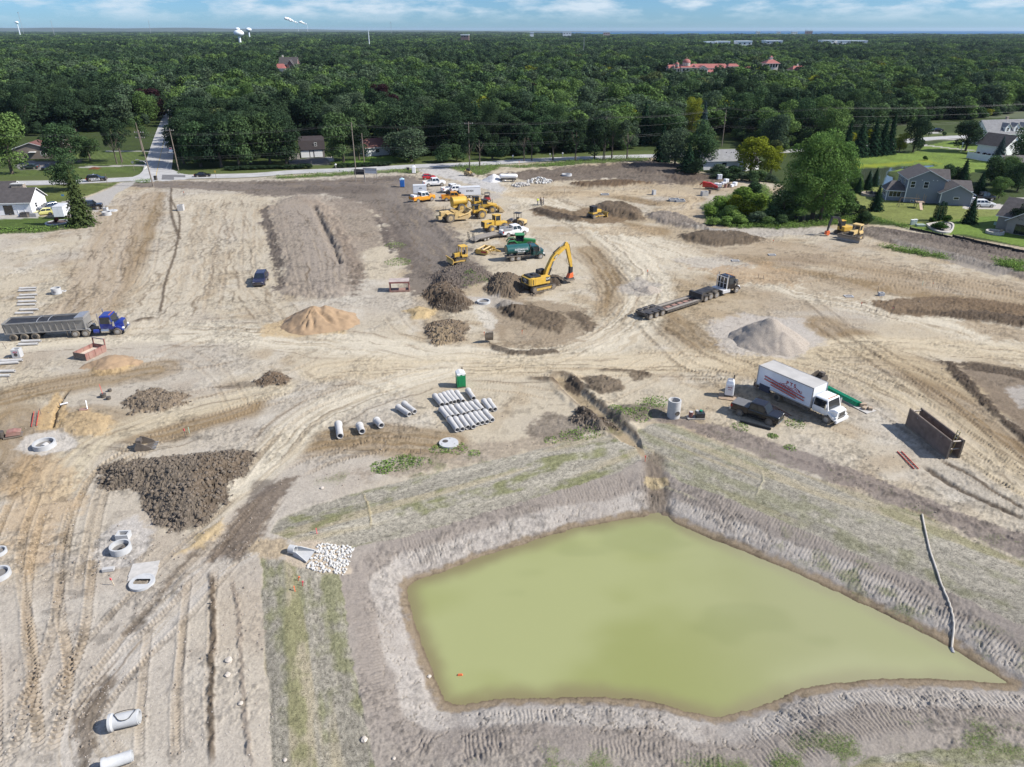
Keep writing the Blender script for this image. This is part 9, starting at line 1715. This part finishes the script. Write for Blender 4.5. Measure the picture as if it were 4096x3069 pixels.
# survey stakes and flags
STK=mat('lath',(.50,.42,.30),.9,0,.1); PINK=mat('flag_pink',(.75,.10,.12),.7); FLO=mat('flag_orange',(.80,.16,.05),.7); DKS=mat('stake_dark',(.12,.10,.10),.8)
def stake(t,x,y,h,lb,m=None,flag=None,lean=0.0):
  o=thing('survey_stake',lb,'stake',on(T(t,x,y)),x % 6,'survey stakes'); MB().bar((0,0,-.1),(lean*h,0,h),.045).build('post',m or STK,o)
  if flag: MB().box(lean*h-.06,lean*h+.06,-.02,.04,h*.72,h*1.0).build('ribbon',flag,o)
for a in (('S5',464,386,1.25,'stake with orange top above the small gravel heap',DKS,FLO),('S5',195,280,1.1,'dark stake left of the orange-topped stake',DKS),('S5',1556,400,.8,'left of two dark stakes right of the black truck',DKS),('S5',1602,412,.7,'right of two dark stakes right of the black truck',DKS),('S5',1700,60,.7,'orange stake on the far ground',DKS,FLO),('S6',600,942,.8,'orange-topped stake at the tip of the long brown mound',DKS,FLO),('S6',682,985,.7,'dark stake below the orange-topped one by the brown mound',DKS),('S6',750,995,.8,'second dark stake by the brown mound',DKS),('S6',912,975,.5,'short red-flagged stake at the brown mound edge',STK,PINK),('S6',1303,748,.9,'red stake on the far right ground',DKS,FLO),('S6',1360,765,.8,'dark stake right of the red one on the far right ground',DKS),('S6',1205,725,.8,'pale green stake on the far right ground',mat('stake_green',(.35,.5,.4))),('S6',762,800,1.2,'thin tall stake by the small pale basin',DKS),('R4',872,790,.5,'pink-flagged stake on the upper seeded strip left end',PINK,PINK,.25),('R4',732,1270,.45,'pink-flagged stake on the left seeded strip',PINK,PINK,.1),('R4',690,1225,.4,'short orange stake above the pink one on the left strip',FLO,FLO,.3),('R4',662,1330,.4,'lowest orange stake on the left strip',FLO,FLO,.4),('R6',1182,950,.65,'orange-pink stake at the trench end',FLO,PINK),('R6',708,1030,.55,'pale yellow stake on the upper strip',STK),('S2',455,575,.7,'thin stake beside the red ladder',DKS),('S2',2055,835,1.0,'red-based stake right of the spare bucket',DKS,PINK),('S2',2095,780,.7,'pale green stake right of the spare bucket',mat('stake_green',(.35,.5,.4))),('S2',1910,840,.35,'short dark stub between bucket and stakes',DKS),('S2',660,470,.8,'thin stake at the trench beside the white fitting',DKS),('S2',97,222,.7,'dark stake below the lowest left pipes',DKS),('S1',85,1150,1.0,'leaning thin stake left of the numbered basin',DKS,None,-.2),('R2',1125,1090,.7,'red-white marker left of the rectangular lid',STK,PINK,.2),('S4',1200,945,.6,'orange stake in the puddle at centre',FLO,FLO),('S4',828,960,.5,'orange stake left of the upright bucket',FLO,FLO),('T6',1316,205,2.3,'tall white and orange marker post on the road verge',STK,FLO),('T4',1632,745,1.2,'orange-topped marker on the tan field',DKS,FLO),('T7',650,672,1.0,'dark stake at the far brown ridge',DKS),('T7',1135,725,1.0,'thin stake by the far pit',DKS),('T7',128,718,1.2,'thin stake at the far left of the dug area',DKS),('S7',1060,1012,.6,'short rusty stake on the bank above the weeds',RUST),('T7',952,820,1.0,'thin stake on the tan ground before the rubble',DKS),('T7',920,815,1.0,'thin stake beside its twin before the rubble',DKS)): stake(*a)
o=MB().cyl((0,0,.15),(.7,.3,.25),.1,n=10).build('pipe_fitting',mat('pvc_white',(.7,.7,.7),.4),None,True); o.location=on(T('S2',670,482)); tag(o,'white plastic fitting in the trench at left','pipe fitting'); o=MB().cyl((0,0,.1),(-.25,.5,.9),.05,n=8).build('plastic_pipe',mat('pvc_white',(.7,.7,.7)),None,True); o.location=on(T('S2',978,552)); tag(o,'thin white pipe leaning on the red-brown board','plastic pipe')
# red machine, bag pallets and drums by the brush
rm_=thing('red_machine','red tracked mini machine with a long arm beside the pallets of bags','machine',on(T('T7',1410,680)),R(-15)); MB().loft([[(-1.9,-.5,.5),(-1.9,.5,.5),(-1.9,.5,1.9),(-1.9,-.5,1.9)],[(.2,-.5,.4),(.2,.5,.4),(.2,.5,1.7),(.2,-.5,1.7)],[(2.1,-.4,.3),(2.1,.4,.3),(2.1,.4,.8),(2.1,-.4,.8)]]).build('body',paint('machine_red',(.50,.02,.015)),rm_,bevel=.08); crawler(rm_,2.4,1.2,.35,.5,m=BLKM); MB().bar((-1.7,0,1.8),(-2.6,0,.9),.25).build('arm',paint('machine_red',(.50,.02,.015)),rm_)
BAG=mat('bag_white',(.66,.67,.70),.7,0,.08,3)
for i,(x,y,n_) in enumerate(((1495,665,3),(1495,610,4),(1535,640,2),(1556,625,3),(1605,662,2),(1632,655,3),(1470,650,2))):
  pp_=thing('bag_pallet','pallet stacked with white bags, %s of the group by the brush' % ['front left','tallest rear','middle low','rear middle','front middle low','rightmost','leftmost low'][i],'pallet',on(T('T7',x,y)),R(10*i),'pallets of white bags'); MB().box(-.6,.6,-.5,.5,0,.12).build('pallet_base',WOOD,pp_)
  for l in range(n_):
    for k in (-1,1): MB().box(k*.31-.29,k*.31+.29,-.5,.5,.13+l*.32,.42+l*.32).build('bag',BAG,pp_,bevel=.07)
for i,(x,y) in enumerate(((1550,668),(1582,665),(1412,722))): o=MB().cyl((0,0,0),(0,0,1.0),.38,n=16).build('steel_drum',RUST if i else REDO,None,True,label=None); o.location=on(T('T7',x,y)); tag(o,['left rust-brown drum beside the bag pallets','right rust-brown drum beside the bag pallets','low brown drum beside the grey vault'][i],'drum'); MB().pipe((0,0,.98),(0,0,1.03),.40,.35,16).build('rim',RUST,o)
o=MB().tube([(1.1*math.cos(t)*(1+.04*math.sin(5*t)),1.1*math.sin(t),.12+.025*t) for t in [i*.3 for i in range(64)]],.09,6).build('pipe_coil',BLKM,None,True); o.location=on(T('T7',1468,688)); tag(o,'coil of black pipe below the red machine','pipe coil')
# patio clutter behind the white house
for i,(x,y,w_,h_,m,lb) in enumerate(((90,905,.6,1.2,BLKM,'dark covered grill behind the white house'),(225,925,1.0,1.0,BLKM,'black covered table behind the white house'),(305,920,.9,.8,mat('tarp_grey',(.25,.25,.25)),'grey covered pile beside the pale yellow car'),(135,900,.35,.9,ALU,'pale bin beside the covered grill'),(185,920,.4,.5,mat('cooler_blue',(.05,.15,.4)),'small blue box behind the white house'),(255,895,.8,.9,TAN,'tan storage box behind the white house'))):
  o=MB().loft([[(-w_,-w_*.7,0),(w_,-w_*.7,0),(w_,w_*.7,0),(-w_,w_*.7,0)],[(-w_*.8,-w_*.55,h_),(w_*.8,-w_*.55,h_),(w_*.8,w_*.55,h_),(-w_*.8,w_*.55,h_)]]).build('patio_item',m,None,bevel=.08); o.location=on(T('T4',x,y)); tag(o,lb,'patio clutter'); MB().box(-w_*.82,w_*.82,-w_*.57,w_*.57,h_*.45,h_*.5).build('strap',BLK,o)
c_=T('T4',505,978); o=MB().pipe((0,0,0),(0,0,.22),2.3,2.0,24).build('planter_ring',CON2); o.location=on(c_,-.02); tag(o,'round pale edging with a small red shrub on the near left lawn','garden bed'); MB().cyl((0,0,0),(0,0,.1),2.0,n=24).build('mulch',mat('mulch',(.09,.06,.05),.95),o); tree('bush',on(T('T4',505,972)),1.2,.7,'purple','small red-brown shrub inside the round edging on the near left lawn')
o=MB().box(-.35,.35,-.02,.02,.3,.7).build('yard_sign',mat('sign_blue',(.10,.25,.5),.5)); o.location=on(T('T4',558,750)); tag(o,'small blue yard sign on the verge lawn','sign'); MB().bar((0,0,0),(0,0,.3),.03).build('post',ALU,o)
# ================================================================== ROADSIDE: poles, wires, signs, mailboxes
POLE=mat('pole_wood',(.20,.165,.135),.9,0,.2,3); WIRE=mat('wire',(.10,.10,.10),.5,.3,.05)
def pole(label,t,x,y,h,lean=0.0,arms=1,lamp=False,aw=2.4):
  p=T(t,x,y); o=thing('utility_pole',label,'utility pole',(p.x,p.y,-.1),0,'utility poles'); MB().cyl((0,0,0),(lean*h,0,h),.17,.11,n=10).build('shaft',POLE,o,True)
  for k in range(arms):
    z=h-.6-k*1.3; MB().bar((lean*z-aw/2,0,z),(lean*z+aw/2,0,z),.12).build('crossarm',POLE,o)
    for s in (-.46,-.2,.2,.46): MB().cyl((lean*z+s*aw,0,z+.05),(lean*z+s*aw,0,z+.3),.06,n=6).build('insulator',CON2,o)
  if lamp: MB().tube([(lean*6,0,6.0),(lean*6-.8,-.3,6.8),(lean*6-2.0,-.6,7.2)],.05).build('lamp_arm',ALU,o); MB().box(lean*6-2.5,lean*6-1.9,-.75,-.5,7.1,7.3).build('lamp_head',ALU,o)
  return o,Vector((p.x,p.y,-.1))
pl_=[pole('tall utility pole with a street lamp at the near side of the junction','T4',1357,655,14.5,-.05,2,True)[1],pole('plain tall utility pole by the road left of the parked cars','T5',1158,525,14.0,0,0)[1],pole('utility pole beside the site entrance behind the young trees','T5',2165,492,13.5,0,1)[1],pole('utility pole over the mid-right road among the verge trees','T7',482,415,13.0,0,1)[1],pole('utility pole behind the white thicket house','T7',1520,300,12.5,0,0)[1],pole('utility pole over the wood above the small lake','T8',395,300,13.0,0,1)[1]]
pole('utility pole on the right side of the side road, nearer','T4',1580,510,12.0,-.02,1); pole('utility pole on the right side of the side road, farther','T4',1578,330,11.0,-.02,1); pole('short plain pole beside the bare utility pole','T5',1232,445,9.0,0,0); pole('thin pole at the edge of the wood by the left lawn','T4',1265,360,10,-.02,0)
far_l=pl_[0]+Vector((-90,6,0)); far_r=pl_[-1]+Vector((110,30,0)); chain=[far_l]+pl_+[far_r]
WN=['top left','top middle','top right','upper cable','lower cable','lowest cable']
for k,(off,dz_) in enumerate(((-1.0,13.6),(0.1,14.0),(1.0,13.6),(.3,10.6),(.1,7.6),(-.2,7.1))):
  pts=[]
  for i in range(len(chain)-1):
    a,b=chain[i],chain[i+1]; za=dz_*(14.0/14.0); sag=1.1 if k<3 else .8
    for j in range(10): t=j/10; p=a.lerp(b,t); pts.append((p.x,p.y+off*.6,za*(1-.05*min(i,3)/3)-4*sag*t*(1-t)))
  o=MB().tube(pts,.012 if k<3 else .015,4).build('power_line',WIRE); tag(o,'overhead wire along the road, %s of the bundle' % WN[k],'wire','overhead wires')
for k in range(3):
  a,b=pl_[0]+Vector((-.6+k*.6,0,13.2-k*.9)),T('T4',1580,510)+Vector((-.3,0,11.5-k*.6)); c2=T('T4',1578,330)+Vector((-.3,0,10.3-k*.5)); pts=[]
  for p,q in ((a,b),(b,c2)):
    for j in range(8): t=j/8; v=p.lerp(q,t); pts.append((v.x,v.y,v.z-2.4*t*(1-t)))
  tag(MB().tube(pts,.012,4).build('power_line',WIRE),'overhead wire crossing to the side road, %s' % ['upper','middle','lower'][k],'wire','overhead wires')
def signframe(label,p,rz,w,h,brd):
  o=thing('roadside_sign',label,'sign',on(p),rz)
  for x in (-w/2,w/2): MB().bar((x,0,0),(x,0,h),.14).build('post',WOODW,o)
  MB().bar((-w/2-.1,0,h),(w/2+.1,0,h-.05),.12).build('rail',WOODW,o); MB().bar((-w/2-.1,0,h-.5),(w/2+.1,0,h-.5),.1).build('rail',WOODW,o)
  if brd: MB().box(-w/2-.3,w/2-.1,.06,.1,h-1.5,h).build('sign_panel',brd,o)
signframe('timber sign frame with a dark panel beside the bare utility pole',T('T5',1200,614),R(-4),2.6,3.4,BLKM); signframe('timber sign frame with a white panel, right of the dark one',T('T5',1290,588),R(-10),3.8,2.9,WR)
o=MB().box(-.4,.4,-.04,.04,.4,1.3).build('small_sign',BLKM); o.location=on(T('T5',1620,528)); tag(o,'small dark sign beside the white toilet by the road','sign'); MB().bar((0,.05,0),(0,.05,.5),.06).build('post',WOODW,o)
for t,x,y,lb in (('T5',982,497,'leftmost mailbox, on a stone post by the garage drive'),('T6',1247,108,'pale mailbox across from the site entrance, leftmost of three'),('T6',1657,88,'pale mailbox on the far verge, middle of three'),('T6',1797,78,'pale mailbox on the far verge, rightmost of three'),('T7',110,395,'white mailbox under the dark verge trees')):
  o=thing('mailbox',lb,'mailbox',on(T(t,x,y)),0,'mailboxes along the road'); MB().bar((0,0,0),(0,0,1.1),.16).build('post',WOODW,o); MB().prism([(-.22,1.1),(.22,1.1),(.22,1.3),(.12,1.45),(-.12,1.45),(-.22,1.3)],-.35,.35).build('box',TRIM,o)
for t,x,y,h,lb in (('T4',955,650,3.2,'thin leaning post behind the police car'),('T4',1913,585,2.2,'thin road sign post right of the sedan'),('T4',1190,520,2.6,'stop sign seen from behind at the junction corner'),('T5',768,490,2.0,'thin marker post left of the garage drive'),('T4',1085,490,2.4,'dark thin post on the verge lawn'),('T4',790,620,1.2,'short post behind the police car')):
  o=MB().bar((0,0,0),(0,0,h),.08).build('sign_post',POLE); o.location=on(T(t,x,y)); tag(o,lb,'sign post')
  if 'stop' in lb: MB().cyl((0,-.06,h),(0,-.02,h),.4,n=8).build('sign_plate',ALU,o)
  elif 'road sign' in lb: MB().box(-.25,.25,-.05,-.02,h-.6,h).build('sign_plate',mat('sign_yellow',(.5,.38,.06)),o)
o=MB().box(-.45,.45,-.03,.03,0,1.2).build('banner',mat('banner',(.55,.62,.72),.6)); o.location=T('T4',1545,500)+Vector((0,0,5.0)); tag(o,'blue and white sign hanging on the nearer side-road pole','sign'); MB().box(-.4,.4,-.045,-.03,.75,1.1).build('print',LRED,o)
o=MB().box(-.35,.35,-.35,.35,0,1.1).build('trash_bin',BLKM,None,bevel=.05); o.location=on(T('T4',1380,600)); tag(o,'dark bin beside the tall pole at the junction','bin'); MB().box(-.38,.38,-.38,.38,1.1,1.18).build('lid',BLKM,o)
# silt fence along the right lawn
sf=thing('silt_fence','low black silt fence along the edge of the right lawn','fence'); SF=mat('silt_fabric',(.015,.015,.016),.8,0,.2,2); sp=tp('S6',(1085,170),(1300,215),(1500,265),(1700,315),(1950,370),(2230,420)) ; sp=[Vector((p.x,p.y,0)) for p in sp]
for i in range(len(sp)-1): fence_run(sf,sp[i],sp[i+1],.55,2.5,SF)
sf2=thing('silt_fence','low black silt fence below the near left lawn','fence'); sp=[Vector((p.x,p.y,0)) for p in tp('T4',(-30,1048),(200,1046),(480,1030),(720,1004))]
for i in range(len(sp)-1): fence_run(sf2,sp[i],sp[i+1],.5,2.5,SF)
# ================================================================== PEOPLE
SKIN=mat('skin',(.42,.25,.17),.6,0,.05,3); HAIR=mat('hair',(.03,.02,.015),.8)
def person(label,p,rz,top,legs,hat=None,sc=1.0,arm_pose=0):
  o=thing('person',label,'person',on(p),rz,None,sc); V,E,Rd=[],[],[]
  def ch(pts,rad,start=None):
    prev=start
    for q,r in zip(pts,rad): V.append(q); Rd.append(r); i=len(V)-1; E.append((prev,i)) if prev is not None else None; prev=i
    return prev
  pel=ch([(0,0,.96)],[.15]); ch([(0,0,1.12),(0,0,1.32),(0,0,1.46),(.01,0,1.55)],[.14,.17,.12,.055],pel)
  che=2
  for s in (-1,1):
    ch([(0,s*.10,.90),(.03,s*.11,.50),(-.01,s*.12,.10),(.12,s*.13,.05)],[.10,.07,.05,.045],pel)
    el,hd=((.02,s*.26,1.14),(.10,s*.27,.92)) if arm_pose == 0 else ((.10,s*.27,1.18),(.32,s*.14,1.24))
    sh_=ch([(0,s*.18,1.42)],[.075],che); ch([el,hd,(hd[0]+.04,hd[1],hd[2]-.08)],[.05,.038,.035],sh_)
  me=bpy.data.meshes.new('body'); me.from_pydata(V,E,[]); b=link('body',me,o); md=b.modifiers.new('skin','SKIN'); sv=me.skin_vertices[0].data
  for i,r in enumerate(Rd): sv[i].radius=(r,r)
  sv[0].use_root=True; b.modifiers.new('sub','SUBSURF').levels=1; dg=bpy.context.evaluated_depsgraph_get(); nm=bpy.data.meshes.new_from_object(b.evaluated_get(dg)); b.modifiers.clear(); b.data=nm
  nm.materials.clear(); nm.materials.append(legs); nm.materials.append(top); nm.materials.append(SKIN)
  for f in nm.polygons: z=f.center.z; y=abs(f.center.y); f.material_index=0 if z<.98 and y<.22 else (2 if z>1.50 or (y>.2 and z<1.02 and arm_pose == 0) else 1); f.use_smooth=True
  hd=MB().sphere((.02,0,1.66),.105,12,8,1.2).build('head',SKIN,o,True); MB().box(.11,.145,-.015,.015,1.62,1.67).build('nose',SKIN,hd)
  MB().sphere((.0,0,1.70),.118,12,4,1.0,True).build('hard_hat' if hat else 'hair',hat or HAIR,o,True)
  for s in (-1,1): MB().box(.108,.122,s*.04-.012,s*.04+.012,1.665,1.68).build('eye',BLK,hd)
HIV=mat('hi_vis',(.62,.70,.06),.7); JEAN=mat('denim',(.05,.06,.09),.8); DKC=mat('dark_cloth',(.05,.045,.045),.8); TANC=mat('tan_cloth',(.26,.21,.16),.8); HH=mat('hard_hat_white',(.7,.7,.68),.4)
person('person in a yellow safety vest, leftmost of the group standing on the tan ground',T('T6',1520,612),R(-20),HIV,JEAN,HH,1.05,1); person('person in dark clothing, second from left in the group',T('T6',1553,608),R(200),DKC,JEAN,None,1.05); person('person in a grey-brown shirt at the front of the group',T('T6',1567,620),R(150),TANC,DKC,HH,1.05,1); person('person in a tan shirt, rightmost of the group',T('T6',1584,604),R(190),mat('shirt_pale',(.40,.36,.30),.8),JEAN,None,1.05)
# ================================================================== smoke plumes far away, and the air
SMK=mat('steam',(.85,.86,.88),.9,0,.03)
for u,v,n,lb in ((1190,92,7,'left white steam plume on the horizon'),(1228,97,4,'right white steam plume on the horizon')):
  a=(u-IW/2)/FD; b=(IH/2-v)/FD; dr=Vector((a,_cp+b*_sp,-_sp+b*_cp)); p=Vector((0,0,CAM_H))+dr*(11500/dr.y); mb=MB(); r=random.Random(u)
  for k in range(n*3): mb.sphere((-k*8+r.uniform(-14,6),r.uniform(-8,8),-4+k*3.4+r.uniform(-7,7)),r.uniform(4,8)+k*.9,10,6,.8)
  mb.cyl((2,0,-110),(2,0,-8),1.6,1.4,8); o=mb.build('steam_plume',SMK,None,True); o.location=p; tag(o,lb,'steam plume')
hz=MB().box(-25990,25990,-395,25990,-3.2,75).build('haze'); tag(hz,'thin blue air haze over the whole landscape','haze',kind='stuff')
hm=bpy.data.materials.new('air'); hm.use_nodes=True; t=hm.node_tree; t.nodes.clear(); o_=t.nodes.new('ShaderNodeOutputMaterial'); pv=t.nodes.new('ShaderNodeVolumePrincipled'); pv.inputs['Color'].default_value=(.60,.75,.92,1); pv.inputs['Density'].default_value=3.0e-5; pv.inputs['Anisotropy'].default_value=.2; t.links.new(pv.outputs[0],o_.inputs['Volume']); hz.data.materials.append(hm)
